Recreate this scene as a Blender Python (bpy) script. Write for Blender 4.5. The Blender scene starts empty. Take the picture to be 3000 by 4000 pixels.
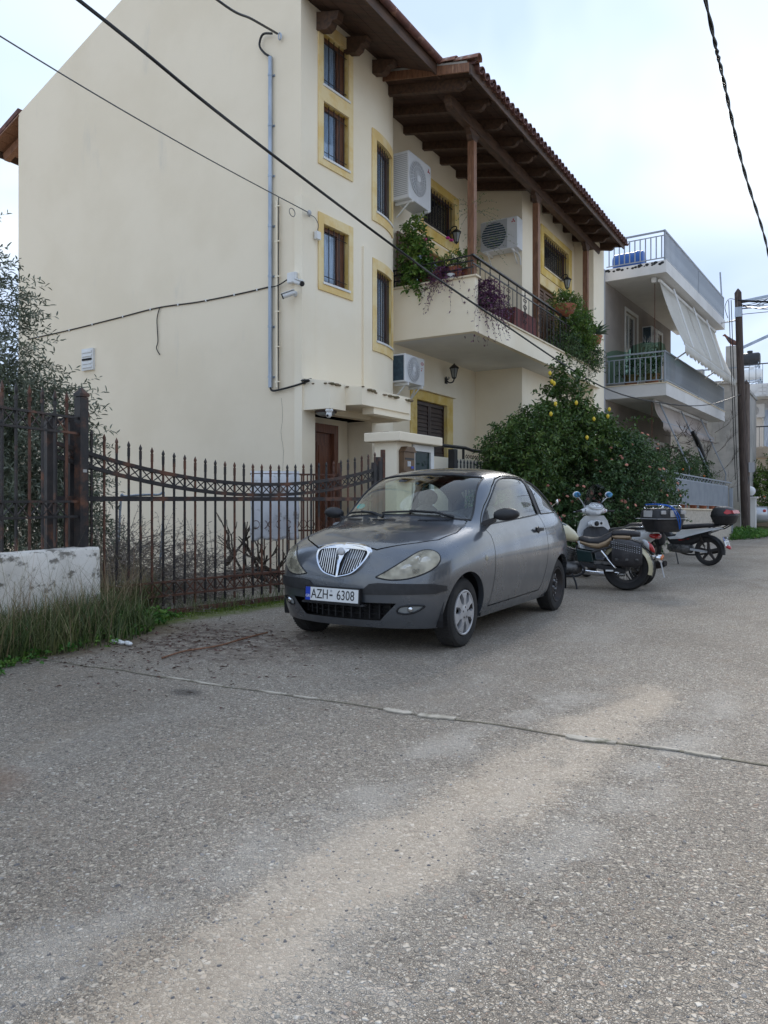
import bpy, bmesh, math, random
import numpy as np
from mathutils import Vector, Matrix, noise as mnoise
from mathutils.bvhtree import BVHTree
R = math.radians; PI = math.pi
random.seed(7); RNG = np.random.default_rng(11)
sc = bpy.context.scene; COL = sc.collection
# ------------------------------------------------------------------ camera
TH = R(31.2)
cd = bpy.data.cameras.new('camera'); cam = bpy.data.objects.new('camera', cd); COL.objects.link(cam)
cam.location = (0, 0, 1.25); cam.rotation_euler = (R(90), 0, TH)
cd.sensor_fit = 'AUTO'; cd.sensor_width = 36; cd.lens = 26.69; cd.shift_y = -0.01175
cd.clip_start = 0.05; cd.clip_end = 3000; sc.camera = cam
# ------------------------------------------------------------------ sun and sky
SUN_EL, SUN_HEAD = R(28.4), R(-15.8)
sd = Vector((math.sin(SUN_HEAD)*math.cos(SUN_EL), math.cos(SUN_HEAD)*math.cos(SUN_EL), math.sin(SUN_EL)))
sl = bpy.data.lights.new('sun', 'SUN'); sun = bpy.data.objects.new('sun', sl); COL.objects.link(sun)
sl.energy = 1.5; sl.angle = R(16); sl.color = (1, .95, .88)
sun.rotation_euler = (-sd).to_track_quat('-Z', 'Y').to_euler(); sun.location = (0, 0, 30)
world = bpy.data.worlds.new('World'); sc.world = world; world.use_nodes = True
def sky_nodes():
    nt = world.node_tree; N = nt.nodes; L = nt.links; N.clear()
    def nd(t, **k):
        n = N.new(t)
        for a, b in k.items(): setattr(n, a, b)
        return n
    out = nd('ShaderNodeOutputWorld'); bg = nd('ShaderNodeBackground'); bg.inputs[1].default_value = 0.1
    L.new(bg.outputs[0], out.inputs[0])
    sky = nd('ShaderNodeTexSky', sky_type='NISHITA', sun_disc=False, sun_elevation=SUN_EL, sun_rotation=SUN_HEAD)
    tc = nd('ShaderNodeTexCoord'); sep = nd('ShaderNodeSeparateXYZ'); L.new(tc.outputs['Generated'], sep.inputs[0])
    za = nd('ShaderNodeMath', operation='MAXIMUM'); L.new(sep.outputs[2], za.inputs[0]); za.inputs[1].default_value = 0
    zb = nd('ShaderNodeMath', operation='ADD'); L.new(za.outputs[0], zb.inputs[0]); zb.inputs[1].default_value = .35
    dv = nd('ShaderNodeVectorMath', operation='DIVIDE'); L.new(tc.outputs['Generated'], dv.inputs[0])
    cmb = nd('ShaderNodeCombineXYZ')
    for i in range(3): L.new(zb.outputs[0], cmb.inputs[i])
    L.new(cmb.outputs[0], dv.inputs[1])
    n1 = nd('ShaderNodeTexNoise'); of = nd('ShaderNodeVectorMath', operation='ADD'); L.new(dv.outputs[0], of.inputs[0]); of.inputs[1].default_value = CLOUD_SHIFT; L.new(of.outputs[0], n1.inputs['Vector'])
    n1.inputs['Scale'].default_value = 1.3; n1.inputs['Detail'].default_value = 4; n1.inputs['Roughness'].default_value = .45; n1.inputs['Distortion'].default_value = .5
    cr = nd('ShaderNodeValToRGB'); L.new(n1.outputs['Fac'], cr.inputs[0])
    e = cr.color_ramp.elements; e[0].position = .40; e[0].color = (.47, .61, .87, 1); e[1].position = .62; e[1].color = (.80, .885, .97, 1)
    m = e.new(.5); m.color = (.62, .745, .95, 1)
    # the brighter cloud in front of the sun
    dt = nd('ShaderNodeVectorMath', operation='DOT_PRODUCT'); L.new(tc.outputs['Generated'], dt.inputs[0]); dt.inputs[1].default_value = sd
    dm = nd('ShaderNodeMath', operation='MAXIMUM'); L.new(dt.outputs['Value'], dm.inputs[0]); dm.inputs[1].default_value = 0
    p1 = nd('ShaderNodeMath', operation='POWER'); L.new(dm.outputs[0], p1.inputs[0]); p1.inputs[1].default_value = 55
    p2 = nd('ShaderNodeMath', operation='MULTIPLY_ADD'); L.new(p1.outputs[0], p2.inputs[0]); p2.inputs[1].default_value = .035; p2.inputs[2].default_value = SKY_GAIN
    mul = nd('ShaderNodeVectorMath', operation='MULTIPLY'); L.new(cr.outputs[0], mul.inputs[0])
    c2 = nd('ShaderNodeCombineXYZ')
    for i in range(3): L.new(p2.outputs[0], c2.inputs[i])
    L.new(c2.outputs[0], mul.inputs[1])
    sc10 = nd('ShaderNodeVectorMath', operation='SCALE'); L.new(mul.outputs[0], sc10.inputs[0]); sc10.inputs['Scale'].default_value = 10
    mx = nd('ShaderNodeMix', data_type='RGBA'); mx.inputs[0].default_value = .92
    mn = nd('ShaderNodeVectorMath', operation='MINIMUM'); L.new(sky.outputs[0], mn.inputs[0]); mn.inputs[1].default_value = (4, 4, 4); L.new(mn.outputs[0], mx.inputs[6]); L.new(sc10.outputs[0], mx.inputs[7]); L.new(mx.outputs[2], bg.inputs[0])
SKY_GAIN = 0.40; CLOUD_SHIFT = (9.9, 5.1, 6.3)
sky_nodes()
sc.view_settings.view_transform = 'Standard'; sc.view_settings.look = 'None'
sc.view_settings.exposure = 1.7; sc.view_settings.gamma = 1; sc.view_settings.use_curve_mapping = False
sc.render.engine = 'CYCLES'
sc.cycles.max_bounces = 7; sc.cycles.transparent_max_bounces = 12
# ------------------------------------------------------------------ materials
def newmat(name):
    m = bpy.data.materials.new(name); m.use_nodes = True
    nt = m.node_tree; nt.nodes.clear()
    def nd(t, **k):
        n = nt.nodes.new(t)
        for a, b in k.items(): setattr(n, a, b)
        return n
    return m, nt, nd, nt.links
def c4(c): return (c[0], c[1], c[2], 1)
def mat(name, c1, c2=None, sc_=6, det=5, rough=.65, metal=0, bump=0, bsc=60, spec=.4, stretch=(1, 1, 1), lo=.38, hi=.66,
        c3=None, sc3=2.0, lo3=.55, hi3=.75, stretch3=(1, 1, 1), coat=0, r2=None, vcol=0, trans=0):
    """noise blend c1->c2, plus optional stains c3 of their own shape; optional per-leaf tint attribute"""
    m, nt, nd, L = newmat(name)
    out = nd('ShaderNodeOutputMaterial'); b = nd('ShaderNodeBsdfPrincipled'); L.new(b.outputs[0], out.inputs[0])
    b.inputs['Roughness'].default_value = rough; b.inputs['Metallic'].default_value = metal
    b.inputs['Specular IOR Level'].default_value = spec; b.inputs['Coat Weight'].default_value = coat; b.inputs['Coat Roughness'].default_value = .06
    tc = nd('ShaderNodeTexCoord')
    def noise(scale, st, det_=det):
        mp = nd('ShaderNodeMapping'); mp.inputs['Scale'].default_value = st; L.new(tc.outputs['Object'], mp.inputs[0])
        n = nd('ShaderNodeTexNoise'); n.inputs['Scale'].default_value = scale; n.inputs['Detail'].default_value = det_; n.inputs['Roughness'].default_value = .6
        L.new(mp.outputs[0], n.inputs['Vector']); return n
    def ramp(n, a, b_):
        r = nd('ShaderNodeMapRange'); r.inputs[1].default_value = a; r.inputs[2].default_value = b_; r.interpolation_type = 'SMOOTHSTEP'; L.new(n.outputs['Fac'], r.inputs[0]); return r
    col = None
    if c2 is not None:
        r = ramp(noise(sc_, stretch), lo, hi)
        mx = nd('ShaderNodeMix', data_type='RGBA'); mx.inputs[6].default_value = c4(c1); mx.inputs[7].default_value = c4(c2)
        L.new(r.outputs[0], mx.inputs[0]); col = mx.outputs[2]
        if r2 is not None:
            rr = nd('ShaderNodeMapRange'); rr.inputs[3].default_value = rough; rr.inputs[4].default_value = r2; L.new(r.outputs[0], rr.inputs[0]); L.new(rr.outputs[0], b.inputs['Roughness'])
    if c3 is not None:
        r = ramp(noise(sc3, stretch3, 7), lo3, hi3)
        mx = nd('ShaderNodeMix', data_type='RGBA'); mx.inputs[7].default_value = c4(c3)
        if col: L.new(col, mx.inputs[6])
        else: mx.inputs[6].default_value = c4(c1)
        L.new(r.outputs[0], mx.inputs[0]); col = mx.outputs[2]
    if vcol:
        at_ = nd('ShaderNodeAttribute', attribute_name='tint')
        hs = nd('ShaderNodeHueSaturation')
        v = nd('ShaderNodeMath', operation='MULTIPLY_ADD'); L.new(at_.outputs['Fac'], v.inputs[0]); v.inputs[1].default_value = vcol; v.inputs[2].default_value = 1 - vcol * .45
        h = nd('ShaderNodeMath', operation='MULTIPLY_ADD'); L.new(at_.outputs['Fac'], h.inputs[0]); h.inputs[1].default_value = -.05; h.inputs[2].default_value = .52
        L.new(v.outputs[0], hs.inputs['Value']); L.new(h.outputs[0], hs.inputs['Hue'])
        if col: L.new(col, hs.inputs['Color'])
        else: hs.inputs['Color'].default_value = c4(c1)
        col = hs.outputs[0]
    if col: L.new(col, b.inputs['Base Color'])
    else: b.inputs['Base Color'].default_value = c4(c1)
    if bump:
        n = noise(bsc, (1, 1, 1), 3); bp = nd('ShaderNodeBump'); bp.inputs['Strength'].default_value = bump; bp.inputs['Distance'].default_value = .01
        L.new(n.outputs['Fac'], bp.inputs['Height']); L.new(bp.outputs[0], b.inputs['Normal'])
    if trans:
        t = nd('ShaderNodeBsdfTranslucent'); ms = nd('ShaderNodeMixShader'); ms.inputs[0].default_value = trans
        if col: L.new(col, t.inputs[0])
        else: t.inputs[0].default_value = c4(c1)
        L.new(b.outputs[0], ms.inputs[1]); L.new(t.outputs[0], ms.inputs[2]); L.new(ms.outputs[0], out.inputs[0])
    return m
def glass(name, tint=(.8, .86, .84), ior=1.5, rough=.0, gain=1.0):
    m, nt, nd, L = newmat(name)
    out = nd('ShaderNodeOutputMaterial'); ms = nd('ShaderNodeMixShader'); fr = nd('ShaderNodeFresnel'); ge = nd('ShaderNodeNewGeometry'); mi = nd('ShaderNodeMapRange'); mi.inputs[3].default_value = ior; mi.inputs[4].default_value = 1 / ior; L.new(ge.outputs['Backfacing'], mi.inputs[0]); L.new(mi.outputs[0], fr.inputs[0])
    t = nd('ShaderNodeBsdfTransparent'); t.inputs[0].default_value = c4(tint); g = nd('ShaderNodeBsdfGlossy'); g.inputs['Roughness'].default_value = rough
    mu = nd('ShaderNodeMath', operation='MULTIPLY'); mu.use_clamp = True; L.new(fr.outputs[0], mu.inputs[0]); mu.inputs[1].default_value = gain
    L.new(mu.outputs[0], ms.inputs[0]); L.new(t.outputs[0], ms.inputs[1]); L.new(g.outputs[0], ms.inputs[2]); L.new(ms.outputs[0], out.inputs[0])
    return m
M = {}
M['plaster'] = mat('cream_plaster', (.87, .765, .60), (.82, .715, .55), sc_=.55, det=6, rough=.9, bump=.12, bsc=45, spec=.15,
                   c3=(.64, .59, .50), sc3=1.1, lo3=.60, hi3=.88, stretch3=(1.6, 1.6, .5))
M['plaster2'] = mat('cream_plaster_front', (.90, .81, .65), (.86, .76, .59), sc_=.7, rough=.9, bump=.12, bsc=45, spec=.15)
M['soffit'] = mat('painted_soffit', (.80, .78, .74), (.73, .71, .68), sc_=.8, rough=.9, spec=.1)
M['yellow'] = mat('ochre_surround', (.70, .50, .15), (.78, .62, .30), sc_=2.5, rough=.85, bump=.1, spec=.15, c3=(.55, .33, .06), sc3=3, lo3=.5, hi3=.8)
M['yellowlight'] = mat('faded_ochre_surround', (.81, .66, .38), (.75, .54, .23), sc_=2.5, rough=.85, bump=.1, spec=.15)
M['wood'] = mat('dark_stained_wood', (.105, .058, .036), (.060, .036, .026), sc_=3, rough=.6, stretch=(6, 1, 6), bump=.15, bsc=30)
M['woodred'] = mat('brown_post_wood', (.25, .12, .065), (.16, .075, .042), sc_=5, rough=.55, stretch=(8, 8, 1), bump=.1, bsc=30, c3=(.34, .2, .12), sc3=4, lo3=.6, hi3=.7, stretch3=(6, 6, .6))
M['board'] = mat('soffit_boards', (.085, .046, .031), (.05, .03, .022), sc_=2, rough=.7, stretch=(1, 8, 1))
M['tile'] = mat('clay_roof_tile', (.17, .075, .06), (.10, .05, .045), sc_=6, rough=.8, bump=.2, c3=(.30, .16, .11), sc3=5, lo3=.55, hi3=.7)
M['tilelight'] = mat('clay_verge_tile', (.34, .17, .115), (.23, .11, .08), sc_=7, rough=.85, bump=.25, c3=(.42, .38, .32), sc3=9, lo3=.55, hi3=.7)
M['marble'] = mat('cream_sill_stone', (.72, .62, .46), (.62, .52, .37), sc_=3, rough=.6)
M['iron'] = mat('black_iron', (.022, .020, .021), (.04, .032, .03), sc_=9, rough=.5, bump=.15, bsc=80, c3=(.15, .062, .034), sc3=3.4, lo3=.50, hi3=.66)
M['rust'] = mat('rusty_iron', (.13, .056, .034), (.065, .034, .025), sc_=14, rough=.75, bump=.25, bsc=90)
M['blackpaint'] = mat('black_paint', (.018, .018, .02), (.03, .03, .032), sc_=6, rough=.4)
M['bars'] = mat('dark_window_bars', (.03, .028, .03), rough=.5)
M['winwood'] = mat('window_wood', (.17, .075, .042), (.11, .05, .03), sc_=5, stretch=(8, 8, 1), rough=.5)
M['doorwood'] = mat('door_wood', (.20, .082, .048), (.13, .052, .033), sc_=4, stretch=(9, 9, 1), rough=.42, bump=.05)
M['shutter'] = mat('brown_shutter', (.060, .036, .030), (.045, .028, .024), sc_=5, rough=.5)
M['shutterlight'] = mat('tan_shutter', (.22, .13, .08), (.17, .10, .065), sc_=5, rough=.55)
M['curtain'] = mat('pale_blue_curtain', (.64, .72, .84), (.40, .48, .60), sc_=7, stretch=(6, 6, .6), rough=.9, lo=.35, hi=.65)
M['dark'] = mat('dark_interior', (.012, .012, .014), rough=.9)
M['pane'] = glass('window_pane', (.86, .9, .93), 1.5, 0, 1.3)
M['white'] = mat('white_paint', (.74, .74, .73), (.66, .66, .65), sc_=3, rough=.5)
M['acwhite'] = mat('ac_casing', (.72, .73, .75), (.64, .65, .67), sc_=1.5, rough=.4)
M['acgrey'] = mat('ac_grille', (.42, .43, .45), rough=.5)
M['acdark'] = mat('ac_coil', (.035, .06, .085), (.05, .09, .12), sc_=10, rough=.4)
M['red'] = mat('red_print', (.45, .03, .04), rough=.5)
M['galv'] = mat('galvanised_steel', (.40, .45, .52), (.30, .35, .42), sc_=5, rough=.42, metal=.6, stretch=(1, 1, .3))
M['grey'] = mat('grey_paint', (.30, .33, .37), (.25, .28, .32), sc_=3, rough=.5)
M['cable'] = mat('black_cable', (.014, .014, .015), rough=.5)
M['cablegrey'] = mat('grey_cable', (.13, .13, .13), rough=.6)
M['terracotta'] = mat('terracotta', (.42, .155, .085), (.34, .12, .07), sc_=8, rough=.75, bump=.05)
M['concrete'] = mat('weathered_concrete', (.46, .44, .41), (.34, .33, .31), sc_=1.6, rough=.95, bump=.3, bsc=25, c3=(.2, .19, .18), sc3=2.2, lo3=.55, hi3=.8, stretch3=(2, 2, .4))
M['whitewash'] = mat('flaking_whitewash', (.80, .75, .68), (.68, .635, .57), sc_=3, rough=.95, bump=.5, bsc=18, c3=(.22, .20, .17), sc3=4.6, lo3=.53, hi3=.62, stretch3=(1, 1, 1.6))
M['bark'] = mat('bark', (.10, .08, .06), (.05, .04, .032), sc_=12, stretch=(4, 4, 1), rough=.95, bump=.5, bsc=40)
M['twig'] = mat('grey_twig', (.24, .20, .17), (.15, .12, .10), sc_=15, rough=.95)
M['pole2'] = mat('weathered_pole', (.17, .135, .115), (.10, .08, .07), sc_=4, stretch=(9, 9, .6), rough=.9, bump=.4, bsc=30)
M['pole'] = mat('creosoted_pole', (.085, .062, .052), (.045, .034, .03), sc_=4, stretch=(9, 9, .6), rough=.85, bump=.4, bsc=30, c3=(.19, .16, .14), sc3=4, lo3=.58, hi3=.7, stretch3=(6, 6, .3))
M['leafolive'] = mat('olive_leaf', (.13, .155, .10), (.22, .24, .185), sc_=9, rough=.5, vcol=.75, trans=.18)
M['leaflemon'] = mat('lemon_leaf', (.065, .125, .032), (.10, .17, .04), sc_=4, rough=.38, vcol=.9, trans=.22)
M['leafdark'] = mat('dark_leaf', (.06, .12, .042), (.09, .155, .055), sc_=4, rough=.42, vcol=.85, trans=.18)
M['leafbright'] = mat('bright_leaf', (.10, .20, .04), (.15, .24, .045), sc_=4, rough=.42, vcol=.8, trans=.25)
M['grass'] = mat('long_grass', (.10, .145, .05), (.17, .185, .075), sc_=2.2, rough=.6, vcol=.8, trans=.25)
M['straw'] = mat('dry_grass', (.34, .27, .16), (.25, .19, .11), sc_=5, rough=.8, vcol=.5)
M['weed'] = mat('weed_leaf', (.075, .19, .03), (.11, .24, .04), sc_=4, rough=.5, vcol=.7, trans=.25)
M['moss'] = mat('green_moss', (.13, .20, .02), (.09, .12, .02), sc_=9, rough=.95, vcol=.6)
M['purple'] = mat('purple_leaf', (.10, .03, .085), (.15, .06, .11), sc_=6, rough=.5, vcol=.8)
M['pink'] = mat('pink_petal', (.62, .06, .30), rough=.6)
M['lantana'] = mat('lantana_flower', (.62, .24, .22), (.72, .38, .20), sc_=2.2, rough=.7)
M['lemon'] = mat('lemon_fruit', (.68, .50, .04), rough=.45)
M['orange'] = mat('orange_fruit', (.62, .17, .03), rough=.5)
M['fabricdirty'] = mat('stained_sheet', (.72, .72, .74), (.60, .60, .62), sc_=3, rough=.95, bump=.2, bsc=20, c3=(.30, .28, .26), sc3=5.5, lo3=.56, hi3=.68)
M['awning'] = mat('cream_awning_cloth', (.66, .63, .57), (.60, .57, .51), sc_=1.2, rough=.9, trans=.25)
M['awningpink'] = mat('faded_awning_cloth', (.50, .44, .40), (.44, .38, .35), sc_=1.2, rough=.9, trans=.2)
M['plastergrey'] = mat('grey_plaster', (.52, .52, .545), (.46, .46, .48), sc_=.8, rough=.9, bump=.1, spec=.15, c3=(.68, .68, .68), sc3=5, lo3=.68, hi3=.74)
M['plasterwhite'] = mat('white_plaster', (.70, .685, .665), (.62, .605, .585), sc_=.8, rough=.9, bump=.1, spec=.15)
M['plasterbrown'] = mat('taupe_plaster', (.36, .32, .29), (.30, .27, .25), sc_=.9, rough=.9, spec=.15)
M['stucco'] = mat('pebbledash_stucco', (.52, .47, .40), (.40, .36, .30), sc_=14, rough=.95, bump=.7, bsc=70, spec=.1)
M['blue'] = mat('blue_plastic', (.02, .10, .36), rough=.4)
M['greennet'] = mat('green_shade_net', (.03, .16, .085), (.05, .22, .12), sc_=12, rough=.8, trans=.4)
M['blackplastic'] = mat('black_plastic', (.022, .022, .024), (.03, .03, .033), sc_=20, rough=.5, bump=.08, bsc=200)
M['rubber'] = mat('tyre_rubber', (.022, .021, .021), (.038, .036, .034), sc_=6, rough=.85)
M['chrome'] = mat('chrome', (.72, .73, .75), rough=.10, metal=1)
M['silverplastic'] = mat('silver_paint', (.50, .50, .51), (.40, .40, .41), sc_=6, rough=.38, metal=.35)
M['steelblack'] = mat('black_steel_wheel', (.03, .028, .028), (.055, .042, .036), sc_=9, rough=.6)
M['platewhite'] = mat('plate_white', (.72, .73, .73), rough=.35)
M['plateblue'] = mat('plate_blue', (.015, .055, .42), rough=.4)
M['black'] = mat('black_print', (.012, .012, .014), rough=.4)
M['soil'] = mat('yard_soil', (.34, .29, .23), (.22, .18, .14), sc_=5, rough=.98, bump=.8, bsc=30, c3=(.30, .26, .20), sc3=14, lo3=.5, hi3=.65)
# ------------------------------------------------------------------ mesh builder
class MB:
    def __init__(s, T=None): s.v = []; s.f = []; s.m = []; s.T = T
    def add(s, vs, fs, mi=0):
        o = len(s.v)
        for p in vs:
            p = Vector(p); s.v.append(tuple(s.T @ p) if s.T is not None else tuple(p))
        for f in fs: s.f.append(tuple(i + o for i in f)); s.m.append(mi)
        return s
    def box(s, x0, x1, y0, y1, z0, z1, mi=0):
        return s.add([(x0, y0, z0), (x1, y0, z0), (x1, y1, z0), (x0, y1, z0), (x0, y0, z1), (x1, y0, z1), (x1, y1, z1), (x0, y1, z1)],
                     [(0, 3, 2, 1), (4, 5, 6, 7), (0, 1, 5, 4), (1, 2, 6, 5), (2, 3, 7, 6), (3, 0, 4, 7)], mi)
    def bar(s, p, q, w, h=None, up=(0, 0, 1), mi=0):
        h = h or w; p = Vector(p); q = Vector(q); d = (q - p).normalized(); up = Vector(up)
        if abs(d.dot(up)) > .98: up = Vector((0, 1, 0)) if abs(d.y) < .9 else Vector((1, 0, 0))
        a = d.cross(up).normalized() * w / 2; b = a.cross(d).normalized() * h / 2
        return s.add([p - a - b, p + a - b, p + a + b, p - a + b, q - a - b, q + a - b, q + a + b, q - a + b],
                     [(0, 3, 2, 1), (4, 5, 6, 7), (0, 1, 5, 4), (1, 2, 6, 5), (2, 3, 7, 6), (3, 0, 4, 7)], mi)
    def tube(s, pts, r, n=6, mi=0, cap=True):
        pts = [Vector(p) for p in pts]; k = len(pts); rs = r if isinstance(r, (list, tuple)) else [r] * k
        vs = []; prev = None
        for i, p in enumerate(pts):
            d = (pts[min(i + 1, k - 1)] - pts[max(i - 1, 0)])
            d = d.normalized() if d.length > 1e-9 else Vector((0, 0, 1))
            if prev is None:
                a = d.cross(Vector((0, 0, 1)) if abs(d.z) < .9 else Vector((1, 0, 0))).normalized()
            else:
                a = (prev - d * prev.dot(d)).normalized()
            prev = a; b = d.cross(a)
            for j in range(n):
                t = 2 * PI * j / n; vs.append(p + (a * math.cos(t) + b * math.sin(t)) * rs[i])
        fs = [(i * n + j, i * n + (j + 1) % n, (i + 1) * n + (j + 1) % n, (i + 1) * n + j) for i in range(k - 1) for j in range(n)]
        if cap: fs += [tuple(reversed(range(n))), tuple(range((k - 1) * n, k * n))]
        return s.add(vs, fs, mi)
    def lathe(s, prof, n=24, X=None, mi=0, cap=False):
        """profile (r, z) turned about z, then X (a Matrix)"""
        X = X or Matrix(); vs = []; k = len(prof)
        for r, z in prof:
            for j in range(n):
                t = 2 * PI * j / n; vs.append(X @ Vector((r * math.cos(t), r * math.sin(t), z)))
        fs = [(i * n + j, i * n + (j + 1) % n, (i + 1) * n + (j + 1) % n, (i + 1) * n + j) for i in range(k - 1) for j in range(n)]
        if cap: fs += [tuple(reversed(range(n))), tuple(range((k - 1) * n, k * n))]
        return s.add(vs, fs, mi)
    def prism(s, poly, ex, mi=0):
        n = len(poly); ex = Vector(ex); a = [Vector(p) for p in poly]; vs = a + [p + ex for p in a]
        nn = Vector((0, 0, 0))
        for i in range(n): nn += a[i].cross(a[(i + 1) % n])
        fl = nn.dot(ex) > 0
        f1 = tuple(range(n)); f2 = tuple(range(n, 2 * n))
        fs = [tuple(reversed(f1)) if fl else f1, f2 if fl else tuple(reversed(f2))]
        for i in range(n):
            j = (i + 1) % n; q = (i, j, n + j, n + i); fs.append(q if fl else tuple(reversed(q)))
        return s.add(vs, fs, mi)
    def loft(s, rings, mi=0, cap=True, closed=True):
        k = len(rings); n = len(rings[0]); vs = [p for r in rings for p in r]; m = n if closed else n - 1
        fs = [(i * n + j, i * n + (j + 1) % n, (i + 1) * n + (j + 1) % n, (i + 1) * n + j) for i in range(k - 1) for j in range(m)]
        if cap: fs += [tuple(reversed(range(n))), tuple(range((k - 1) * n, k * n))]
        return s.add(vs, fs, mi)
    def ell(s, c, r, nu=12, nv=8, mi=0, X=None):
        X = X or Matrix(); prof = []
        vs = []
        for i in range(nv + 1):
            a = -PI / 2 + PI * i / nv
            for j in range(nu):
                t = 2 * PI * j / nu
                vs.append(Vector(c) + X @ Vector((r[0] * math.cos(a) * math.cos(t), r[1] * math.cos(a) * math.sin(t), r[2] * math.sin(a))))
        fs = [(i * nu + j, i * nu + (j + 1) % nu, (i + 1) * nu + (j + 1) % nu, (i + 1) * nu + j) for i in range(nv) for j in range(nu)]
        return s.add(vs, fs, mi)
    def mesh(s, name, mats, smooth=None):
        me = bpy.data.meshes.new(name); me.from_pydata(s.v, [], s.f)
        for m in (mats if isinstance(mats, (list, tuple)) else [mats]): me.materials.append(M[m] if isinstance(m, str) else m)
        if any(s.m): me.polygons.foreach_set('material_index', s.m)
        me.update(); fixmesh(me)
        if smooth is not None: me.shade_smooth(); me.set_sharp_from_angle(angle=R(smooth))
        return me
    def build(s, name, mats, parent=None, smooth=None, bevel=0):
        return link(name, s.mesh(name, mats, smooth), parent, bevel=bevel)
def fixmesh(me):
    bm = bmesh.new(); bm.from_mesh(me); bmesh.ops.remove_doubles(bm, verts=bm.verts, dist=1e-6); bmesh.ops.recalc_face_normals(bm, faces=bm.faces); bm.to_mesh(me); bm.free()
INV = {}
def link(name, me, parent=None, mtx=None, bevel=0):
    o = bpy.data.objects.new(name, me); COL.objects.link(o)
    if mtx is not None: o.matrix_basis = mtx
    if parent is not None:
        o.parent = parent
        if parent.name in INV: o.matrix_parent_inverse = INV[parent.name]
    if bevel:
        b = o.modifiers.new('bevel', 'BEVEL'); b.width = bevel; b.segments = 2; b.limit_method = 'ANGLE'; b.angle_limit = R(40)
    return o
def tag(o, label=None, cat=None, group=None, kind=None):
    for k, v in (('label', label), ('category', cat), ('group', group), ('kind', kind)):
        if v: o[k] = v
    return o
def thing(name, label, cat, loc=(0, 0, 0), rz=0, group=None, world=True, kind=None):
    o = bpy.data.objects.new(name, None); COL.objects.link(o); o.location = loc; o.rotation_euler = (0, 0, rz); o.empty_display_size = .2
    if world: INV[o.name] = (Matrix.Translation(loc) @ Matrix.Rotation(rz, 4, 'Z')).inverted()
    return tag(o, label, cat, group, kind)
def single(mb, name, mats, label, cat, group=None, kind=None, smooth=None, bevel=0):
    return tag(mb.build(name, mats, None, smooth, bevel), label, cat, group, kind)
def dup(root, loc, rz=None, label=None):
    r = root.copy(); COL.objects.link(r); r.location = loc
    if rz is not None: r.rotation_euler = (0, 0, rz)
    if label: r['label'] = label
    for ch in root.children:
        c = ch.copy(); COL.objects.link(c); c.parent = r; c.matrix_parent_inverse = ch.matrix_parent_inverse
        for g in ch.children:
            d = g.copy(); COL.objects.link(d); d.parent = c; d.matrix_parent_inverse = g.matrix_parent_inverse
    return r
def at(px, py, X=None, Y=None, z=None):
    """a ray of the photograph (1659 px wide) meets a real plane of the place"""
    u = (px - 829.5) / 1640.; kx = u * math.cos(TH) - math.sin(TH); ky = u * math.sin(TH) + math.cos(TH)
    d = X / kx if X is not None else Y / ky if Y is not None else (z - 1.25) * 1640 / (1080 - py)
    return Vector((kx * d, ky * d, 1.25 + (1080 - py) * d / 1640))
def lerp(a, b, t): return a + (b - a) * t
def crv(pts, n=8):
    """Catmull-Rom through points"""
    P = [Vector(p) for p in pts]; out = []
    for i in range(len(P) - 1):
        p0 = P[max(i - 1, 0)]; p1 = P[i]; p2 = P[i + 1]; p3 = P[min(i + 2, len(P) - 1)]
        for k in range(n):
            t = k / n; out.append(.5 * ((2 * p1) + (p2 - p0) * t + (2 * p0 - 5 * p1 + 4 * p2 - p3) * t * t + (3 * p1 - p0 - 3 * p2 + p3) * t ** 3))
    out.append(P[-1]); return out
def sag(a, b, dip, n=24):
    a = Vector(a); b = Vector(b); return [a.lerp(b, i / n) - Vector((0, 0, dip * 4 * (i / n) * (1 - i / n))) for i in range(n + 1)]
def text(body, size, mtx, matn, parent, name='lettering', depth=.001, group=None):
    cu = bpy.data.curves.new(name, 'FONT'); cu.body = body; cu.size = size; cu.align_x = 'CENTER'; cu.align_y = 'CENTER'; cu.extrude = depth; cu.resolution_u = 3
    o = bpy.data.objects.new('tmp', cu); COL.objects.link(o); dg = bpy.context.evaluated_depsgraph_get(); me = bpy.data.meshes.new_from_object(o.evaluated_get(dg))
    bpy.data.objects.remove(o); me.materials.clear(); me.materials.append(M[matn])
    return link(name, me, parent, mtx)
def frame_mtx(o, x, y):
    x = Vector(x).normalized(); y = Vector(y).normalized(); z = x.cross(y).normalized(); y = z.cross(x)
    m = Matrix((x, y, z)).transposed().to_4x4(); m.translation = Vector(o); return m
# ------------------------------------------------------------------ foliage (numpy)
def npmesh(name, V, F, matn, tint=None, smooth=False):
    me = bpy.data.meshes.new(name); V = np.asarray(V, dtype=np.float32); F = np.asarray(F, dtype=np.int32); n = F.shape[1]
    me.vertices.add(len(V)); me.vertices.foreach_set('co', V.ravel())
    me.loops.add(F.size); me.loops.foreach_set('vertex_index', F.ravel())
    me.polygons.add(len(F)); me.polygons.foreach_set('loop_start', np.arange(0, F.size, n, dtype=np.int32))
    if smooth: me.polygons.foreach_set('use_smooth', np.ones(len(F), dtype=bool))
    me.materials.append(M[matn] if isinstance(matn, str) else matn); me.update(calc_edges=True)
    if tint is not None:
        a = me.attributes.new('tint', 'FLOAT', 'POINT'); a.data.foreach_set('value', np.asarray(tint, dtype=np.float32))
    return me
def unit(a): return a / np.maximum(np.linalg.norm(a, axis=-1, keepdims=True), 1e-9)
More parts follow.
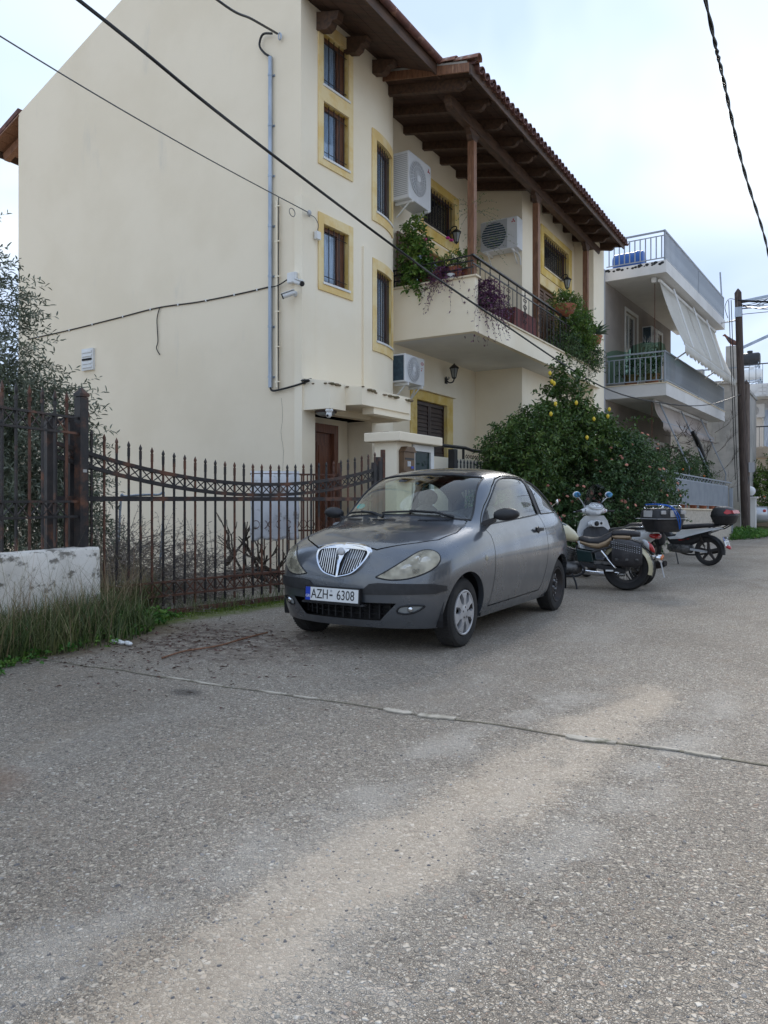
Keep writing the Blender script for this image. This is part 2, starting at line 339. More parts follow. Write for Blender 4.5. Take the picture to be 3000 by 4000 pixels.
def leaf_quads(P, D, Nn, L, W, fold=.25):
    """each leaf: six points, two quads folded along the midrib. P base, D direction, Nn approximate normal"""
    n = len(P); S = unit(np.cross(D, Nn)); U = np.cross(S, D); L = np.broadcast_to(L, (n,))[:, None]; W = np.broadcast_to(W, (n,))[:, None]
    V = np.empty((n, 6, 3)); V[:, 0] = P; V[:, 3] = P + D * L - U * L * .10
    for k, (i, j, t, w) in enumerate(((1, 5, .33, 1), (2, 4, .72, .75))):
        V[:, i] = P + D * L * t + S * W * w * .5 + U * W * fold * w; V[:, j] = P + D * L * t - S * W * w * .5 + U * W * fold * w
    F = np.array([[0, 1, 2, 3], [0, 3, 4, 5]])[None] + (np.arange(n) * 6)[:, None, None]
    return V.reshape(-1, 3), F.reshape(-1, 4)
def sprigs(S, D, Ls, k, ll, lw, rng, droop=.25, spread=.9, jit=.25, first=.1):
    """S starts, D directions, Ls lengths; k leaves along each; returns leaf V,F,tint and stem polylines"""
    n = len(S); D = unit(D); ts = np.linspace(first, 1, k)[None, :, None]
    ref = rng.normal(size=(n, 3)); A = unit(np.cross(D, ref)); B = np.cross(D, A)
    pos = S[:, None] + D[:, None] * ts * Ls[:, None, None] - np.array([0, 0, 1.]) * droop * (ts ** 2) * Ls[:, None, None]
    ang = (np.arange(k) * 2.4)[None] + rng.uniform(0, 6.28, (n, 1)); ca, sa = np.cos(ang)[..., None], np.sin(ang)[..., None]
    ld = D[:, None] * (1 - spread * .55) + (A[:, None] * ca + B[:, None] * sa) * spread + rng.normal(size=(n, k, 3)) * jit
    ld = unit(ld - np.array([0, 0, 1.]) * .12); nn = unit(np.array([0, 0, 1.])[None, None] + rng.normal(size=(n, k, 3)) * .55)
    LL = ll * rng.uniform(.6, 1.15, (n, k)); WW = lw * rng.uniform(.75, 1.1, (n, k))
    V, F = leaf_quads(pos.reshape(-1, 3), ld.reshape(-1, 3), nn.reshape(-1, 3), LL.ravel(), WW.ravel())
    tint = np.repeat(np.clip(rng.normal(.45, .22, n)[:, None] + rng.normal(0, .16, (n, k)), 0, 1).ravel(), 6)
    return V, F, tint, np.concatenate([S[:, None], pos], 1)
def stems(P, r, matn, name):
    """thin three-sided stems along polylines P (n,k,3)"""
    n, k, _ = P.shape; d = unit(np.diff(P, axis=1, append=P[:, -1:] * 2 - P[:, -2:-1])); a = unit(np.cross(d, np.array([.31, .77, .2]))); b = np.cross(d, a)
    rr = (r * np.linspace(1, .35, k))[None, :, None]; V = np.stack([P + (a * math.cos(t) + b * math.sin(t)) * rr for t in (0, 2.094, 4.189)], 2)
    F = []
    for i in range(k - 1):
        for j in range(3): F.append([i * 3 + j, i * 3 + (j + 1) % 3, (i + 1) * 3 + (j + 1) % 3, (i + 1) * 3 + j])
    F = (np.array(F)[None] + (np.arange(n) * k * 3)[:, None, None]).reshape(-1, 4)
    return npmesh(name, V.reshape(-1, 3), F, matn)
def in_blobs(blobs, n, rng, shell=.55):
    """points in a union of ellipsoids (cx,cy,cz,rx,ry,rz), more near the skin; and outward directions"""
    w = np.array([b[3] * b[4] + b[3] * b[5] + b[4] * b[5] for b in blobs]); idx = rng.choice(len(blobs), n, p=w / w.sum()); B = np.array(blobs)[idx]
    d = unit(rng.normal(size=(n, 3))); r = rng.uniform(0, 1, n) ** shell
    return B[:, :3] + d * B[:, 3:] * r[:, None], unit(d / B[:, 3:])
def plant(name, label, cat, base, blobs, n, k, sl, ll, lw, leaf, seed=1, shell=.45, stem='bark', trunk=None, droop=.2, spread=.9, up=.35, group=None, zmin=.03, stem_r=.004, flowers=None, parent=None):
    """a plant: crown of leafy sprigs, twigs, optional trunk polylines; each a part"""
    rng = np.random.default_rng(seed); S, O = in_blobs(blobs, n, rng, shell)
    S[:, 2] = np.maximum(S[:, 2], zmin); D = O + np.array([0, 0, up]) + rng.normal(size=(n, 3)) * .45
    V, F, t, P = sprigs(S, D, sl * rng.uniform(.6, 1.2, n), k, ll, lw, rng, droop, spread)
    V[:, 2] = np.maximum(V[:, 2], zmin * .5)
    root = parent or thing(name, label, cat, base, group=group)
    link('crown' if trunk else 'foliage', npmesh('leaves', V, F, leaf, t), root)
    link('twigs', stems(P, stem_r, stem, 'twigs'), root)
    if trunk:
        mb = MB()
        for pts, r0, r1 in trunk:
            q = crv(pts, 5); mb.tube(q, [lerp(r0, r1, i / (len(q) - 1)) for i in range(len(q))], 8)
        mb.build('trunk', stem, root, smooth=60)
    return root, rng, S, O
# ------------------------------------------------------------------ road surface
def road_material(name, yard=False):
    m, nt, nd, L = newmat(name)
    out = nd('ShaderNodeOutputMaterial'); b = nd('ShaderNodeBsdfPrincipled'); L.new(b.outputs[0], out.inputs[0]); b.inputs['Specular IOR Level'].default_value = .3
    tc = nd('ShaderNodeTexCoord'); P = tc.outputs['Object']; sp = nd('ShaderNodeSeparateXYZ'); L.new(P, sp.inputs[0]); X, Y = sp.outputs[0], sp.outputs[1]
    def put(s, v):
        if isinstance(v, (int, float)): s.default_value = v
        else: L.new(v, s)
    def ma(op, a, b_=0, c=0, clamp=False):
        n = nd('ShaderNodeMath', operation=op); n.use_clamp = clamp; put(n.inputs[0], a); put(n.inputs[1], b_)
        if op == 'MULTIPLY_ADD': put(n.inputs[2], c)
        return n.outputs[0]
    def ss(v, lo, hi):
        n = nd('ShaderNodeMapRange'); n.interpolation_type = 'SMOOTHSTEP'; L.new(v, n.inputs[0]); n.inputs[1].default_value = lo; n.inputs[2].default_value = hi; return n.outputs[0]
    def noise(s, d=4, st=(1, 1, 1), o=(0, 0, 0)):
        mp = nd('ShaderNodeMapping'); mp.inputs['Scale'].default_value = st; mp.inputs['Location'].default_value = o; L.new(P, mp.inputs[0])
        n = nd('ShaderNodeTexNoise'); n.inputs['Scale'].default_value = s; n.inputs['Detail'].default_value = d; n.inputs['Roughness'].default_value = .6; L.new(mp.outputs[0], n.inputs['Vector']); return n.outputs['Fac']
    def vor(s, feat='F1'):
        n = nd('ShaderNodeTexVoronoi', feature=feat); n.inputs['Scale'].default_value = s; L.new(P, n.inputs['Vector']); return n
    def ramp(v, st, const=False):
        r = nd('ShaderNodeValToRGB'); L.new(v, r.inputs[0]); e = r.color_ramp.elements; r.color_ramp.interpolation = 'CONSTANT' if const else 'LINEAR'
        for i, (p, c) in enumerate(st):
            q = e[i] if i < 2 else e.new(p); q.position = p; q.color = c4(c)
        return r.outputs[0]
    def mix(f, a, b_, mode='MIX'):
        n = nd('ShaderNodeMix', data_type='RGBA', blend_type=mode); put(n.inputs[0], f)
        for s, v in ((n.inputs[6], a), (n.inputs[7], b_)):
            if isinstance(v, tuple): s.default_value = c4(v)
            else: L.new(v, s)
        return n.outputs[2]
    v1 = vor(62); v1e = vor(62, 'DISTANCE_TO_EDGE'); v2 = vor(145); v2e = vor(145, 'DISTANCE_TO_EDGE')
    pal = [(0, (.10, .094, .09)), (.10, (.175, .162, .15)), (.30, (.25, .232, .212)), (.55, (.32, .298, .270)), (.74, (.42, .39, .35)), (.88, (.46, .44, .41)), (.95, (.27, .20, .165)), (.975, (.53, .52, .50))]
    s1 = nd('ShaderNodeSeparateColor'); L.new(v1.outputs['Color'], s1.inputs[0]); s2 = nd('ShaderNodeSeparateColor'); L.new(v2.outputs['Color'], s2.inputs[0])
    big = ramp(s1.outputs[0], pal); small = ramp(s2.outputs[1], pal)
    isbig = ma('LESS_THAN', s1.outputs[2], .62)
    eb = ss(v1e.outputs['Distance'], .04, .17); es = ss(v2e.outputs['Distance'], .03, .14)
    matrix = (.185, .170, .155)
    csm = mix(es, matrix, small); col = mix(ma('MULTIPLY', isbig, eb), csm, big)
    hb = ma('MULTIPLY', isbig, ss(v1e.outputs['Distance'], .0, .3)); hs = ma('MULTIPLY', ss(v2e.outputs['Distance'], 0, .25), .45)
    h = ma('MAXIMUM', hb, hs)
    # broad wear: tracks, damp brown ground, pale dust
    n1 = noise(.55, 5); n2 = noise(2.4, 5); n3 = noise(.9, 4, (1.2, .35, 1), (4, 1, 0)); n4 = noise(9, 4)
    col = mix(ma('MULTIPLY', ss(n1, .40, .70), .55), col, (.62, .60, .58), 'MULTIPLY')
    col = mix(ma('MULTIPLY', ss(n3, .48, .72), .40), col, (.42, .41, .40))
    col = mix(ma('MULTIPLY', ss(n2, .50, .74), .30), col, (.27, .225, .18))
    # the sandy run of dust along the road
    x0 = ma('MULTIPLY_ADD', Y, .105, -1.60); wob = ma('MULTIPLY_ADD', noise(1.5, 5, (1, 1, 1), (2, 7, 0)), .62, -.31)
    dx = ma('ABSOLUTE', ma('ADD', ma('SUBTRACT', X, x0), wob)); wid = ma('SUBTRACT', 1, ss(dx, .01, .34)); fade = ma('MULTIPLY', ma('SUBTRACT', 1, ss(ma('ADD', Y, ma('MULTIPLY', n4, .5)), 5.1, 5.9)), ss(Y, -6, -2))
    sand = ma('MULTIPLY', ma('MULTIPLY', wid, fade), ma('MULTIPLY_ADD', ss(noise(3.1, 5, (1, .5, 1)), .25, .6), .65, .35))
    sand = ss(ma('ADD', sand, ma('MULTIPLY_ADD', s2.outputs[0], .5, -.25)), .10, .62)
    col = mix(ma('MULTIPLY', sand, .34), col, mix(n4, (.40, .335, .27), (.50, .43, .35)))
    pale = ma('MULTIPLY', ma('SUBTRACT', 1, ss(ma('ABSOLUTE', ma('SUBTRACT', dx, .42)), .0, .30)), ss(n2, .40, .62)); col = mix(ma('MULTIPLY', ma('MULTIPLY', pale, fade), .35), col, (.52, .52, .52))
    # brown litter stain in front of the gate and under the car, oil spots
    dg = nd('ShaderNodeVectorMath', operation='DISTANCE')
    def spot(cx, cy, sx, sy, r0, r1, nz=.5):
        mp = nd('ShaderNodeMapping'); mp.inputs['Location'].default_value = (-cx / sx, -cy / sy, 0); mp.inputs['Scale'].default_value = (1 / sx, 1 / sy, 0); L.new(P, mp.inputs[0])
        ln = nd('ShaderNodeVectorMath', operation='LENGTH'); L.new(mp.outputs[0], ln.inputs[0]); d = ma('ADD', ln.outputs['Value'], ma('MULTIPLY_ADD', n2, nz * 2, -nz)); return ma('SUBTRACT', 1, ss(d, r0, r1))
    st = spot(-4.9, 5.0, 1.5, .95, .45, 1.15); col = mix(ma('MULTIPLY', st, ma('MULTIPLY', ss(n4, .35, .65), .75)), col, (.075, .05, .042))
    for a in ((-3.66, 3.55, .17, .10, .3, 1.1, .5), (.35, 6.15, .16, .16, .3, 1.1, .6), (-3.3, 1.75, .3, .25, .3, 1.1, .5)): col = mix(ma('MULTIPLY', spot(*a), .65), col, (.055, .05, .05))
    col = mix(ma('MULTIPLY', spot(-5.75, 4.3, .55, 1.5, .5, 1.1, .4), ma('MULTIPLY_ADD', ss(n4, .3, .6), .5, .45)), col, mix(n4, (.10, .08, .055), (.22, .18, .125)))
    col = mix(ma('MULTIPLY', spot(-3.5, 1.9, .55, .3, .4, 1.1, .6), .5), col, (.20, .12, .075))
    # moss along the gate
    gx = ma('ADD', X, ma('MULTIPLY_ADD', n2, .30, -.15)); mo = ma('MULTIPLY', ma('SUBTRACT', 1, ss(ma('ADD', gx, ma('MULTIPLY', ma('SUBTRACT', Y, 5), -.10)), -5.95, -5.72)), ma('MULTIPLY', ss(Y, 4.9, 5.3), ss(n4, .28, .5))); col = mix(ma('MULTIPLY', mo, .85), col, (.10, .135, .022))
    col = mix(1.0, col, (1.32, 1.225, 1.09), 'MULTIPLY'); L.new(col, b.inputs['Base Color']); b.inputs['Roughness'].default_value = .82
    hh = ma('MULTIPLY', h, ma('SUBTRACT', 1, ma('MULTIPLY', sand, .7)))
    hh = ma('ADD', hh, ma('MULTIPLY', noise(5, 4), .6))
    bp = nd('ShaderNodeBump'); bp.inputs['Strength'].default_value = 1; bp.inputs['Distance'].default_value = .007; L.new(hh, bp.inputs['Height']); L.new(bp.outputs[0], b.inputs['Normal'])
    return m
M['road'] = road_material('exposed_aggregate_asphalt')
M['terrain'] = mat('dusty_ground', (.36, .335, .29), (.28, .265, .22), sc_=.05, rough=1)
mb = MB(); mb.add([(-900, -900, -.03), (900, -900, -.03), (900, 900, -.03), (-900, 900, -.03)], [(0, 1, 2, 3)]); tag(mb.build('terrain', 'terrain'), kind='structure')
mb = MB(); mb.add([(-6.9, -25, 0), (6.5, -25, 0), (6.5, 140, 0), (-6.9, 140, 0)], [(0, 1, 2, 3)]); road = tag(mb.build('road', 'road'), kind='structure')
# yard soil behind the gate line (gate line drifts from x -6.42 at y 4.85 to -5.85 at y 9.7)
mb = MB(); V = []; ny, nx = 40, 24
for j in range(ny + 1):
    y = -14 + 46 * j / ny; xr = -6.42 if y < 4.85 else (lerp(-6.36, -5.86, min(1, (y - 4.85) / 4.85)))
    for i in range(nx + 1):
        x = lerp(-30, xr, (i / nx) ** .5); V.append((x, y, .006 + (.05 * mnoise.noise((x * .8, y * .8, 0)) + .05) * min(1, (xr - x) / .5)))
mb.add(V, [(j * (nx + 1) + i, j * (nx + 1) + i + 1, (j + 1) * (nx + 1) + i + 1, (j + 1) * (nx + 1) + i) for j in range(ny) for i in range(nx)])
tag(mb.build('yard_ground', 'soil', smooth=60), kind='structure')
# mortar pieces left in the joint across the road
M['mortar'] = mat('pale_mortar', (.52, .465, .385), (.40, .355, .285), sc_=9, rough=.95, bump=.5, bsc=50, c3=(.16, .15, .10), sc3=7, lo3=.55, hi3=.7)
M['jointdirt'] = mat('joint_dirt', (.17, .15, .11), (.22, .20, .14), sc_=7, rough=1, bump=.5, bsc=50)
def joint_y(x): return 3.72 + .06 * (x + 4.9) + .035 * mnoise.noise((x * 2.1, 3, 0)) + .012 * mnoise.noise((x * 9, 1, 0))
mb = MB(); n = 260; xs = [lerp(-5.6, 6.3, i / n) for i in range(n + 1)]
V = [(x, joint_y(x) + s * (.007 + .010 * abs(mnoise.noise((x * 5, s * 3, 0)))), .004) for x in xs for s in (-1, 1)]
mb.add(V, [(2 * i, 2 * i + 2, 2 * i + 3, 2 * i + 1) for i in range(n)]); mb.build('expansion_joint', 'jointdirt', road)
x = -4.4; rj = random.Random(5)
while x < 6:
    ln = rj.uniform(.06, .26); w = rj.uniform(.010, .024) * (1.3 if x > -2.4 else .5)
    if rj.random() < (.72 if x > -2.6 else .4):
        k = 10; up = []; dn = []
        for i in range(k + 1):
            t = i / k; xx = x + ln * t; f = math.sin(PI * min(1, max(.0, t * .86 + .07))) ** .35; up.append((xx, joint_y(xx) + w * f * rj.uniform(.5, 1.35), .002)); dn.append((xx, joint_y(xx) - w * f * rj.uniform(.7, 1.25), .002))
        MB().prism(dn + up[::-1], (0, 0, .008)).build('mortar_patch', 'mortar', road)
    x += ln + rj.uniform(.01, .16)
# loose grit and pebbles over the near road
def pebbles():
    rng = np.random.default_rng(3); n = 4200; V = []; F = []
    base = np.array([[1, 0, 0], [.5, .87, 0], [-.5, .87, 0], [-1, 0, 0], [-.5, -.87, 0], [.5, -.87, 0], [.55, .3, .8], [-.3, .5, .8], [-.3, -.5, .8], [.45, -.4, .8]])
    fc = [(0, 1, 6), (1, 2, 7, 6), (2, 3, 7), (3, 4, 8, 7), (4, 5, 9, 8), (5, 0, 6, 9), (6, 7, 8, 9)]
    dd = 1.6 * (6.5 / 1.6) ** rng.uniform(0, 1, n); u = rng.uniform(-.62, .62, n)
    X = u * dd * math.cos(TH) - dd * math.sin(TH); Y = u * dd * math.sin(TH) + dd * math.cos(TH)
    s = rng.uniform(.003, .0075, n) * np.where(rng.uniform(size=n) < .06, 1.6, 1); mi = rng.choice(4, n, p=[.46, .30, .2, .04])
    mbs = MB()
    for i in range(n):
        a = rng.uniform(0, 6.28); c, q = math.cos(a), math.sin(a); v = base * rng.uniform(.7, 1.2, (10, 3)) * [s[i], s[i] * .75, s[i] * .55]
        mbs.v += [(X[i] + p[0] * c - p[1] * q, Y[i] + p[0] * q + p[1] * c, max(0, p[2]) - .0008) for p in v]
        mbs.f += [tuple(j + 10 * i for j in f) for f in fc]; mbs.m += [int(mi[i])] * 7
    me = bpy.data.meshes.new('loose_grit'); me.from_pydata(mbs.v, [], mbs.f)
    for nme, c in (('grit_grey', (.30, .28, .26)), ('grit_dark', (.16, .15, .145)), ('grit_beige', (.42, .38, .32)), ('grit_pale', (.50, .48, .455))): me.materials.append(mat(nme, c, rough=.85))
    me.polygons.foreach_set('material_index', mbs.m); me.update(); tag(link('loose_grit', me), 'loose grey and beige grit scattered over the near road', kind='stuff')
pebbles()
# ------------------------------------------------------------------ the cream house
house = thing('house', 'three storey cream plastered house with curved window bay, brown porch roof and long balcony', 'house', (-7.65, 12, 0))
def wall_path(name, path, z0, z1, holes, matn='plaster2', depth=.17, parent=None, ztop=None, reveal=None, du=.16):
    """path: function u -> (x, y, nx, ny); holes: (u0,u1,z0,z1). Front skin with real openings and reveals."""
    L_ = path['len']; us = sorted(set([0, L_] + [h[i] for h in holes for i in (0, 1)] + [round(k * du, 4) for k in range(1, int(L_ / du) + 1) if path.get('curved') and k * du < L_]))
    zs = sorted(set([z0, z1] + [h[i] for h in holes for i in (2, 3)])); f = path['f']; mb = MB()
    P = lambda u, z, d=0: (f(u)[0] - f(u)[2] * d, f(u)[1] - f(u)[3] * d, z)
    for i in range(len(us) - 1):
        for j in range(len(zs) - 1):
            um, zm = (us[i] + us[i + 1]) / 2, (zs[j] + zs[j + 1]) / 2
            if any(h[0] < um < h[1] and h[2] < zm < h[3] for h in holes): continue
            mb.add([P(us[i], zs[j]), P(us[i + 1], zs[j]), P(us[i + 1], zs[j + 1]), P(us[i], zs[j + 1])], [(0, 1, 2, 3)])
    # back skin, rim
    for i in range(len(us) - 1):
        a, b_ = us[i], us[i + 1]
        mb.add([P(a, z1), P(b_, z1), P(b_, z1, depth), P(a, z1, depth)], [(0, 1, 2, 3)]); mb.add([P(a, z0), P(b_, z0), P(b_, z0, depth), P(a, z0, depth)], [(3, 2, 1, 0)])
    o = mb.build(name, matn, parent or house, smooth=25)
    for h in holes:
        mr = MB(); uu = [h[0]] + [u for u in us if h[0] < u < h[1]] + [h[1]]
        for a, b_ in zip(uu, uu[1:]):
            for z in (h[2], h[3]): mr.add([P(a, z), P(b_, z), P(b_, z, depth), P(a, z, depth)], [(0, 1, 2, 3)])
        for u in (h[0], h[1]): mr.add([P(u, h[2]), P(u, h[3]), P(u, h[3], depth), P(u, h[2], depth)], [(0, 1, 2, 3)])
        mr.build('window_reveal', reveal or 'yellow', house)
    return o
def line_path(p, q):
    p = Vector(p); q = Vector(q); d = (q - p).normalized(); n = (d.y, -d.x)
    return dict(len=(q - p).length, f=lambda u: (p.x + d.x * u, p.y + d.y * u, n[0], n[1]))
# bay: flat facet then an arc turning away to the recessed front
C0 = Vector((-7.09, 9.26)); HB = math.atan(.07); FL = 1.79; RB = 2.22; SW = R(50.4)
CB = Vector((C0.x + FL * math.sin(HB) - RB * math.cos(HB), C0.y + FL * math.cos(HB) + RB * math.sin(HB)))
def bayf(u):
    if u <= FL: return (C0.x + u * math.sin(HB), C0.y + u * math.cos(HB), math.cos(HB), -math.sin(HB))
    a = HB - (u - FL) / RB; n = (math.cos(a), -math.sin(a)); return (CB.x + RB * n[0], CB.y + RB * n[1], n[0], n[1])
BAY = dict(len=FL + RB * SW, f=bayf, curved=True)
def bP(u, z, d=0): x, y, nx, ny = bayf(u); return Vector((x + nx * d, y + ny * d, z))
CU0, CU1 = 1.96, 2.72
W1, W2, W3 = (.515, 1.17, 7.83, 8.66), (.515, 1.17, 6.68, 7.56), (.515, 1.17, 4.70, 5.62)
C1, C2 = (CU0, CU1, 6.27, 7.50), (CU0, CU1, 4.02, 5.26)
wall_path('bay_wall', BAY, 2.62, 8.96, [W1, W2, W3, C1, C2], depth=.17)
# lower part of the bay, right of the door niche
NU = 1.86
LOW = dict(len=BAY['len'] - NU, f=lambda u: bayf(u + NU), curved=True)
wall_path('bay_base_wall', LOW, 0, 2.62, [])
def roofz(X): return 8.96 - .41 * (X + 7.03) if X > -10.62 else 8.96 + .41 * (X + 14.21)
crk = lambda pts: [(p.x + 1.2 * mnoise.noise((i * .9, p.y, 0)), p.y) for i, p in enumerate(crv([(a, b, 0) for a, b in pts], 5))]
# gable wall facing the yard
GY = 9.26
mb = MB(); pts = [(-14.21, GY, 0), (-7.62, GY, 0), (-7.62, GY, .02), (C0.x, GY, 2.62 - 2.62), (C0.x, GY, roofz(C0.x)), (-10.62, GY, roofz(-10.62)), (-14.21, GY, roofz(-14.21))]
pts = [(-14.21, GY, 0), (C0.x, GY, 0), (C0.x, GY, roofz(C0.x) + .05), (-10.62, GY, roofz(-10.62) + .05), (-14.21, GY, roofz(-14.21) + .05)]
mb.prism(pts, (0, .22, 0)); mb.build('gable_wall', 'plaster', house)
mb = MB().box(-14.21, -14.0, GY + .222, 21.8, 0, 8.95); mb.build('back_wall', 'plaster', house)
# thicker lower skin of the corner and the corner pier beside the door
mb = MB(); mb.box(C0.x - .10, C0.x + .045, GY - .035, GY - .003, 0, 5.90); mb.box(C0.x + .003, C0.x + .045, GY - .003, GY + .30, 0, 5.90); mb.build('corner_pier', 'plaster2', house)
for pts in (((608, 860), (611, 900), (607, 935), (612, 975), (610, 1030)),):   # hairline crack
    MB().tube([at(a, b, Y=GY - .001) for a, b in crk(pts)], .0018, 4).build('crack', 'bark', house)
# pilaster strips on the bay
def bstrip(name, u0, u1, z0, z1, d, matn, n=1):
    us = [lerp(u0, u1, i / n) for i in range(n + 1)]; mb = MB()
    ring = lambda u: [bP(u, z0, .002), bP(u, z0, d), bP(u, z1, d), bP(u, z1, .002)]
    mb.loft([ring(u) for u in us]); return mb.build(name, matn, house, smooth=25)
bstrip('pilaster', 1.56, 1.80, 2.75, 5.55, .035, 'plaster2')
# window surrounds, frames, panes, curtains, bars
def surround_bay(u0, u1, z0, z1, o, n=1):
    """o = outer (u0,u1,z0,z1): four flat bands"""
    for a in ((o[0], u0, o[2], o[3]), (u1, o[1], o[2], o[3])): bstrip('window_surround', a[0], a[1], a[2], a[3], .025, 'yellowlight', n if a[1] - a[0] > .1 else 1)
    for a in ((z1, o[3]), (o[2], z0)): bstrip('window_surround', u0 + .001, u1 - .001, a[0] + .001, a[1] - .001, .025, 'yellowlight', n)
def window_bay(w, n=1, nb=5, style=0):
    u0, u1, z0, z1 = w; d = -.075; us = [lerp(u0, u1, i / n) for i in range(n + 1)]
    def strip(a, b_, za, zb, d0, d1):
        mb = MB(); k = max(1, round(n * (b_ - a) / (u1 - u0))); mb.loft([[bP(u, za, d0), bP(u, za, d1), bP(u, zb, d1), bP(u, zb, d0)] for u in [lerp(a, b_, i / k) for i in range(k + 1)]]); return mb
    fr = MB()
    for s in (strip(u0, u0 + .05, z0, z1, d - .05, d), strip(u1 - .05, u1, z0, z1, d - .05, d), strip(u0 + .05, u1 - .05, z0, z0 + .06, d - .05, d), strip(u0 + .05, u1 - .05, z1 - .06, z1, d - .05, d)):
        fr.add(s.v, s.f)
    f = fr.build('window', 'winwood', house)
    sb = strip(u0 + .05, u0 + (.46 if n == 1 else .68), z0 + .06, z1 - .06, d - .04, d - .03); sb.build('pane', 'pane', f)
    sb = strip(u0 + .052, u0 + (.455 if n == 1 else .675), z0 + .062, z1 - .062, d - .049, d - .043); sb.build('curtain', 'curtain', f)
    if n == 1:
        s2 = MB()
        s3 = strip(u0 + .46, u0 + .51, z0 + .06, z1 - .06, d - .05, d); s2.add(s3.v, s3.f); s3 = strip(u0 + .51, u1 - .05, z0 + .06, z1 - .06, d - .045, d - .01); s2.add(s3.v, s3.f); s2.build('sash', 'winwood', f)
    s = strip(u0 - .02, u1 + .02, z0 - .035, z0 - .001, -.14, .045); s.build('sill', 'white', f)
    for i in range(nb):
        u = lerp(u0, u1, (i + .5) / nb); mb = MB(); mb.bar(bP(u, z0 + .002, -.035), bP(u, z1 - .002, -.035), .012); mb.build('bar', 'bars', f)
    for z in (z0 + .12, z1 - .12):
        mb = MB(); mb.tube([bP(lerp(u0, u1, i / 6), z, -.035) for i in range(7)], .007, 4); mb.build('crossbar', 'bars', f)
for w in (W1, W2, W3): window_bay(w, 1, 5)
surround_bay(.515, 1.17, 7.83, 8.66, (.395, 1.28, 7.562, 8.84)); bstrip('window_surround', .395, .515, 6.54, 7.56, .025, 'yellowlight'); bstrip('window_surround', 1.17, 1.28, 6.54, 7.56, .025, 'yellowlight'); bstrip('window_surround', .516, 1.169, 6.54, 6.679, .025, 'yellowlight')
surround_bay(.515, 1.17, 4.70, 5.62, (.395, 1.28, 4.56, 5.78))
for w in (C1, C2):
    window_bay(w, 8, 8); surround_bay(w[0], w[1], w[2], w[3], (w[0] - .13, w[1] + .12, w[2] - .19, w[3] + .17), 8)
# arched shadow piece: curved lintel under each arc window top is the reveal itself
# recessed front, set back behind the balcony
RX = -7.65; yb = bayf(BAY['len'])[1]
p = line_path((RX, yb), (RX, 16.9)); o = -yb
H1 = (14.25 + o, 15.78 + o, 6.92, 7.72)           # high barred window
D1 = (13.55 + o, 15.15 + o, 4.56, 6.86 - .02)      # balcony door
D0 = (13.92 + o, 15.33 + o, 1.26, 3.36)            # ground floor shuttered door
D1 = (13.72 + o, 15.25 + o, 4.56, 6.62); H1 = (14.2 + o, 15.72 + o, 7.15, 8.02)
wall_path('recessed_wall', p, 0, 9.0, [H1, D1, D0], depth=.2)
JX = -6.45
wall_path('side_wall', line_path((RX, 16.9), (JX, 16.9)), 0, 8.75, [])
p2 = line_path((JX, 16.9), (JX, 20.9))
H2 = (18.35 - 16.9, 20.35 - 16.9, 7.10, 7.95); D2 = (17.9 - 16.9, 19.3 - 16.9, 4.56, 6.60); D3 = (18.6 - 16.9, 20.0 - 16.9, 1.4, 3.0)
wall_path('front_wall', p2, 0, 8.75, [H2, D2, D3], depth=.2)
wall_path('side_wall', line_path((JX, 20.9), (-5.9, 20.9)), 0, 8.55, [])
wall_path('end_wall', line_path((-5.9, 20.9), (-5.9, 21.75)), 0, 8.5, [])
mb = MB().box(-14.0, -5.9, 21.752, 21.95, 0, 8.5); mb.build('end_wall', 'plaster2', house)
mb = MB(); mb.box(-13.9, RX - .5, 9.6, 21.6, 4.3, 4.5); mb.box(-13.9, RX - .5, 9.6, 21.6, .9, 1.2); mb.box(RX - .6, RX - .5, 9.6, 21.6, 0, 8.7); mb.build('inner_floors', 'dark', house)
# flat surrounds on straight walls: helper in wall coordinates along +y
def flat_frame(X, y0, y1, z0, z1, o, matn='yellow', d=.03):
    for (a, b_, c_, e_) in ((o[0], y0, o[2], o[3]), (y1, o[1], o[2], o[3]), (y0 + .001, y1 - .001, z1 + .001, o[3] - .001), (y0 + .001, y1 - .001, o[2] + .001, z0 - .001)):
        if b_ - a > .005 and e_ - c_ > .005: MB().box(X + .002, X + d, a, b_, c_, e_).build('window_surround', matn, house)
def barred_window(X, y0, y1, z0, z1, nb):
    fr = MB(); q = X - .16
    for a in ((y0, y0 + .06, z0, z1), (y1 - .06, y1, z0, z1), (y0 + .06, y1 - .06, z0, z0 + .06), (y0 + .06, y1 - .06, z1 - .06, z1)): fr.box(q, q + .05, *a)
    f = fr.build('window', 'winwood', house); MB().box(q + .02, q + .028, y0 + .06, y1 - .06, z0 + .06, z1 - .06).build('pane', 'pane', f); MB().box(q - .05, q - .03, y0, y1, z0, z1).build('backing', 'dark', f)
    MB().box(X - .17, X + .05, y0 - .02, y1 + .02, z0 - .035, z0 - .001).build('sill', 'marble', f)
    for i in range(nb):
        y = lerp(y0, y1, (i + .5) / nb); MB().box(X - .045, X - .029, y - .008, y + .008, z0 + .001, z1 - .001).build('bar', 'bars', f)
    for z in (z0 + .1, z1 - .1): MB().box(X - .047, X - .028, y0 + .001, y1 - .001, z - .008, z + .008).build('crossbar', 'bars', f)
barred_window(RX, 14.2, 15.72, 7.15, 8.02, 11); flat_frame(RX, 14.2, 15.72, 7.15, 8.02, (13.98, 15.94, 6.90, 8.20))
barred_window(JX, 18.35, 20.35, 7.10, 7.95, 13); flat_frame(JX, 18.35, 20.35, 7.10, 7.95, (18.15, 20.62, 6.88, 8.12))
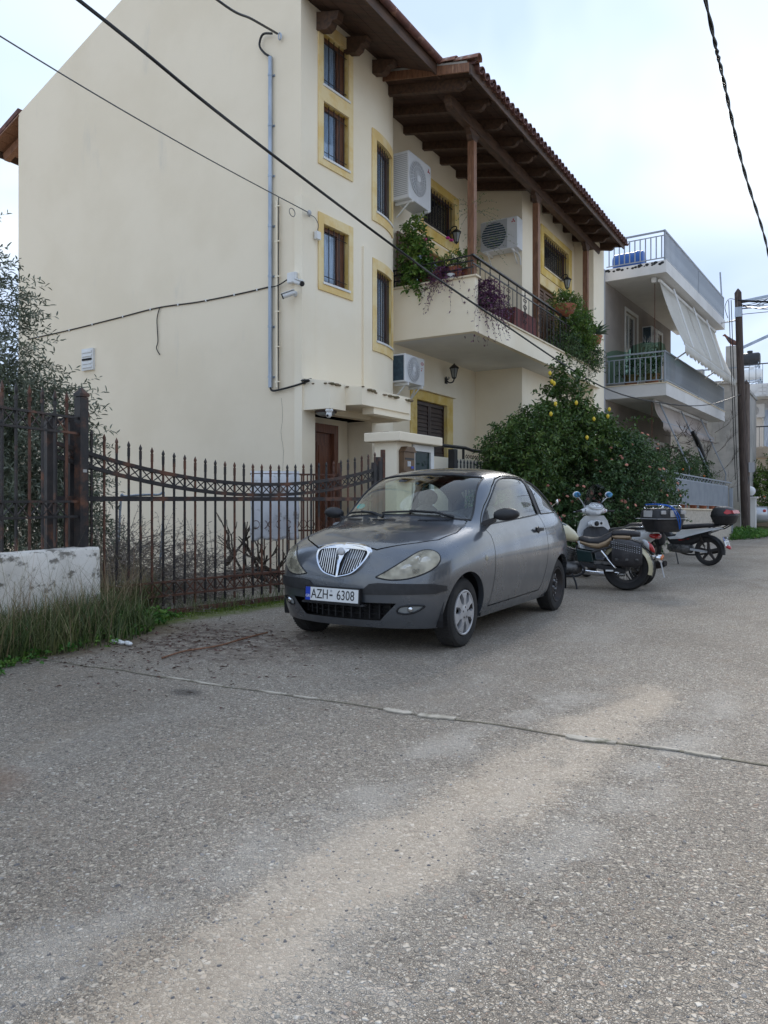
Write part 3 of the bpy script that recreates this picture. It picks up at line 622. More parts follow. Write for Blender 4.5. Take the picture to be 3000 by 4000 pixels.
def shutter_door(X, y0, y1, z0, z1, leaves, matn, frame_out, nsl=22, cap=True, inset=.05, surround='yellow'):
    flat_frame(X, y0, y1, z0, z1, frame_out, surround)
    for k in range(leaves[1]):
        if k not in leaves[0]: continue
        a = lerp(y0, y1, k / leaves[1]) + .004; b_ = lerp(y0, y1, (k + 1) / leaves[1]) - .004; fr = MB(); q = X - inset
        for r in ((a, a + .06, z0, z1 - .002), (b_ - .06, b_, z0, z1 - .002), (a + .06, b_ - .06, z0, z0 + .09), (a + .06, b_ - .06, z1 - .08, z1 - .002), (a + .06, b_ - .06, lerp(z0, z1, .45), lerp(z0, z1, .45) + .07)): fr.box(q - .04, q, *r)
        s = fr.build('shutter', matn, house)
        for i in range(nsl):
            z = lerp(z0 + .10, z1 - .10, (i + .5) / nsl); h = (z1 - z0 - .2) / nsl * .62; sl = MB(); sl.add([(q - .034, a + .061, z + h), (q - .006, a + .061, z - h), (q - .006, b_ - .061, z - h), (q - .034, b_ - .061, z + h), (q - .040, a + .061, z + h), (q - .012, a + .061, z - h), (q - .012, b_ - .061, z - h), (q - .040, b_ - .061, z + h)], [(0, 1, 2, 3), (7, 6, 5, 4), (0, 4, 5, 1), (3, 2, 6, 7), (1, 5, 6, 2), (0, 3, 7, 4)]); sl.build('slat', matn, s)
    MB().box(X - .19, X - .15, y0, y1, z0, z1).build('door_backing', 'dark', house)
shutter_door(RX, 13.92, 15.33, 1.26, 3.36, ((0, 1), 2), 'shutter', (13.66, 15.62, 1.26, 3.56))
MB().box(RX + .032, RX + .10, 13.9, 15.66, 3.562, 3.72).build('lintel_cap', 'plaster2', house)
# balcony door: left shutter open flat, glazed leaf behind
flat_frame(RX, 13.72, 15.25, 4.56, 6.62, (13.46, 15.5, 4.56, 6.84), 'yellowlight')
fr = MB()
for a in ((13.72, 13.80, 4.56, 6.62), (15.17, 15.25, 4.56, 6.62), (13.80, 15.17, 6.54, 6.62), (13.80, 15.17, 4.56, 4.66), (14.44, 14.54, 4.66, 6.54)): fr.box(RX - .12, RX - .06, *a)
dr = fr.build('balcony_door', 'winwood', house); MB().box(RX - .10, RX - .09, 13.8, 15.17, 4.66, 6.54).build('pane', 'pane', dr); MB().box(RX - .16, RX - .15, 13.74, 15.23, 4.58, 6.60).build('curtain', 'curtain', dr)
fr = MB(); q0, q1 = 13.05, 13.70
for r in ((q0, q0 + .06, 4.58, 6.60), (q1 - .06, q1, 4.58, 6.60), (q0 + .06, q1 - .06, 4.58, 4.66), (q0 + .06, q1 - .06, 6.52, 6.60)): fr.box(RX + .035, RX + .075, *r)
s = fr.build('shutter', 'shutterlight', house)
for i in range(26):
    z = lerp(4.68, 6.50, (i + .5) / 26); MB().bar((RX + .055, q0 + .061, z), (RX + .055, q1 - .061, z), .03, .05, up=(.6, 0, 1)).build('slat', 'shutterlight', s)
shutter_door(JX, 17.9, 19.3, 4.56, 6.60, ((0, 1), 2), 'shutterlight', (17.68, 19.55, 4.56, 6.84), 26, surround='yellowlight')
shutter_door(JX, 18.6, 20.0, 1.4, 3.0, ((0, 1), 2), 'shutter', (18.35, 20.25, 1.2, 3.22), 16)
# ------------------------------------------------------------------ balcony
BX, BY0, BY1, BZ = -5.8, 12.80, 21.22, 4.36
mb = MB(); mb.box(RX, BX, BY0 + .14, BY1 - .14, BZ, BZ + .17); bs = mb.build('balcony_slab', 'soffit', house)
MB().box(BX - .001, BX + .10 - .10 + .12 - .12 + .0, 0, 0, 0, 0)
mb = MB(); mb.prism([(RX + .002, BY0, BZ - .004), (BX + .001, BY0, BZ - .004), (BX + .001, BY0, 5.36), (RX + .002, BY0, 5.36)], (0, .138, 0)); mb.build('balcony_end_parapet', 'plaster2', house)
mb = MB(); mb.box(JX + .003, BX + .001, BY1 - .138, BY1, BZ - .004, 5.36); mb.build('balcony_end_parapet', 'plaster2', house)
mb = MB(); mb.box(BX - .12, BX + .001, BY0 + .14, BY1 - .14, BZ - .004, 4.80); mb.build('balcony_front_band', 'plaster2', house)
mb = MB(); mb.box(RX + .01, BX + .045, BY0 - .04, BY0 + .17, 5.362, 5.395); mb.build('coping', 'marble', house); MB().box(JX + .01, BX + .045, BY1 - .17, BY1 + .04, 5.362, 5.395).build('coping', 'marble', house)
n = 7
for i in range(n): MB().box(BX - .14, BX + .035, lerp(BY0 + .18, BY1 - .18, i / n) + .003, lerp(BY0 + .18, BY1 - .18, (i + 1) / n) - .003, 4.802, 4.832).build('coping', 'marble', house)
# railing: handrail, second rail, alternating plain bars and scrolled bars
rl = MB(); rx = BX - .05; rl.bar((rx, BY0 - .01, 5.77), (rx, BY1, 5.70), .055, .03); railing = rl.build('balcony_railing', 'blackpaint', house)
MB().bar((rx, BY0 + .01, 5.62), (rx, BY1, 5.56), .02, .02).build('lower_rail', 'blackpaint', railing)
def spiral(c, r, a0, turns, n=12, sgn=1, ax='y'):
    return [Vector((c[0], c[1] + math.cos(a0 + sgn * 2 * PI * turns * i / n) * r * (1 - .6 * i / n), c[2] + math.sin(a0 + sgn * 2 * PI * turns * i / n) * r * (1 - .6 * i / n))) for i in range(n + 1)]
sc_mb = MB()
for s in (-1, 1):
    for zc in (.30, .62): 
        for q in (-1, 1):
            sc_mb.tube(spiral((0, s * .055, zc + q * .075), .05, (0 if s < 0 else PI), .9, 10, q * s), .007, 4)
    sc_mb.tube(crv([(0, s * .105, .38), (0, s * .02, .47), (0, s * .105, .55)], 4), .007, 4)
sc_mb.tube([(0, 0, .0), (0, 0, .93)], .009, 4); sc_mb.ell((0, 0, .80), (.02, .02, .025), 6, 4)
scroll = sc_mb.mesh('scroll_bar', 'iron'); plain = MB().tube([(0, 0, 0), (0, 0, .79)], .007, 4).mesh('plain_bar', 'iron')
post = MB().tube([(0, 0, 0), (0, 0, .93)], .012, 4).mesh('rail_post', 'blackpaint')
k = 0; y = BY0 + .35
while y < BY1 - .12:
    nm, me = (('rail_post', post), ('plain_bar', plain), ('scroll_bar', scroll), ('plain_bar', plain))[k % 4]
    link(nm, me, railing, Matrix.Translation((rx, y, 4.832))); k += 1; y += .235
# railing over the left end: three rails on short posts
for z in (5.56, 5.68, 5.78): MB().bar((RX + .05, BY0 + .06, z - .03), (rx, BY0 + .06, z), .022).build('end_rail', 'blackpaint', railing)
for i in range(7): 
    x = lerp(RX + .1, rx - .05, i / 6); MB().bar((x, BY0 + .06, 5.395), (x, BY0 + .06, 5.76), .014).build('end_bar', 'blackpaint', railing)
for i in range(5):
    x = lerp(JX + .1, rx, i / 4); MB().bar((x, BY1 - .06, 5.395), (x, BY1 - .06, 5.72), .014).build('end_bar', 'blackpaint', railing)
MB().bar((JX + .05, BY1 - .06, 5.70), (rx + .03, BY1 - .06, 5.70), .022).build('end_rail', 'blackpaint', railing)
# ------------------------------------------------------------------ main roof with front eave over the bay, back eave
def slab(x0, z0, x1, z1, y0, y1, th): return MB().prism([(x0, y0, z0), (x1, y0, z1), (x1, y0, z1 + th), (x0, y0, z0 + th)], (0, y1 - y0, 0))
roof = slab(-10.62, roofz(-10.62) + .06, -7.0, 8.96 + .06, GY + .25, 21.7, .12).build('roof', 'tile', house)
slab(-14.21, 8.96 + .06, -10.62, roofz(-10.62) + .06, GY + .25, 21.7, .12).build('roof_slope', 'tile', roof)
eave_top = 8.96; ex = -5.93; ez = 8.96 - .41 * (ex + 7.03)
for i in range(5):                                                # soffit boards of the front eave
    x0 = lerp(-7.1, ex, i / 5) + .004; x1 = lerp(-7.1, ex, (i + 1) / 5) - .004
    slab(x0, 8.96 - .41 * (x0 + 7.03), x1, 8.96 - .41 * (x1 + 7.03), GY - .05, 11.62, .025).build('soffit_board', 'board', roof)
slab(-7.1, 9.02, ex, ez + .03, GY - .05, 11.62, .05).build('eave_deck', 'wood', roof)
MB().box(ex, ex + .03, GY - .08, 11.64, ez - .05, ez + .17).build('fascia', 'wood', roof)
mb = MB(); mb.tube([(ex + .09, GY - .1, ez + .17), (ex + .09, 11.66, ez + .17)], .06, 10); mb.build('gutter', 'tile', roof, smooth=50)
MB().box(ex - .25, ex + .02, GY - .08, 11.64, ez + .172, ez + .24).build('eave_tiles', 'tile', roof)
for yy, ux in ((9.62, .36), (10.35, 1.1), (11.1, 1.9), ):           # shaped brackets
    b0 = bP(ux, 8.72).x - .03; pr = [(b0, 0, 8.86 - .41 * (b0 + 7.0)), (b0, 0, 8.62 - .41 * 0), (b0 + .22, 0, 8.56), (b0 + .30, 0, 8.60), (b0 + .33, 0, 8.66), (b0 + .42, 0, 8.66), (b0 + .46, 0, 8.94 - .41 * (b0 + .46 + 7.03))]
    MB().prism([(p_[0], yy, p_[2]) for p_ in pr], (0, .14, 0)).build('bracket', 'wood', roof)
for i in range(4):                                                # back eave beyond the gable
    x0 = -14.19 - .24 * (i + 1) + .004; x1 = -14.19 - .24 * i - .004
    slab(x0, 8.96 + .41 * (x0 + 14.21), x1, 8.96 + .41 * (x1 + 14.21), GY - .02, 21.7, .03).build('soffit_board', 'woodred', roof)
slab(-15.2, 8.60, -14.2, 9.03, GY - .02, 21.7, .10).build('back_eave', 'tile', roof); MB().box(-15.23, -15.2, GY - .04, 21.7, 8.46, 8.72).build('fascia', 'wood', roof)
for i in range(2): MB().bar((-14.2, GY + .3 + i * 3, 8.80), (-15.1, GY + .3 + i * 3, 8.45), .12, .16).build('bracket', 'woodred', roof)
# ------------------------------------------------------------------ porch roof on posts over the balcony
PX0, PX1, PY0, PY1 = -7.66, -5.30, 11.5, 21.7
def pz(x): return 8.36 + (-5.30 - x) * .19
pr = slab(PX0, pz(PX0) + .06, PX1, pz(PX1) + .06, PY0, PY1, .04).build('porch_roof', 'wood', house)
nb = 14
for i in range(nb):
    x0 = lerp(PX0, PX1 - .03, i / nb) + .003; x1 = lerp(PX0, PX1 - .03, (i + 1) / nb) - .003
    slab(x0, pz(x0) + .035, x1, pz(x1) + .035, PY0 + .02, PY1 - .02, .02).build('roof_board', 'board', pr)
nr = 13
for i in range(nr):
    y = lerp(PY0 + .30, PY1 - .12, i / (nr - 1)); a = (PX0 + .01, y, pz(PX0) - .045); b_ = (PX1 - .30, y, pz(PX1 - .30) - .045); mb = MB()
    e = PX1 - .12; prf = [(PX0, pz(PX0) + .03), (e, pz(e) + .03), (e, pz(e) - .02), (e - .05, pz(e) - .045), (e - .09, pz(e) - .035), (e - .14, pz(e) - .10), (e - .2, pz(e) - .115), (PX0, pz(PX0) - .12)]
    mb.prism([(p_[0], y - .05, p_[1]) for p_ in prf], (0, .10, 0)); mb.build('rafter', 'wood', pr)
MB().box(PX1, PX1 + .03, PY0 - .03, PY1 + .03, pz(PX1) - .07, pz(PX1) + .11).build('fascia', 'wood', pr)
slab(PX0, pz(PX0) - .02, PX1 - .001, pz(PX1) - .02, PY0 - .03, PY0, .15).build('fascia', 'woodred', pr)
slab(PX0, pz(PX0) - .02, PX1 - .001, pz(PX1) - .02, PY1, PY1 + .03, .15).build('fascia', 'wood', pr)
bx = -5.96; zb = pz(bx) - .12
mb = MB(); ya, yb_ = 11.98, 21.55; h = .21
mb.prism([(bx - .07, y_, z_) for y_, z_ in ((ya, zb), (ya, zb - .08), (ya + .05, zb - .11), (ya + .07, zb - .16), (ya + .16, zb - h), (yb_ - .16, zb - h), (yb_ - .07, zb - .16), (yb_ - .05, zb - .11), (yb_, zb - .08), (yb_, zb))], (.14, 0, 0)); mb.build('beam', 'wood', pr)
for y in (13.03, 16.50, 20.36):
    MB().box(bx - .065, bx + .065, y - .065, y + .065, 4.53, zb - h - .20).build('post', 'woodred', house)
    MB().prism([(bx - .055, y_ + y, z_) for y_, z_ in ((-.22, zb - h - .002), (-.22, zb - h - .07), (-.14, zb - h - .10), (-.12, zb - h - .17), (-.066, zb - h - .198), (.066, zb - h - .198), (.12, zb - h - .17), (.14, zb - h - .10), (.22, zb - h - .07), (.22, zb - h - .002))], (.11, 0, 0)).build('post_capital', 'wood', house)
# tiles: one visible row of barrel tiles along the eave, one along the near verge, the rest joined
def tile_mesh(L_, r0, r1, matn, n=6):
    mb = MB(); ring = lambda x, r, t: [Vector((x, (r - t) * math.cos(PI * j / n), (r - t) * math.sin(PI * j / n))) for j in range(n + 1)]
    mb.loft([ring(0, r0, 0) + ring(0, r0, .014)[::-1], ring(L_, r1, 0) + ring(L_, r1, .014)[::-1]]); return mb.mesh('roof_tile', matn, 50)
tm = tile_mesh(.46, .082, .10, 'tile'); vm = tile_mesh(.46, .085, .10, 'tilelight')
slope = math.atan(.19); rt = random.Random(4); nt_ = 46; P_ = (PY1 - PY0 + .1) / nt_
for i in range(nt_):
    y = PY0 + .03 + P_ * i + .08
    mm = Matrix.Translation((PX1 - .36 + rt.uniform(-.01, .01), y, pz(PX1 - .36) + .115)) @ Matrix.Rotation(slope, 4, 'Y') @ Matrix.Rotation(rt.uniform(-.03, .03), 4, 'Z'); link('roof_tile', tm, pr, mm)
    mm = mm @ Matrix.Translation((.025, P_ / 2, .03)) @ Matrix.Rotation(PI, 4, 'X'); link('roof_tile', tm, pr, mm)
mb = MB(); n = nt_ * 8; rows = [PX0, -6.9, -6.15, PX1 - .30]
for i in range(n + 1):
    y = PY0 + (PY1 - PY0) * i / n; hh = .06 * math.sin(i / 8 * 2 * PI)
    for x in rows: mb.v.append((x, y, pz(x) + .16 + hh))
for i in range(n):
    for j in range(len(rows) - 1): q = i * len(rows) + j; mb.f.append((q, q + len(rows), q + len(rows) + 1, q + 1)); mb.m.append(0)
tag(mb.build('roof_tiles', 'tile', pr, smooth=80), kind='stuff')
for i in range(6):
    x = PX0 + .02 + i * .41; mm = Matrix.Translation((x, PY0 + .02 + rt.uniform(-.01, .01), pz(x) + .16 + .012 * (5 - i) * 0 + rt.uniform(0, .02))) @ Matrix.Rotation(slope - .04, 4, 'Y'); link('roof_tile', vm, pr, mm)
slab(PX0, pz(PX0) + .131, PX1 - .05, pz(PX1) + .131, PY0 - .025, PY0 + .10, .045).build('verge_mortar', 'concrete', pr)
# ------------------------------------------------------------------ entrance niche, door, canopy
nx = C0.x
MB().box(-7.62, -7.45, GY + .30, GY + .305 + 1.5, 0, 2.62).build('niche_back', 'plaster2', house)
mb = MB(); y1 = bayf(NU)[1]; mb.box(-7.60, bayf(NU)[0], y1 - .02, y1 + .12, 0, 2.61); mb.build('niche_wall', 'plaster2', house)
MB().box(-7.6, nx + .05, GY + .02, y1, 0, .18).build('door_step', 'marble', house)
fr = MB(); dx = -7.44; a, b_ = GY + .30, GY + 1.32
for r in ((a, a + .07, .18, 2.5), (b_ - .12, b_, .18, 2.5), (a + .07, b_ - .12, 2.36, 2.5)): fr.box(dx, dx + .13, *r)
fr.build('door_frame', 'doorwood', house)
dr = MB().box(dx + .02, dx + .06, a + .07, b_ - .12, .19, 2.36).build('door', 'doorwood', house)
for k, (ya_, yb2) in enumerate(((a + .14, a + .42), (a + .48, b_ - .20))):
    for za, zc in ((.35, 1.0), (1.12, 2.2)):
        mb = MB(); mb.prism([(dx + .061, ya_, za), (dx + .061, yb2, za), (dx + .061, yb2, zc), (dx + .061, ya_, zc)], (.012, 0, 0)); mb.prism([(dx + .0735, ya_ + .05, za + .05), (dx + .0735, yb2 - .05, za + .05), (dx + .0735, yb2 - .05, zc - .05), (dx + .0735, ya_ + .05, zc - .05)], (.012, 0, 0)); mb.build('door_panel', 'doorwood', dr)
MB().box(dx + .061, dx + .10, a + .11, a + .15, 1.1, 1.25).build('handle', 'chrome', dr)
# canopy: deep front box over the door, thinner slab running out to the right
can = MB(); cx1 = -6.55
can.prism([(nx - .01, GY + .0, 2.62), (cx1, GY + .0, 2.62), (cx1, GY + .0, 3.02), (nx - .01, GY + .0, 3.12)], (0, .42, 0)); c_o = can.build('canopy', 'plaster2', house)
mb = MB(); mb.prism([(nx - .01, GY + .42, 2.72), (cx1 + .30, GY + .42, 2.70), (cx1 + .30, GY + .42, 2.97), (nx - .01, GY + .42, 3.06)], (0, 1.5, 0)); mb.build('canopy_slab', 'plaster2', house)
mb = MB(); mb.box(cx1 + .06, cx1 + .27, GY + .80, GY + 1.98, 2.60, 2.95); mb.build('canopy_fascia', 'plaster2', house)
MB().box(nx, cx1 + .1, GY + 1.80, GY + 1.96, 2.58, 2.72).build('canopy_edge', 'plaster2', house)
mb = MB(); rr = random.Random(8)
for i in range(150):
    y = GY + rr.uniform(-.02, 1.98); x = rr.uniform(cx1 - .5, cx1 + (.02 if y < GY + .4 else .34)); z = 3.0 - .12 * (x - cx1) * .5 + (.0 if y < GY + .45 else -.03) - (0.02 if y > GY + .8 else 0)
    s_ = rr.uniform(.02, .06); mb.ell((x, y, z - .01), (s_, s_ * 1.3, s_ * .45), 6, 4)
tag(mb.build('flaking_moss', mat('moss_and_flakes', (.16, .14, .08), (.30, .22, .16), sc_=12, rough=1, bump=.5, bsc=60), house), kind='stuff')
# terrace in front of the ground floor
MB().box(RX + .003, -6.62, 12.9, 21.7, 0, 1.24).build('terrace', 'plaster2', house)
MB().box(-6.62, -6.48, 10.7, 16.3, 0, 2.06).build('terrace_wall', 'plaster2', house)
tr = MB().tube([(-6.55, 10.75, 2.27), (-6.55, 14.0, 2.30), (-6.55, 14.3, 2.27), (-6.45, 16.2, 2.25)], .035, 8).build('terrace_rail', 'blackpaint', house, smooth=50)
for y in (11.2, 12.6, 13.9, 15.1, 16.1): MB().box(-6.57, -6.53, y - .02, y + .02, 2.06, 2.27).build('rail_post', 'blackpaint', tr)
for k in range(5): 
    mb = MB()
    for s in (-1, 1): mb.tube(spiral((-6.55, 14.1 + k * .22 + s * .05, 2.14), .05, PI if s > 0 else 0, 1, 10, s), .008, 4)
    mb.build('rail_scroll', 'iron', tr)
# ------------------------------------------------------------------ things fixed to the house
def ac_unit(loc, rz, W, H, D, label, fan=(.36, .5, .33), louvers=True, logo=None, square=False, group='air conditioner units on house walls', scale_small=False):
    """front faces local -y; origin at bottom centre of the back"""
    t = thing('air_conditioner', label, 'air conditioner', loc, rz, group, world=False)
    MB().box(-W / 2, W / 2, -D, 0, 0, H).build('casing', 'acwhite', t, bevel=.012)
    fx = lerp(-W / 2, W / 2, fan[0]); fz = H * fan[1]; r = H * fan[2]; y = -D - .004; RX_ = Matrix.Translation((fx, y, fz)) @ Matrix.Rotation(R(90), 4, 'X')
    if square: MB().box(fx - r * 1.1, fx + r * 1.1, -D - .004, -D - .001, fz - r * 1.1, fz + r * 1.12).build('fan_panel', 'acgrey', t)
    mb = MB(); mb.lathe([(0, 0), (r, 0), (r, .003), (0, .003)], 32, RX_); mb.build('fan_opening', 'acdark' if square else 'acgrey', t)
    g = MB(); y2 = y - .012
    if square:
        for k in range(11):
            z = fz - r + 2 * r * (k + .5) / 11; w = math.sqrt(max(0, r * r - (z - fz) ** 2)); g.bar((fx - w, y2, z), (fx + w, y2, z), .012)
    else:
        for k in range(26):
            a = 2 * PI * k / 26; a2 = a + .22; g.tube([(fx + math.cos(a) * r * .2, y2, fz + math.sin(a) * r * .2), (fx + math.cos(a2) * r * .62, y2 - .012, fz + math.sin(a2) * r * .62), (fx + math.cos(a2 + .1) * r, y2 + .006, fz + math.sin(a2 + .1) * r)], .0045, 4)
        for q in (.45, .72, 1): g.tube([(fx + math.cos(2 * PI * k / 28) * r * q, y2 - .004, fz + math.sin(2 * PI * k / 28) * r * q) for k in range(29)], .004, 4)
        g.lathe([(0, .02), (r * .2, .016), (r * .22, 0), (0, 0)], 16, Matrix.Translation((fx, y2, fz)) @ Matrix.Rotation(R(90), 4, 'X'))
    g.build('fan_grille', 'acwhite' if not square else 'acgrey', t)
    bl = MB()
    for k in range(3):
        a = k * 2.094; bl.add([(fx, y - .003, fz), (fx + math.cos(a) * r * .9, y - .004, fz + math.sin(a) * r * .9), (fx + math.cos(a + .9) * r * .9, y - .008, fz + math.sin(a + .9) * r * .9)], [(0, 1, 2)])
    bl.build('fan_blade', 'acgrey' if not square else 'acdark', t)
    if louvers:
        for k in range(22):
            z = H * .08 + H * .84 * k / 21; MB().box(-W / 2 - .006, -W / 2 - .001, -D * .92, -D * .08, z, z + H * .017).build('louver', 'acgrey', t)
    else: MB().box(-W / 2 - .005, -W / 2 - .001, -D * .9, -D * .08, H * .06, H * .94).build('coil_panel', 'acdark', t)
    if logo == 'diamonds':
        cx, cz, s = W * .39, H * .86, .034; lg = MB()
        for a in (90, 210, 330):
            d1 = Vector((math.cos(R(a)), 0, math.sin(R(a)))); p = Vector((math.cos(R(a + 90)), 0, math.sin(R(a + 90)))); c0 = Vector((cx, -D - .003, cz))
            lg.prism([c0, c0 + d1 * s * .87 + p * s * .5, c0 + d1 * s * 1.74, c0 + d1 * s * .87 - p * s * .5], (0, -.002, 0))
        lg.build('emblem', 'red', t)
    if logo == 'oval':
        lg = MB(); lg.lathe([(.055, 0), (.055, .003), (.043, .003), (.043, 0)], 20, Matrix.Translation((W * .37, -D - .001, H * .80)) @ Matrix.Rotation(R(90), 4, 'X') @ Matrix.Diagonal((1, .6, 1, 1))); lg.box(W * .37 - .03, W * .37 + .03, -D - .004, -D - .001, H * .795, H * .81)
        lg.box(W * .37 - .04, W * .37 + .03, -D - .004, -D - .001, H * .62, H * .635); lg.box(W * .37 - .04, W * .37 - .015, -D - .004, -D - .001, H * .53, H * .58); lg.build('emblem', 'red', t)
    for s in (-1, 1):
        b = MB(); b.bar((s * W * .36, .0, -.03), (s * W * .36, -D - .02, -.03), .035, .05); b.bar((s * W * .36, -.02, -.28), (s * W * .36, -D * .8, -.05), .02); b.build('bracket', 'white', t)
    mb = MB(); mb.tube(crv([(W / 2 - .1, -D * .5, .0), (W / 2 - .06, -D * .3, -.1), (W / 2 - .05, -.02, -.2), (W / 2 - .05, .0, -.32)], 5), .016, 6); mb.build('pipe', 'white', t)
    return t
ac_unit((-7.40, 12.98, 6.98), R(90), .90, .90, .36, 'big white air conditioner with slatted side high on the wall beside the curved bay', (.40, .52, .36), True, 'diamonds')
ac_unit((-6.87, 16.88, 7.08), 0, .88, .72, .34, 'white air conditioner with square dark fan grille over the balcony beside the middle post', (.34, .5, .42), False, 'diamonds', square=True)
ac_unit((-7.42, 12.92, 3.50), R(90), .78, .54, .30, 'small white air conditioner under the balcony beside the shuttered door', (.42, .5, .43), False, 'oval')
def lantern(loc, rz, label, up=False):
    """wall plate in the local yz plane, lamp hangs out along local +x"""
    t = thing('wall_lantern', label, 'wall lamp', loc, rz, 'black wall lanterns of the cream house', world=False); h = -.05 if up else 0
    MB().prism([(0, -.05, -.07 + h), (0, .05, -.07 + h), (0, .05, .06 + h), (0, 0, .09 + h), (0, -.05, .06 + h)], (.025, 0, 0)).build('wall_plate', 'blackpaint', t)
    pts = [(.02, 0, -.04), (.08, 0, -.10), (.17, 0, -.10), (.21, 0, -.04)] if up else [(.02, 0, .0), (.07, 0, .08), (.15, 0, .12), (.21, 0, .10), (.21, 0, .06)]
    mb = MB(); mb.tube(crv(pts, 5), .014, 6); mb.tube(spiral((.07, 0, .0 if not up else -.05), .035, 0, .9, 8)[:0] or crv([(.03, 0, -.03), (.08, 0, -.02), (.08, 0, .03)], 4), .009, 5); mb.build('arm', 'blackpaint', t)
    z0 = .0 if up else -.24; X = Matrix.Translation((.21, 0, z0))
    hx = lambda prof, n=6: MB().lathe(prof, n, X)
    b = hx([(.0, -.05), (.012, -.05), (.02, -.03), (.045, -.015), (.05, 0), (.0, 0)]); b.lathe([(.0, .20), (.115, .20), (.12, .215), (.07, .255), (.03, .285), (.018, .30), (.0, .33)], 6, X)
    for k in range(6):
        a = 2 * PI * k / 6; b.bar(X @ Vector((.048 * math.cos(a), .048 * math.sin(a), 0)), X @ Vector((.094 * math.cos(a), .094 * math.sin(a), .2)), .010)
    b.build('lamp_frame', 'blackpaint', t)
    g = MB(); g.lathe([(.043, .002), (.088, .198)], 6, X); g.build('lamp_glass', M['lampglass'], t)
M['lampglass'] = mat('frosted_lamp_glass', (.42, .44, .44), rough=.25, trans=.4)
lantern((RX + .003, 15.42, 7.28), 0, 'black wall lantern above the open balcony door, under the large air conditioner')
lantern((JX + .003, 19.62, 7.08), 0, 'black wall lantern above the far closed balcony shutters')
lantern((RX + .003, 15.30, 3.98), 0, 'black wall lantern under the balcony, above the brown shuttered door', up=True)
# cameras on the corner, junction boxes
def bullet(loc, d, label):
    t = thing('security_camera', label, 'security camera', loc, 0, 'white bullet cameras on the house corner', world=True); p = Vector(loc); d = Vector(d).normalized(); mb = MB()
    q = p + Vector((0, -.10, -.02)); mb.tube([p, p + Vector((0, -.012, 0))], .045, 12); mb.tube([p + Vector((0, -.01, 0)), q], .016, 8); mb.ell(q, (.03, .03, .03), 10, 6); mb.build('mount', 'white', t, smooth=50)
    mb = MB(); mb.tube([q - d * .05, q + d * .13], .036, 14); mb.build('camera_body', 'white', t, smooth=50)
    mb = MB(); mb.tube([q + d * .131, q + d * .15], .039, 14); mb.build('lens_ring', 'black', t, smooth=50)
    q2 = q + d * .04 + Vector((0, 0, .045)); MB().bar(q2 - d * .09, q2 + d * .12, .085, .008).build('sun_shield', 'white', t)
CW = GY - .036
bullet((C0.x + .03, CW, 4.56), (.8, -.25, -.35), 'white bullet camera on the house corner pointing right towards the door')
bullet((C0.x - .08, CW, 4.40), (-.75, -.45, -.30), 'white bullet camera on the house corner pointing left over the yard')
t = thing('junction_box', 'square white junction box above the two bullet cameras', 'junction box', (C0.x - .12, CW, 4.62)); MB().box(C0.x - .19, C0.x - .03, CW - .07, CW, 4.56, 4.72).build('box', 'white', t, bevel=.008); MB().box(C0.x - .18, C0.x - .04, CW - .076, CW - .0705, 4.57, 4.71).build('lid', 'white', t)
t = thing('junction_box', 'tiny pale junction box hanging under the insulator left of the single window', 'junction box', bP(.30, 5.30, .03)); mb = MB(); p = bP(.30, 5.36, .001); mb.box(p.x + .045, p.x + .10, p.y - .05, p.y + .05, 5.30, 5.42); mb.build('box', 'white', t); MB().tube(crv([p + Vector((.06, 0, .06)), p + Vector((.1, -.02, .15)), p + Vector((.06, -.05, .26)), p + Vector((.04, -.16, .28))], 5), .006, 5).build('lead', 'cablegrey', t)
# dome camera and round ceiling light under the canopy
t = thing('ceiling_lamp', 'round flush ceiling lamp under the door canopy', 'lamp', (-6.80, GY + .27, 2.6)); mb = MB(); mb.lathe([(0, 2.615), (.17, 2.615), (.17, 2.585), (.0, 2.585)], 28, Matrix.Translation((-6.80, GY + .24, 0))); mb.build('rim', 'shutter', t, smooth=40); mb = MB(); mb.lathe([(.15, 2.584), (.13, 2.555), (.08, 2.535), (0, 2.528)], 28, Matrix.Translation((-6.80, GY + .24, 0))); mb.build('diffuser', 'lampglass', t, smooth=60)
t = thing('dome_camera', 'white dome camera hanging beside the round canopy lamp', 'security camera', (-6.60, GY + .10, 2.6)); X = Matrix.Translation((-6.605, GY + .06, 2.617)); mb = MB(); mb.lathe([(0, 0), (.055, 0), (.06, -.03), (.045, -.045), (.04, -.075), (0, -.075)], 18, X); mb.build('housing', 'white', t, smooth=40); mb = MB(); mb.ell((-6.605, GY + .05, 2.525), (.045, .045, .045), 14, 8); mb.build('ball', 'white', t, smooth=80); MB().tube([(-6.60, GY + .012, 2.515), (-6.60, GY - .0, 2.512)], .018, 10).build('lens', 'black', t)
# galvanised conduit and old pipe on the gable, vent
px_ = at(588, 500, Y=GY).x
t = thing('conduit', 'long galvanised steel conduit running up the blank side wall', 'pipe', (px_, GY - .04, 2.9)); za = at(588, 838, Y=GY).z; zb2 = at(588, 126, Y=GY).z
MB().tube([(px_, GY - .045, za), (px_, GY - .045, zb2)], .034, 12).build('pipe', 'galv', t, smooth=50)
for i in range(7):
    z = lerp(za + .15, zb2 - .3, i / 6); mb = MB(); mb.tube([(px_, GY - .045, z), (px_, GY - .045, z + .035)], .040, 12); mb.box(px_ - .06, px_ + .06, GY - .012, GY - .001, z, z + .03); mb.build('clamp', 'galv', t, smooth=50)
a = at(605, 75, Y=GY - .03); mb = MB(); mb.tube(crv([(px_, GY - .045, zb2), (px_ - .12, GY - .06, zb2 + .10), (px_ - .20, GY - .07, zb2 + .24), (px_ - .13, GY - .07, zb2 + .38), (a.x - .12, GY - .08, a.z + .03)], 6), .018, 7); mb.build('lead', 'cable', t, smooth=60)
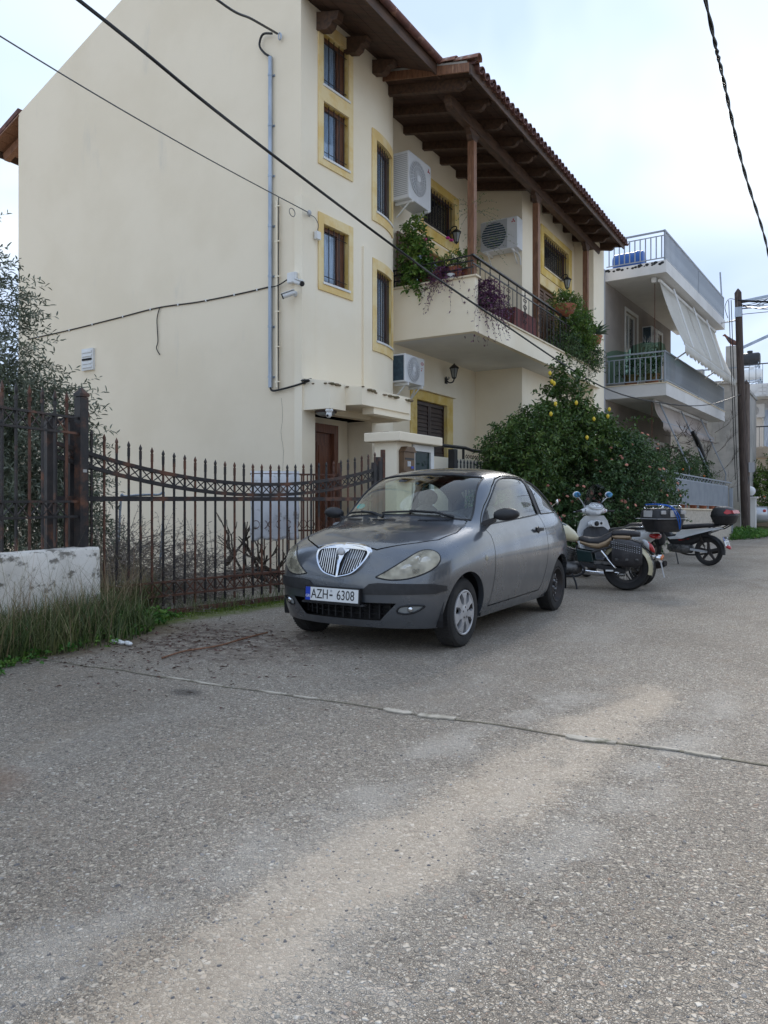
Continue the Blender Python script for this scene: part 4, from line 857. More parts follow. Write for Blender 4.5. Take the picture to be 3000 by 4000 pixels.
mb = MB(); p3 = [(px_, GY - .045, za), (px_ + .04, GY - .05, za - .05), (px_ + .16, GY - .05, za - .05), at(640, 832, Y=GY - .04), at(668, 822, Y=GY - .05), (C0.x + .06, GY - .06, at(676, 820, Y=GY - .05).z), (C0.x + .12, GY + .1, 3.10)]; mb.tube(crv(p3, 6), .016, 7); mb.build('lead', 'cable', t, smooth=60)
ox = at(605, 500, Y=GY).x; t = thing('old_pipe', 'thin old cream painted pipe with a dark cable beside the steel conduit', 'pipe', (ox, GY - .05, 3)); z0_ = at(605, 838, Y=GY).z; z1_ = at(605, 435, Y=GY).z
MB().tube([(ox - .025, GY - .052, z0_), (ox - .025, GY - .052, z1_)], .017, 8).build('pipe', 'plaster2', t, smooth=50); MB().tube([(ox + .012, GY - .048, z0_ - .02), (ox + .010, GY - .05, (z0_ + z1_) / 2), (ox + .012, GY - .048, z1_ + .05)], .008, 5).build('cable', 'cable', t)
for i in range(6): z = lerp(z0_ + .08, z1_ - .1, i / 5); MB().box(ox - .055, ox + .03, GY - .066, GY - .036, z, z + .018).build('clip', 'plaster2', t)
v = at(193, 777, Y=GY); t = thing('wall_vent', 'small white louvred vent on the blank side wall behind the olive twigs', 'vent', (v.x, GY, v.z)); MB().box(v.x - .16, v.x + .16, GY - .05, GY - .001, v.z - .20, v.z + .20).build('frame', 'white', t)
for i in range(5): MB().box(v.x - .13, v.x + .13, GY - .066, GY - .0505, v.z - .16 + i * .07, v.z - .125 + i * .07).build('louver', 'white' if i not in (2,) else 'dark', t)
# ------------------------------------------------------------------ gate pillar, mailbox, cabinet
t = thing('gate_pillar', 'square cream plastered gate pillar with a cracked flat cap', 'pillar', (-5.95, 10.1, 0)); MB().box(-6.14, -5.75, 9.86, 10.32, 0, 2.13).build('shaft', 'plaster2', t); mb = MB(); mb.box(-6.26, -5.62, 9.74, 11.14, 2.131, 2.27); mb.build('cap', 'plaster', t, bevel=.015)
MB().box(-6.12, -5.98, 10.0, 10.5, 2.271, 2.30).build('loose_board', 'woodred', t)
t = thing('mailbox', 'brown metal mailbox with house number 12 on the gate pillar', 'mailbox', (-5.7, 10.08, 1.6)); bz = mat('bronze_metal', (.17, .105, .06), (.12, .075, .045), sc_=5, rough=.45, metal=.3)
MB().box(-5.749, -5.66, 9.93, 10.26, 1.52, 1.98).build('box', bz, t); MB().prism([(-5.745, 9.91, 1.981), (-5.745, 10.28, 1.981), (-5.745, 10.20, 2.06), (-5.745, 9.99, 2.06)], (.11, 0, 0)).build('lid', bz, t); MB().box(-5.659, -5.655, 9.96, 10.23, 1.86, 1.89).build('slot', 'black', t); MB().box(-5.659, -5.654, 10.03, 10.13, 1.76, 1.84).build('number_plate', 'acgrey', t)
MB().box(-5.659, -5.654, 10.145, 10.22, 1.73, 1.765).build('name_card', 'plateblue', t); text('12', .085, frame_mtx((-5.6525, 10.08, 1.80), (0, 1, 0), (0, 0, 1)), 'platewhite', t, 'number')
for k in range(5): MB().box(-5.659, -5.650, 9.95, 10.24, 1.54 + k * .033, 1.56 + k * .033).build('rib', bz, t)
t = thing('glazed_cabinet', 'white framed glazed cabinet standing against the gate pillar', 'cabinet', (-5.9, 10.7, 0)); MB().box(-6.14, -5.80, 10.321, 11.06, 0, 2.129).build('cabinet_body', 'plaster2', t); fr = MB(); y0, y1 = 10.36, 11.06
for r in ((y0, y0 + .06, .4, 2.12), (y1 - .11, y1, .4, 2.12), (y0 + .06, y1 - .11, .4, .48), (y0 + .06, y1 - .11, 2.02, 2.12)): fr.box(-5.80, -5.74, *r)
fr.build('door_frame', 'white', t); MB().box(-5.775, -5.77, y0 + .06, y1 - .11, .48, 2.02).build('door_glass', glass('cabinet_glass', (.5, .6, .6), 1.45, 0, .45), t); MB().box(-5.799, -5.796, y0 + .06, y1 - .11, .48, 2.02).build('backing', mat('painted_leaf_reflection', (.03, .055, .045), (.06, .11, .05), sc_=7, rough=.6), t)  # mottled green backing paints in the foliage reflection of the cabinet glass
# ------------------------------------------------------------------ low wall, fence, sliding gate
FP0 = Vector((-6.42, 4.85)); FD = Vector((.19, -.91)).normalized(); FN = Vector((FD.y, -FD.x))
def fp(s, z, d=0): q = FP0 + FD * s + FN * d; return Vector((q.x, q.y, z))
t = thing('low_wall', 'low whitewashed wall with flaking paint under the iron fence', 'wall', fp(2, 0)); mb = MB(); n = 30; rng_ = random.Random(3)
rows = [(-.14, 0), (-.14, .40), (-.135, .76), (-.12, .785), (.12, .785), (.14, .76), (.14, 0)]
mb.loft([[fp(-.10 + 6.4 * i / n, z + (.006 * mnoise.noise((i * .7, z * 5, 0))), d + .008 * mnoise.noise((i * .5, z * 4, d * 9))) for d, z in rows] for i in range(n + 1)]); mb.build('wall_body', 'whitewash', t, smooth=30)
fence = thing('iron_fence', 'rusty black iron fence with spear tops on the low wall', 'fence', fp(0, .79))
spear = [(.009, 0), (.012, .005), (.020, .035), (.017, .06), (.0, .115)]
def picket(mb, p, z0, z1, w=.019):
    mb.bar((p.x, p.y, z0), (p.x, p.y, z1 - .14), w, w, up=(FD.x, FD.y, 0)); mb.bar((p.x, p.y, z1 - .14), (p.x, p.y, z1 - .10), .027, .027, up=(FD.x, FD.y, 0)); mb.lathe([(r, z) for r, z in spear], 4, Matrix.Translation((p.x, p.y, z1 - .10)) @ Matrix.Rotation(.5, 4, 'Z'))
n = 22
for i in range(n):
    s = .20 + i * .154; mb = MB(); picket(mb, fp(s, 0), .80, 2.28); mb.build('picket', 'iron' if i % 3 else 'rust', fence)
for z in (2.05, 1.90, 1.235, 1.09): MB().bar(fp(.05, z), fp(.2 + n * .154, z), .032, .022, up=(0, 0, 1)).build('rail', 'iron', fence)
for i in range(n - 1):
    s = .20 + i * .154
    for za, zb3 in ((1.91, 2.04), (1.10, 1.225)):
        mb = MB(); mb.bar(fp(s + .01, za), fp(s + .144, zb3), .010); mb.bar(fp(s + .01, zb3, .011), fp(s + .144, za, .011), .010); mb.build('cross_brace', 'iron', fence)
mb = MB(); p = FP0; a = .048; mb.box(p.x - a, p.x + a, p.y - a, p.y + a, .79, 2.26); mb.build('post', 'iron', fence, bevel=.004); mb = MB(); mb.lathe([(.05, 0), (.075, .0), (.075, .03), (.05, .05), (.03, .07), (0, .10)], 4, Matrix.Translation((p.x, p.y, 2.265)) @ Matrix.Rotation(R(45), 4, 'Z')); mb.build('post_cap', 'iron', fence)
MB().box(p.x + .049, p.x + .056, p.y - .02, p.y + .02, 1.52, 1.55).build('latch_plate', 'concrete', fence)
G0 = Vector((-6.47, 4.93)); G1 = Vector((-5.68, 9.13)); GD = (G1 - G0); GL = GD.length; GD.normalize(); GN = Vector((GD.y, -GD.x))
gate = thing('sliding_gate', 'wide rusty black iron sliding gate with a dipping curved top', 'gate', (G0.x, G0.y, 0))
def gp(s, z, d=0): q = G0 + GD * s + GN * d; return Vector((q.x, q.y, z))
def gz(s): return 1.44 + 1.05 * (s / GL - .52) ** 2
s0 = -.34; n = 34; sp_ = (GL - s0) / n
for i in range(n + 1):
    s = s0 + sp_ * i; z = gz(max(s, -.3)) + .25; mb = MB(); p = gp(s, 0); mb.bar((p.x, p.y, .10), (p.x, p.y, z - .16), .019, .019, up=(GD.x, GD.y, 0)); mb.bar((p.x, p.y, z - .16), (p.x, p.y, z - .07), .022, .022, up=(GD.x, GD.y, 0)); mb.lathe([(r * .85, zz * .62) for r, zz in spear], 4, Matrix.Translation((p.x, p.y, z - .07)) @ Matrix.Rotation(.8, 4, 'Z')); mb.build('picket', 'iron' if i % 4 else 'rust', gate)
for off, nm in ((0, 'top_rail'), (-.13, 'curved_rail')):
    mb = MB(); q = [gp(lerp(s0, GL, i / 40), gz(max(lerp(s0, GL, i / 40), -.3)) + off) for i in range(41)]
    ring = lambda p, : [p + Vector((GN.x * a_, GN.y * a_, b_)) for a_, b_ in ((-.02, -.02), (.02, -.02), (.02, .02), (-.02, .02))]
    mb.loft([ring(p) for p in q]); mb.build(nm, 'iron', gate)
MB().bar(gp(s0, 1.262, .0), gp(GL, 1.262, .0), .045, .05).build('middle_rail', 'iron', gate)
for z in (.36, .21): MB().bar(gp(s0, z), gp(GL, z), .03, .022).build('lower_rail', 'rust', gate)
for i in range(n):
    s = s0 + sp_ * i; za = gz(max(s, -.3)); zb3 = gz(max(s + sp_, -.3)); mb = MB(); mb.bar(gp(s + .01, za - .115), gp(s + sp_ - .01, zb3 - .015), .010); mb.bar(gp(s + .01, za - .015, .011), gp(s + sp_ - .01, zb3 - .115, .011), .010); mb.build('cross_brace', 'iron', gate)
    mb = MB(); mb.bar(gp(s + .01, .22), gp(s + sp_ - .01, .35), .010); mb.bar(gp(s + .01, .35, .011), gp(s + sp_ - .01, .22, .011), .010); mb.build('cross_brace', 'rust', gate)
for s, w in ((GL - .02, .06), (s0, .10)): MB().bar(gp(s, .06), gp(s, gz(s) + .10 if s > 0 else 2.05), w, .05, up=(GN.x, GN.y, 0)).build('end_post', 'iron', gate)
t = thing('gate_track', 'rusty steel floor track of the sliding gate', 'rail', gp(2, 0)); MB().bar(gp(-.4, .025, .02), gp(GL + .3, .025, .02), .07, .05).build('track_beam', 'rust', t); MB().bar(gp(-.4, .055, .02), gp(GL + .3, .055, .02), .02, .012).build('track_rib', 'rust', t)
t = thing('gate_post', 'dark iron guide post at the closing end of the sliding gate', 'post', gp(GL + .1, 0)); MB().bar(gp(GL + .09, 0), gp(GL + .09, 1.86), .07, .07, up=(GN.x, GN.y, 0)).build('post_bar', 'iron', t); MB().bar(gp(GL + .17, 0), gp(GL + .17, 1.97), .05, .05, up=(GN.x, GN.y, 0)).build('post_bar', 'rust', t)
t = thing('gate_post', 'dark iron guide post behind the fence at the open end of the gate', 'post', gp(-.30, 0, -.12)); MB().bar(gp(-.30, 0, -.12), gp(-.30, 2.02, -.12), .10, .06, up=(GN.x, GN.y, 0)).build('post_bar', 'iron', t); MB().bar(gp(-.05, 0, -.14), gp(-.05, 2.10, -.14), .10, .06, up=(GN.x, GN.y, 0)).build('post_bar', 'iron', t); MB().bar(gp(-.30, 2.0, -.13), gp(.1, 2.12, -.13), .05, .05).build('tie_bar', 'iron', t)
# small railing inside the yard with a stained white sheet over it
Ra = Vector((-7.02, 8.05)); Rb = Vector((-6.20, 8.95)); RD = (Rb - Ra).normalized(); RL = (Rb - Ra).length
def rp(s, z, d=0): return Vector((Ra.x + RD.x * s + RD.y * d, Ra.y + RD.y * s - RD.x * d, z))
t = thing('yard_railing', 'rusty inner railing with a row of iron rings beside the front door', 'railing', rp(0, 0))
for i in range(15): s = RL * 1.0 * i / 14; MB().bar(rp(s, 0), rp(s, 1.60), .016, .016, up=(RD.x, RD.y, 0)).build('bar', 'rust', t)
for z in (1.61, .82, .22): MB().bar(rp(-.02, z), rp(RL + .02, z), .025, .025).build('rail', 'rust', t)
for i in range(11):
    s = RL * (i + .5) / 11; mb = MB(); mb.tube([rp(s + .05 * math.cos(a_), .91 + .055 * math.sin(a_), .02) for a_ in [2 * PI * k / 14 for k in range(15)]], .006, 4); mb.build('ring', 'rust', t)
MB().bar(rp(RL + .03, 0), rp(RL + .03, 1.78), .05, .05, up=(RD.x, RD.y, 0)).build('post', 'rust', t)
mb = MB(); nu, nv = 26, 22; V = []
for j in range(nv + 1):
    for i in range(nu + 1):
        s = lerp(-.02, .66, i / nu); q = j / nv; dd = .028 + .02 * math.sin(i * 1.1 + 1) * q + .012 * math.sin(i * 2.3) * q; zz = 1.645 - .95 * q - (.05 * mnoise.noise((i * .25, 0, 0)) if q > .9 else 0)
        if j == 0: dd = -.03
        if j == 1: dd = .0; zz = 1.655
        V.append(rp(s + .008 * math.sin(j * .6), zz, dd))
mb.add(V, [(j * (nu + 1) + i, j * (nu + 1) + i + 1, (j + 1) * (nu + 1) + i + 1, (j + 1) * (nu + 1) + i) for j in range(nv) for i in range(nu)])
sh = single(mb, 'sheet', 'fabricdirty', 'stained white sheet draped over the inner yard railing', 'sheet', smooth=80); so = sh.modifiers.new('s', 'SOLIDIFY'); so.thickness = .006
# fence of the front garden beyond the pillar
t = thing('garden_fence', 'black iron garden fence with spear tops behind the parked car', 'fence', (-5.72, 14, 0))
MB().box(-5.82, -5.66, 11.10, 20.6, 0, .95).build('plinth', 'plaster2', t); MB().box(-5.80, -5.68, 11.70, 11.82, .951, 2.12).build('post', 'blackpaint', t); 
for i in range(4): MB().box(-5.78, -5.70, 13.2 + i * 2.2, 13.28 + i * 2.2, .951, 2.0).build('post', 'blackpaint', t)
for z in (1.02, 1.60, 1.76): MB().box(-5.755, -5.735, 11.83, 20.6, z, z + .03).build('rail', 'blackpaint', t)
for i in range(62):
    y = 11.95 + i * .14; mb = MB(); mb.box(-5.757, -5.739, y - .009, y + .009, .96, 1.88); mb.lathe([(r, zz * .8) for r, zz in spear], 4, Matrix.Translation((-5.748, y, 1.88))); mb.build('picket', 'blackpaint', t)
    if i < 24: mb = MB(); mb.bar((-5.73, y + .01, 1.64), (-5.73, y + .13, 1.75), .01); mb.bar((-5.725, y + .01, 1.75), (-5.725, y + .13, 1.64), .01); mb.build('cross_brace', 'blackpaint', t)
# ------------------------------------------------------------------ the parked hatchback (local y = forward, z = up, its left is -x)
M['carpaint'] = mat('grey_metallic_paint', (.112, .124, .142), (.096, .106, .123), sc_=2.5, rough=.26, r2=.36, metal=.55, coat=1.0, c3=(.16, .15, .14), sc3=2.2, lo3=.60, hi3=.85, spec=.5)
M['carroof'] = M['carpaint']
M['carglass'] = glass('car_glass', (.84, .92, .87), 1.5, 0, 1.9)
M['lens'] = None
def lens_mat():
    m, nt, nd, L = newmat('yellowed_headlight_lens'); out = nd('ShaderNodeOutputMaterial'); ms = nd('ShaderNodeMixShader'); b = nd('ShaderNodeBsdfPrincipled'); t = nd('ShaderNodeBsdfTransparent'); n = nd('ShaderNodeTexNoise'); n.inputs['Scale'].default_value = 9
    tc = nd('ShaderNodeTexCoord'); L.new(tc.outputs['Object'], n.inputs['Vector']); mr = nd('ShaderNodeMapRange'); L.new(n.outputs['Fac'], mr.inputs[0]); mr.inputs[1].default_value = .35; mr.inputs[2].default_value = .65; mr.inputs[3].default_value = .28; mr.inputs[4].default_value = .74
    b.inputs['Base Color'].default_value = (.60, .545, .41, 1); b.inputs['Roughness'].default_value = .2; b.inputs['Coat Weight'].default_value = 1; b.inputs['Coat Roughness'].default_value = .08
    L.new(mr.outputs[0], ms.inputs[0]); L.new(t.outputs[0], ms.inputs[1]); L.new(b.outputs[0], ms.inputs[2]); L.new(ms.outputs[0], out.inputs[0]); return m
M['lens'] = lens_mat()
car = thing('parked_car', 'dark grey three door hatchback with chrome shield grille parked beside the gate', 'car', (-3.60, 7.10, 0), R(180 + .3), world=False); car.scale = (1.03, 1.03, 1.03)
def car_body():
    top = lambda y0, bow, e, rows: [(x, y0 + bow * (1 - min(1, (x / e)) ** 2), z) for x, z in rows]
    side = lambda y, rows, dy=(0, 0, 0, 0, 0): [(x, y + d, z) for (x, z), d in zip(rows, dy)]
    sr = lambda y, k=1, z4=.88, x4=.835, xs=(.765, .82, .858, .866): side(y, [(xs[0] * k, .19), (xs[1] * k, .29), (xs[2] * k, .48), (xs[3] * k, .70), (x4 * k, z4)])
    S = []
    S.append(side(1.55, [(.735, .20), (.795, .30), (.81, .45), (.81, .60), (.79, .73)]) + [(.74, 1.48, .815), (.64, 1.56, .835), (.53, 1.62, .84), (.42, 1.67, .845), (.28, 1.715, .85), (.14, 1.74, .855), (0, 1.75, .858)])
    S.append(sr(1.36, .965, .80, .82) + top(1.28, .30, .74, [(.745, .875), (.66, .895), (.55, .905), (.43, .91), (.29, .915), (.15, .92), (0, .922)]))
    S.append(sr(1.18, .985, .83, .83) + top(1.12, .36, .75, [(.755, .91), (.67, .93), (.56, .945), (.44, .955), (.30, .962), (.15, .966), (0, .968)]))
    S.append(sr(.96, 1, .87) + top(.92, .26, .75, [(.76, .95), (.68, .972), (.57, .99), (.45, 1.0), (.31, 1.008), (.16, 1.012), (0, 1.013)]))
    S.append(sr(.76, 1, .885) + top(.76, .24, .75, [(.752, .975), (.695, 1.005), (.60, 1.03), (.47, 1.045), (.32, 1.055), (.16, 1.06), (0, 1.062)]))
    S.append(sr(.45, 1, .90) + top(.50, .17, .70, [(.75, .995), (.708, 1.10), (.685, 1.20), (.63, 1.275), (.45, 1.305), (.2, 1.313), (0, 1.318)]))
    S.append(sr(.20, 1, .915) + top(.20, .12, .68, [(.755, 1.012), (.725, 1.15), (.68, 1.315), (.61, 1.435), (.45, 1.488), (.22, 1.508), (0, 1.513)]))
    S.append(sr(-.2, 1, .925) + top(-.2, 0, 1, [(.755, 1.03), (.725, 1.17), (.682, 1.35), (.605, 1.468), (.45, 1.523), (.22, 1.546), (0, 1.552)]))
    S.append(sr(-.6, 1, .935) + top(-.6, 0, 1, [(.755, 1.045), (.72, 1.18), (.675, 1.345), (.595, 1.468), (.44, 1.52), (.21, 1.542), (0, 1.547)]))
    S.append(sr(-1.05, 1, .94) + top(-1.05, 0, 1, [(.75, 1.055), (.71, 1.17), (.655, 1.305), (.575, 1.42), (.42, 1.475), (.2, 1.50), (0, 1.505)]))
    S.append(sr(-1.42, .985, .94) + top(-1.42, -.03, .6, [(.725, 1.06), (.682, 1.14), (.62, 1.24), (.53, 1.32), (.40, 1.37), (.2, 1.395), (0, 1.40)]))
    S.append(sr(-1.66, .94, .93, .80) + top(-1.64, -.08, .6, [(.69, 1.05), (.645, 1.10), (.585, 1.15), (.50, 1.19), (.38, 1.215), (.19, 1.23), (0, 1.235)]))
    V = []; F = []
    def gi(p): V.append(p); return len(V) - 1
    for sg in (1, -1):
        G = [[gi((x * sg, y, z)) for x, y, z in r] for r in S]
        for i in range(len(G) - 1):
            for j in range(11): F.append((G[i][j], G[i][j + 1], G[i + 1][j + 1], G[i + 1][j]) if sg > 0 else (G[i][j], G[i + 1][j], G[i + 1][j + 1], G[i][j + 1]))
        # front fascia: rows from the sill up, columns from the corner to the centre
        yc = [1.55, 1.70, 1.77, 1.815, 1.85, 1.87, 1.875]; xb = [.735, .65, .54, .43, .29, .145, 0]; zr = [.20, .30, .44, .585, .72]; dy = [-.07, -.02, .0, -.005, -.045]
        C = [[S[0][r] if c == 0 else (xb[c], yc[c] + dy[r], zr[r]) for c in range(7)] for r in range(5)] + [[S[0][5 + c] for c in range(7)]]
        K = [[gi((x * sg, y, z)) for x, y, z in r] for r in C]
        for r in range(5):
            for c in range(6): F.append((K[r][c], K[r][c + 1], K[r + 1][c + 1], K[r + 1][c]) if sg < 0 else (K[r][c], K[r + 1][c], K[r + 1][c + 1], K[r][c + 1]))
        yr = [-1.66, -1.77, -1.82, -1.85, -1.87, -1.88, -1.885]; zr = [.22, .32, .50, .72, .92]; dy = [.06, .02, -.01, .01, .04]
        C = [[S[-1][r] if c == 0 else (xb[c] * .97, yr[c] + dy[r], zr[r]) for c in range(7)] for r in range(5)] + [[S[-1][5 + c] for c in range(7)]]
        K = [[gi((x * sg, y, z)) for x, y, z in r] for r in C]
        for r in range(5):
            for c in range(6): F.append((K[r][c], K[r][c + 1], K[r + 1][c + 1], K[r + 1][c]) if sg > 0 else (K[r][c], K[r + 1][c], K[r + 1][c + 1], K[r][c + 1]))
    me = bpy.data.meshes.new('cage'); me.from_pydata(V, [], F); fixmesh(me)
    o = bpy.data.objects.new('tmp', me); COL.objects.link(o); s = o.modifiers.new('s', 'SUBSURF'); s.levels = s.render_levels = 3; dg = bpy.context.evaluated_depsgraph_get()
    m2 = bpy.data.meshes.new_from_object(o.evaluated_get(dg)); bpy.data.objects.remove(o); return m2
base = car_body()
bm = bmesh.new(); bm.from_mesh(base); bm.normal_update()
CB_ = bm.copy(); CB_.faces.ensure_lookup_table(); CB_.verts.ensure_lookup_table(); CB_.normal_update(); CT = BVHTree.FromBMesh(CB_)
from mathutils.interpolate import poly_3d_calc
def surf_normal(p):
    loc, n, i, d = CT.find_nearest(p); f = CB_.faces[i]; w = poly_3d_calc([v.co for v in f.verts], loc); r = Vector((0, 0, 0))
    for v, k in zip(f.verts, w): r += v.normal * k
    return r.normalized()
def ray(o, d):
    h = CT.ray_cast(Vector(o), Vector(d)); return h[0]
def inpoly(a, b, P):
    c = False; j = len(P) - 1
    for i in range(len(P)):
        if (P[i][1] > b) != (P[j][1] > b) and a < (P[j][0] - P[i][0]) * (b - P[i][1]) / (P[j][1] - P[i][1]) + P[i][0]: c = not c
        j = i
    return c
class Proj:
    """linear projection: a = A.p, b = B.p, along N"""
    def __init__(s, A, B, filt): s.A = Vector(A); s.B = Vector(B); s.N = s.A.cross(s.B); s.filt = filt
    def __call__(s, p): return (s.A.dot(p), s.B.dot(p))
    def to3(s, a, b): return s.A * a + s.B * b
def side_proj(sg): return Proj((0, 1, 0), (0, 0, 1), lambda f, sg=sg: f.calc_center_median().x * sg > .30 and abs(f.normal.x) > .12)
FRONT = Proj((1, 0, 0), (0, 0, 1), lambda f: f.calc_center_median().y > .9 and f.normal.y > .10)
SCREEN = Proj((1, 0, 0), (0, 0, 1), lambda f: -.3 < f.calc_center_median().y < 1.15 and f.normal.y > .10 and f.calc_center_median().z > .95)
REAR = Proj((1, 0, 0), (0, 0, 1), lambda f: f.calc_center_median().y < -1.2 and f.normal.y < -.15)
def lamp_proj(sg): return Proj((.8 * sg, -.6, 0), (0, 0, 1), lambda f, sg=sg: f.calc_center_median().x * sg > .15 and f.calc_center_median().y > 1.0 and f.normal.dot(Vector((.6 * sg, .8, .1))) > .05)
def knife(poly, pr):
    P = [Vector(p) for p in poly]; n = len(P)
    a0, a1 = min(p[0] for p in P) - .01, max(p[0] for p in P) + .01; b0, b1 = min(p[1] for p in P) - .01, max(p[1] for p in P) + .01
    for i in range(n):
        p, q = P[i], P[(i + 1) % n]; e = q - p
        if e.length < 1e-5: continue
        d3 = pr.A * e[0] + pr.B * e[1]; no = pr.N.cross(d3).normalized(); co = pr.to3(*p)
        la, ha = min(p[0], q[0]) - .002, max(p[0], q[0]) + .002; lb, hb = min(p[1], q[1]) - .002, max(p[1], q[1]) + .002; fs = []
        for f in bm.faces:
            pp = [pr(v.co) for v in f.verts]
            if max(t[0] for t in pp) < la or min(t[0] for t in pp) > ha or max(t[1] for t in pp) < lb or min(t[1] for t in pp) > hb: continue
            if not pr.filt(f): continue
            s_ = [no.dot(v.co - co) for v in f.verts]
            if max(s_) > 1e-5 and min(s_) < -1e-5: fs.append(f)
        if fs: bmesh.ops.bisect_plane(bm, geom=list({v for f in fs for v in f.verts}) + list({e_ for f in fs for e_ in f.edges}) + fs, dist=1e-5, plane_co=co, plane_no=no)
    bm.normal_update()
    return [f for f in bm.faces if pr.filt(f) and inpoly(*pr(f.calc_center_median()), poly)]
def take(faces):
    vs = {}; V = []; F = []
    for f in faces:
        for v in f.verts:
            if v not in vs: vs[v] = len(V); V.append(v.co.copy())
        F.append([vs[v] for v in f.verts])
    bmesh.ops.delete(bm, geom=faces, context='FACES'); return V, F
def piece(name, VF, matn, parent=None, off=0, thick=0):
    V, F = VF
    if not F: print('EMPTY PIECE', name); return None
    Nn = [surf_normal(v) for v in V]; me = bpy.data.meshes.new(name); W = [v + n * off for v, n in zip(V, Nn)]
    if thick:                                      # proud piece with a skirt
        ed = {}
        for f in F:
            for a, b in zip(f, f[1:] + f[:1]): ed[(a, b)] = 1
        n0 = len(W); bd = [(a, b) for a, b in ed if (b, a) not in ed]; mp = {}
        for a, b in bd:
            for k in (a, b):
                if k not in mp: mp[k] = len(W); W.append(V[k] - Nn[k] * thick); Nn.append(Nn[k])
        F = F + [[b, a, mp[a], mp[b]] for a, b in bd]
    me.from_pydata(W, [], F); me.materials.append(M[matn]); me.update(); me.shade_smooth()
    if thick: me.set_sharp_from_angle(angle=R(45))
    else: me.normals_split_custom_set_from_vertices(Nn)
    return link(name, me, parent or car)
def drape(poly, pr, sg, closed=True, off=.0, sub=6):
    q = list(poly) + ([poly[0]] if closed else []); out = []
    for (a, b) in zip(q, q[1:]):
        for k in range(sub):
            t = k / sub; c = pr.to3(lerp(a[0], b[0], t), lerp(a[1], b[1], t)); d = pr.N * sg; h = ray(c + d * 4, -d)
            if h is not None: out.append(h + surf_normal(h) * off)
    if closed and out: out.append(out[0])
    elif not closed: 
        c = pr.to3(*q[-1]); d = pr.N * sg; h = ray(c + d * 4, -d)
        if h is not None: out.append(h + surf_normal(h) * off)
    return out
def sm2(poly, n=5): return [(p.x, p.y) for p in crv([(a, b, 0) for a, b in poly], n)]
arc = lambda cy, cz, r, a0, a1, n=18: [(cy + r * math.cos(lerp(a0, a1, i / n)), cz + r * math.sin(lerp(a0, a1, i / n))) for i in range(n + 1)]
WIN_F = [(.60, .992), (.665, .985)] + sm2([(.665, .985), (.44, 1.165), (.20, 1.33), (.06, 1.395), (-.12, 1.43), (-.40, 1.438), (-.655, 1.43)], 4)[1:] + [(-.735, 1.062)]
WIN_Q = [(-.845, 1.066), (-.765, 1.424)] + sm2([(-.765, 1.424), (-1.0, 1.388), (-1.25, 1.31), (-1.45, 1.21), (-1.58, 1.12), (-1.605, 1.078)], 4)[1:]
PILLAR = [(-.742, 1.063), (-.660, 1.433), (-.758, 1.428), (-.838, 1.067)]
DOOR = [(.70, .965), (.655, .90), (.645, .75), (.665, .55), (.69, .40), (.715, .275), (-.60, .285), (-.655, .34), (-.74, .55), (-.785, .75), (-.79, .92), (-.765, 1.05), (-.735, 1.08)]
DOOR = DOOR[:-1] + [(-.69, 1.452), (-.40, 1.462), (-.12, 1.455), (.08, 1.42), (.24, 1.345), (.50, 1.165), (.705, .985)]
def inset(poly, d):
    n = len(poly); ar = sum(poly[i][0] * poly[(i + 1) % n][1] - poly[(i + 1) % n][0] * poly[i][1] for i in range(n)); s = 1 if ar > 0 else -1; out = []
    for i in range(n):
        p0, p1, p2 = Vector(poly[i - 1]), Vector(poly[i]), Vector(poly[(i + 1) % n]); e1 = (p1 - p0).normalized(); e2 = (p2 - p1).normalized(); nn = Vector((-(e1.y + e2.y), e1.x + e2.x)); nn = nn.normalized() if nn.length > 1e-6 else Vector((-e1.y, e1.x)); k = max(.4, nn.dot(Vector((-e1.y, e1.x)))); q = p1 + nn * d * s / k; out.append((q.x, q.y))
    return out
GAP = .010
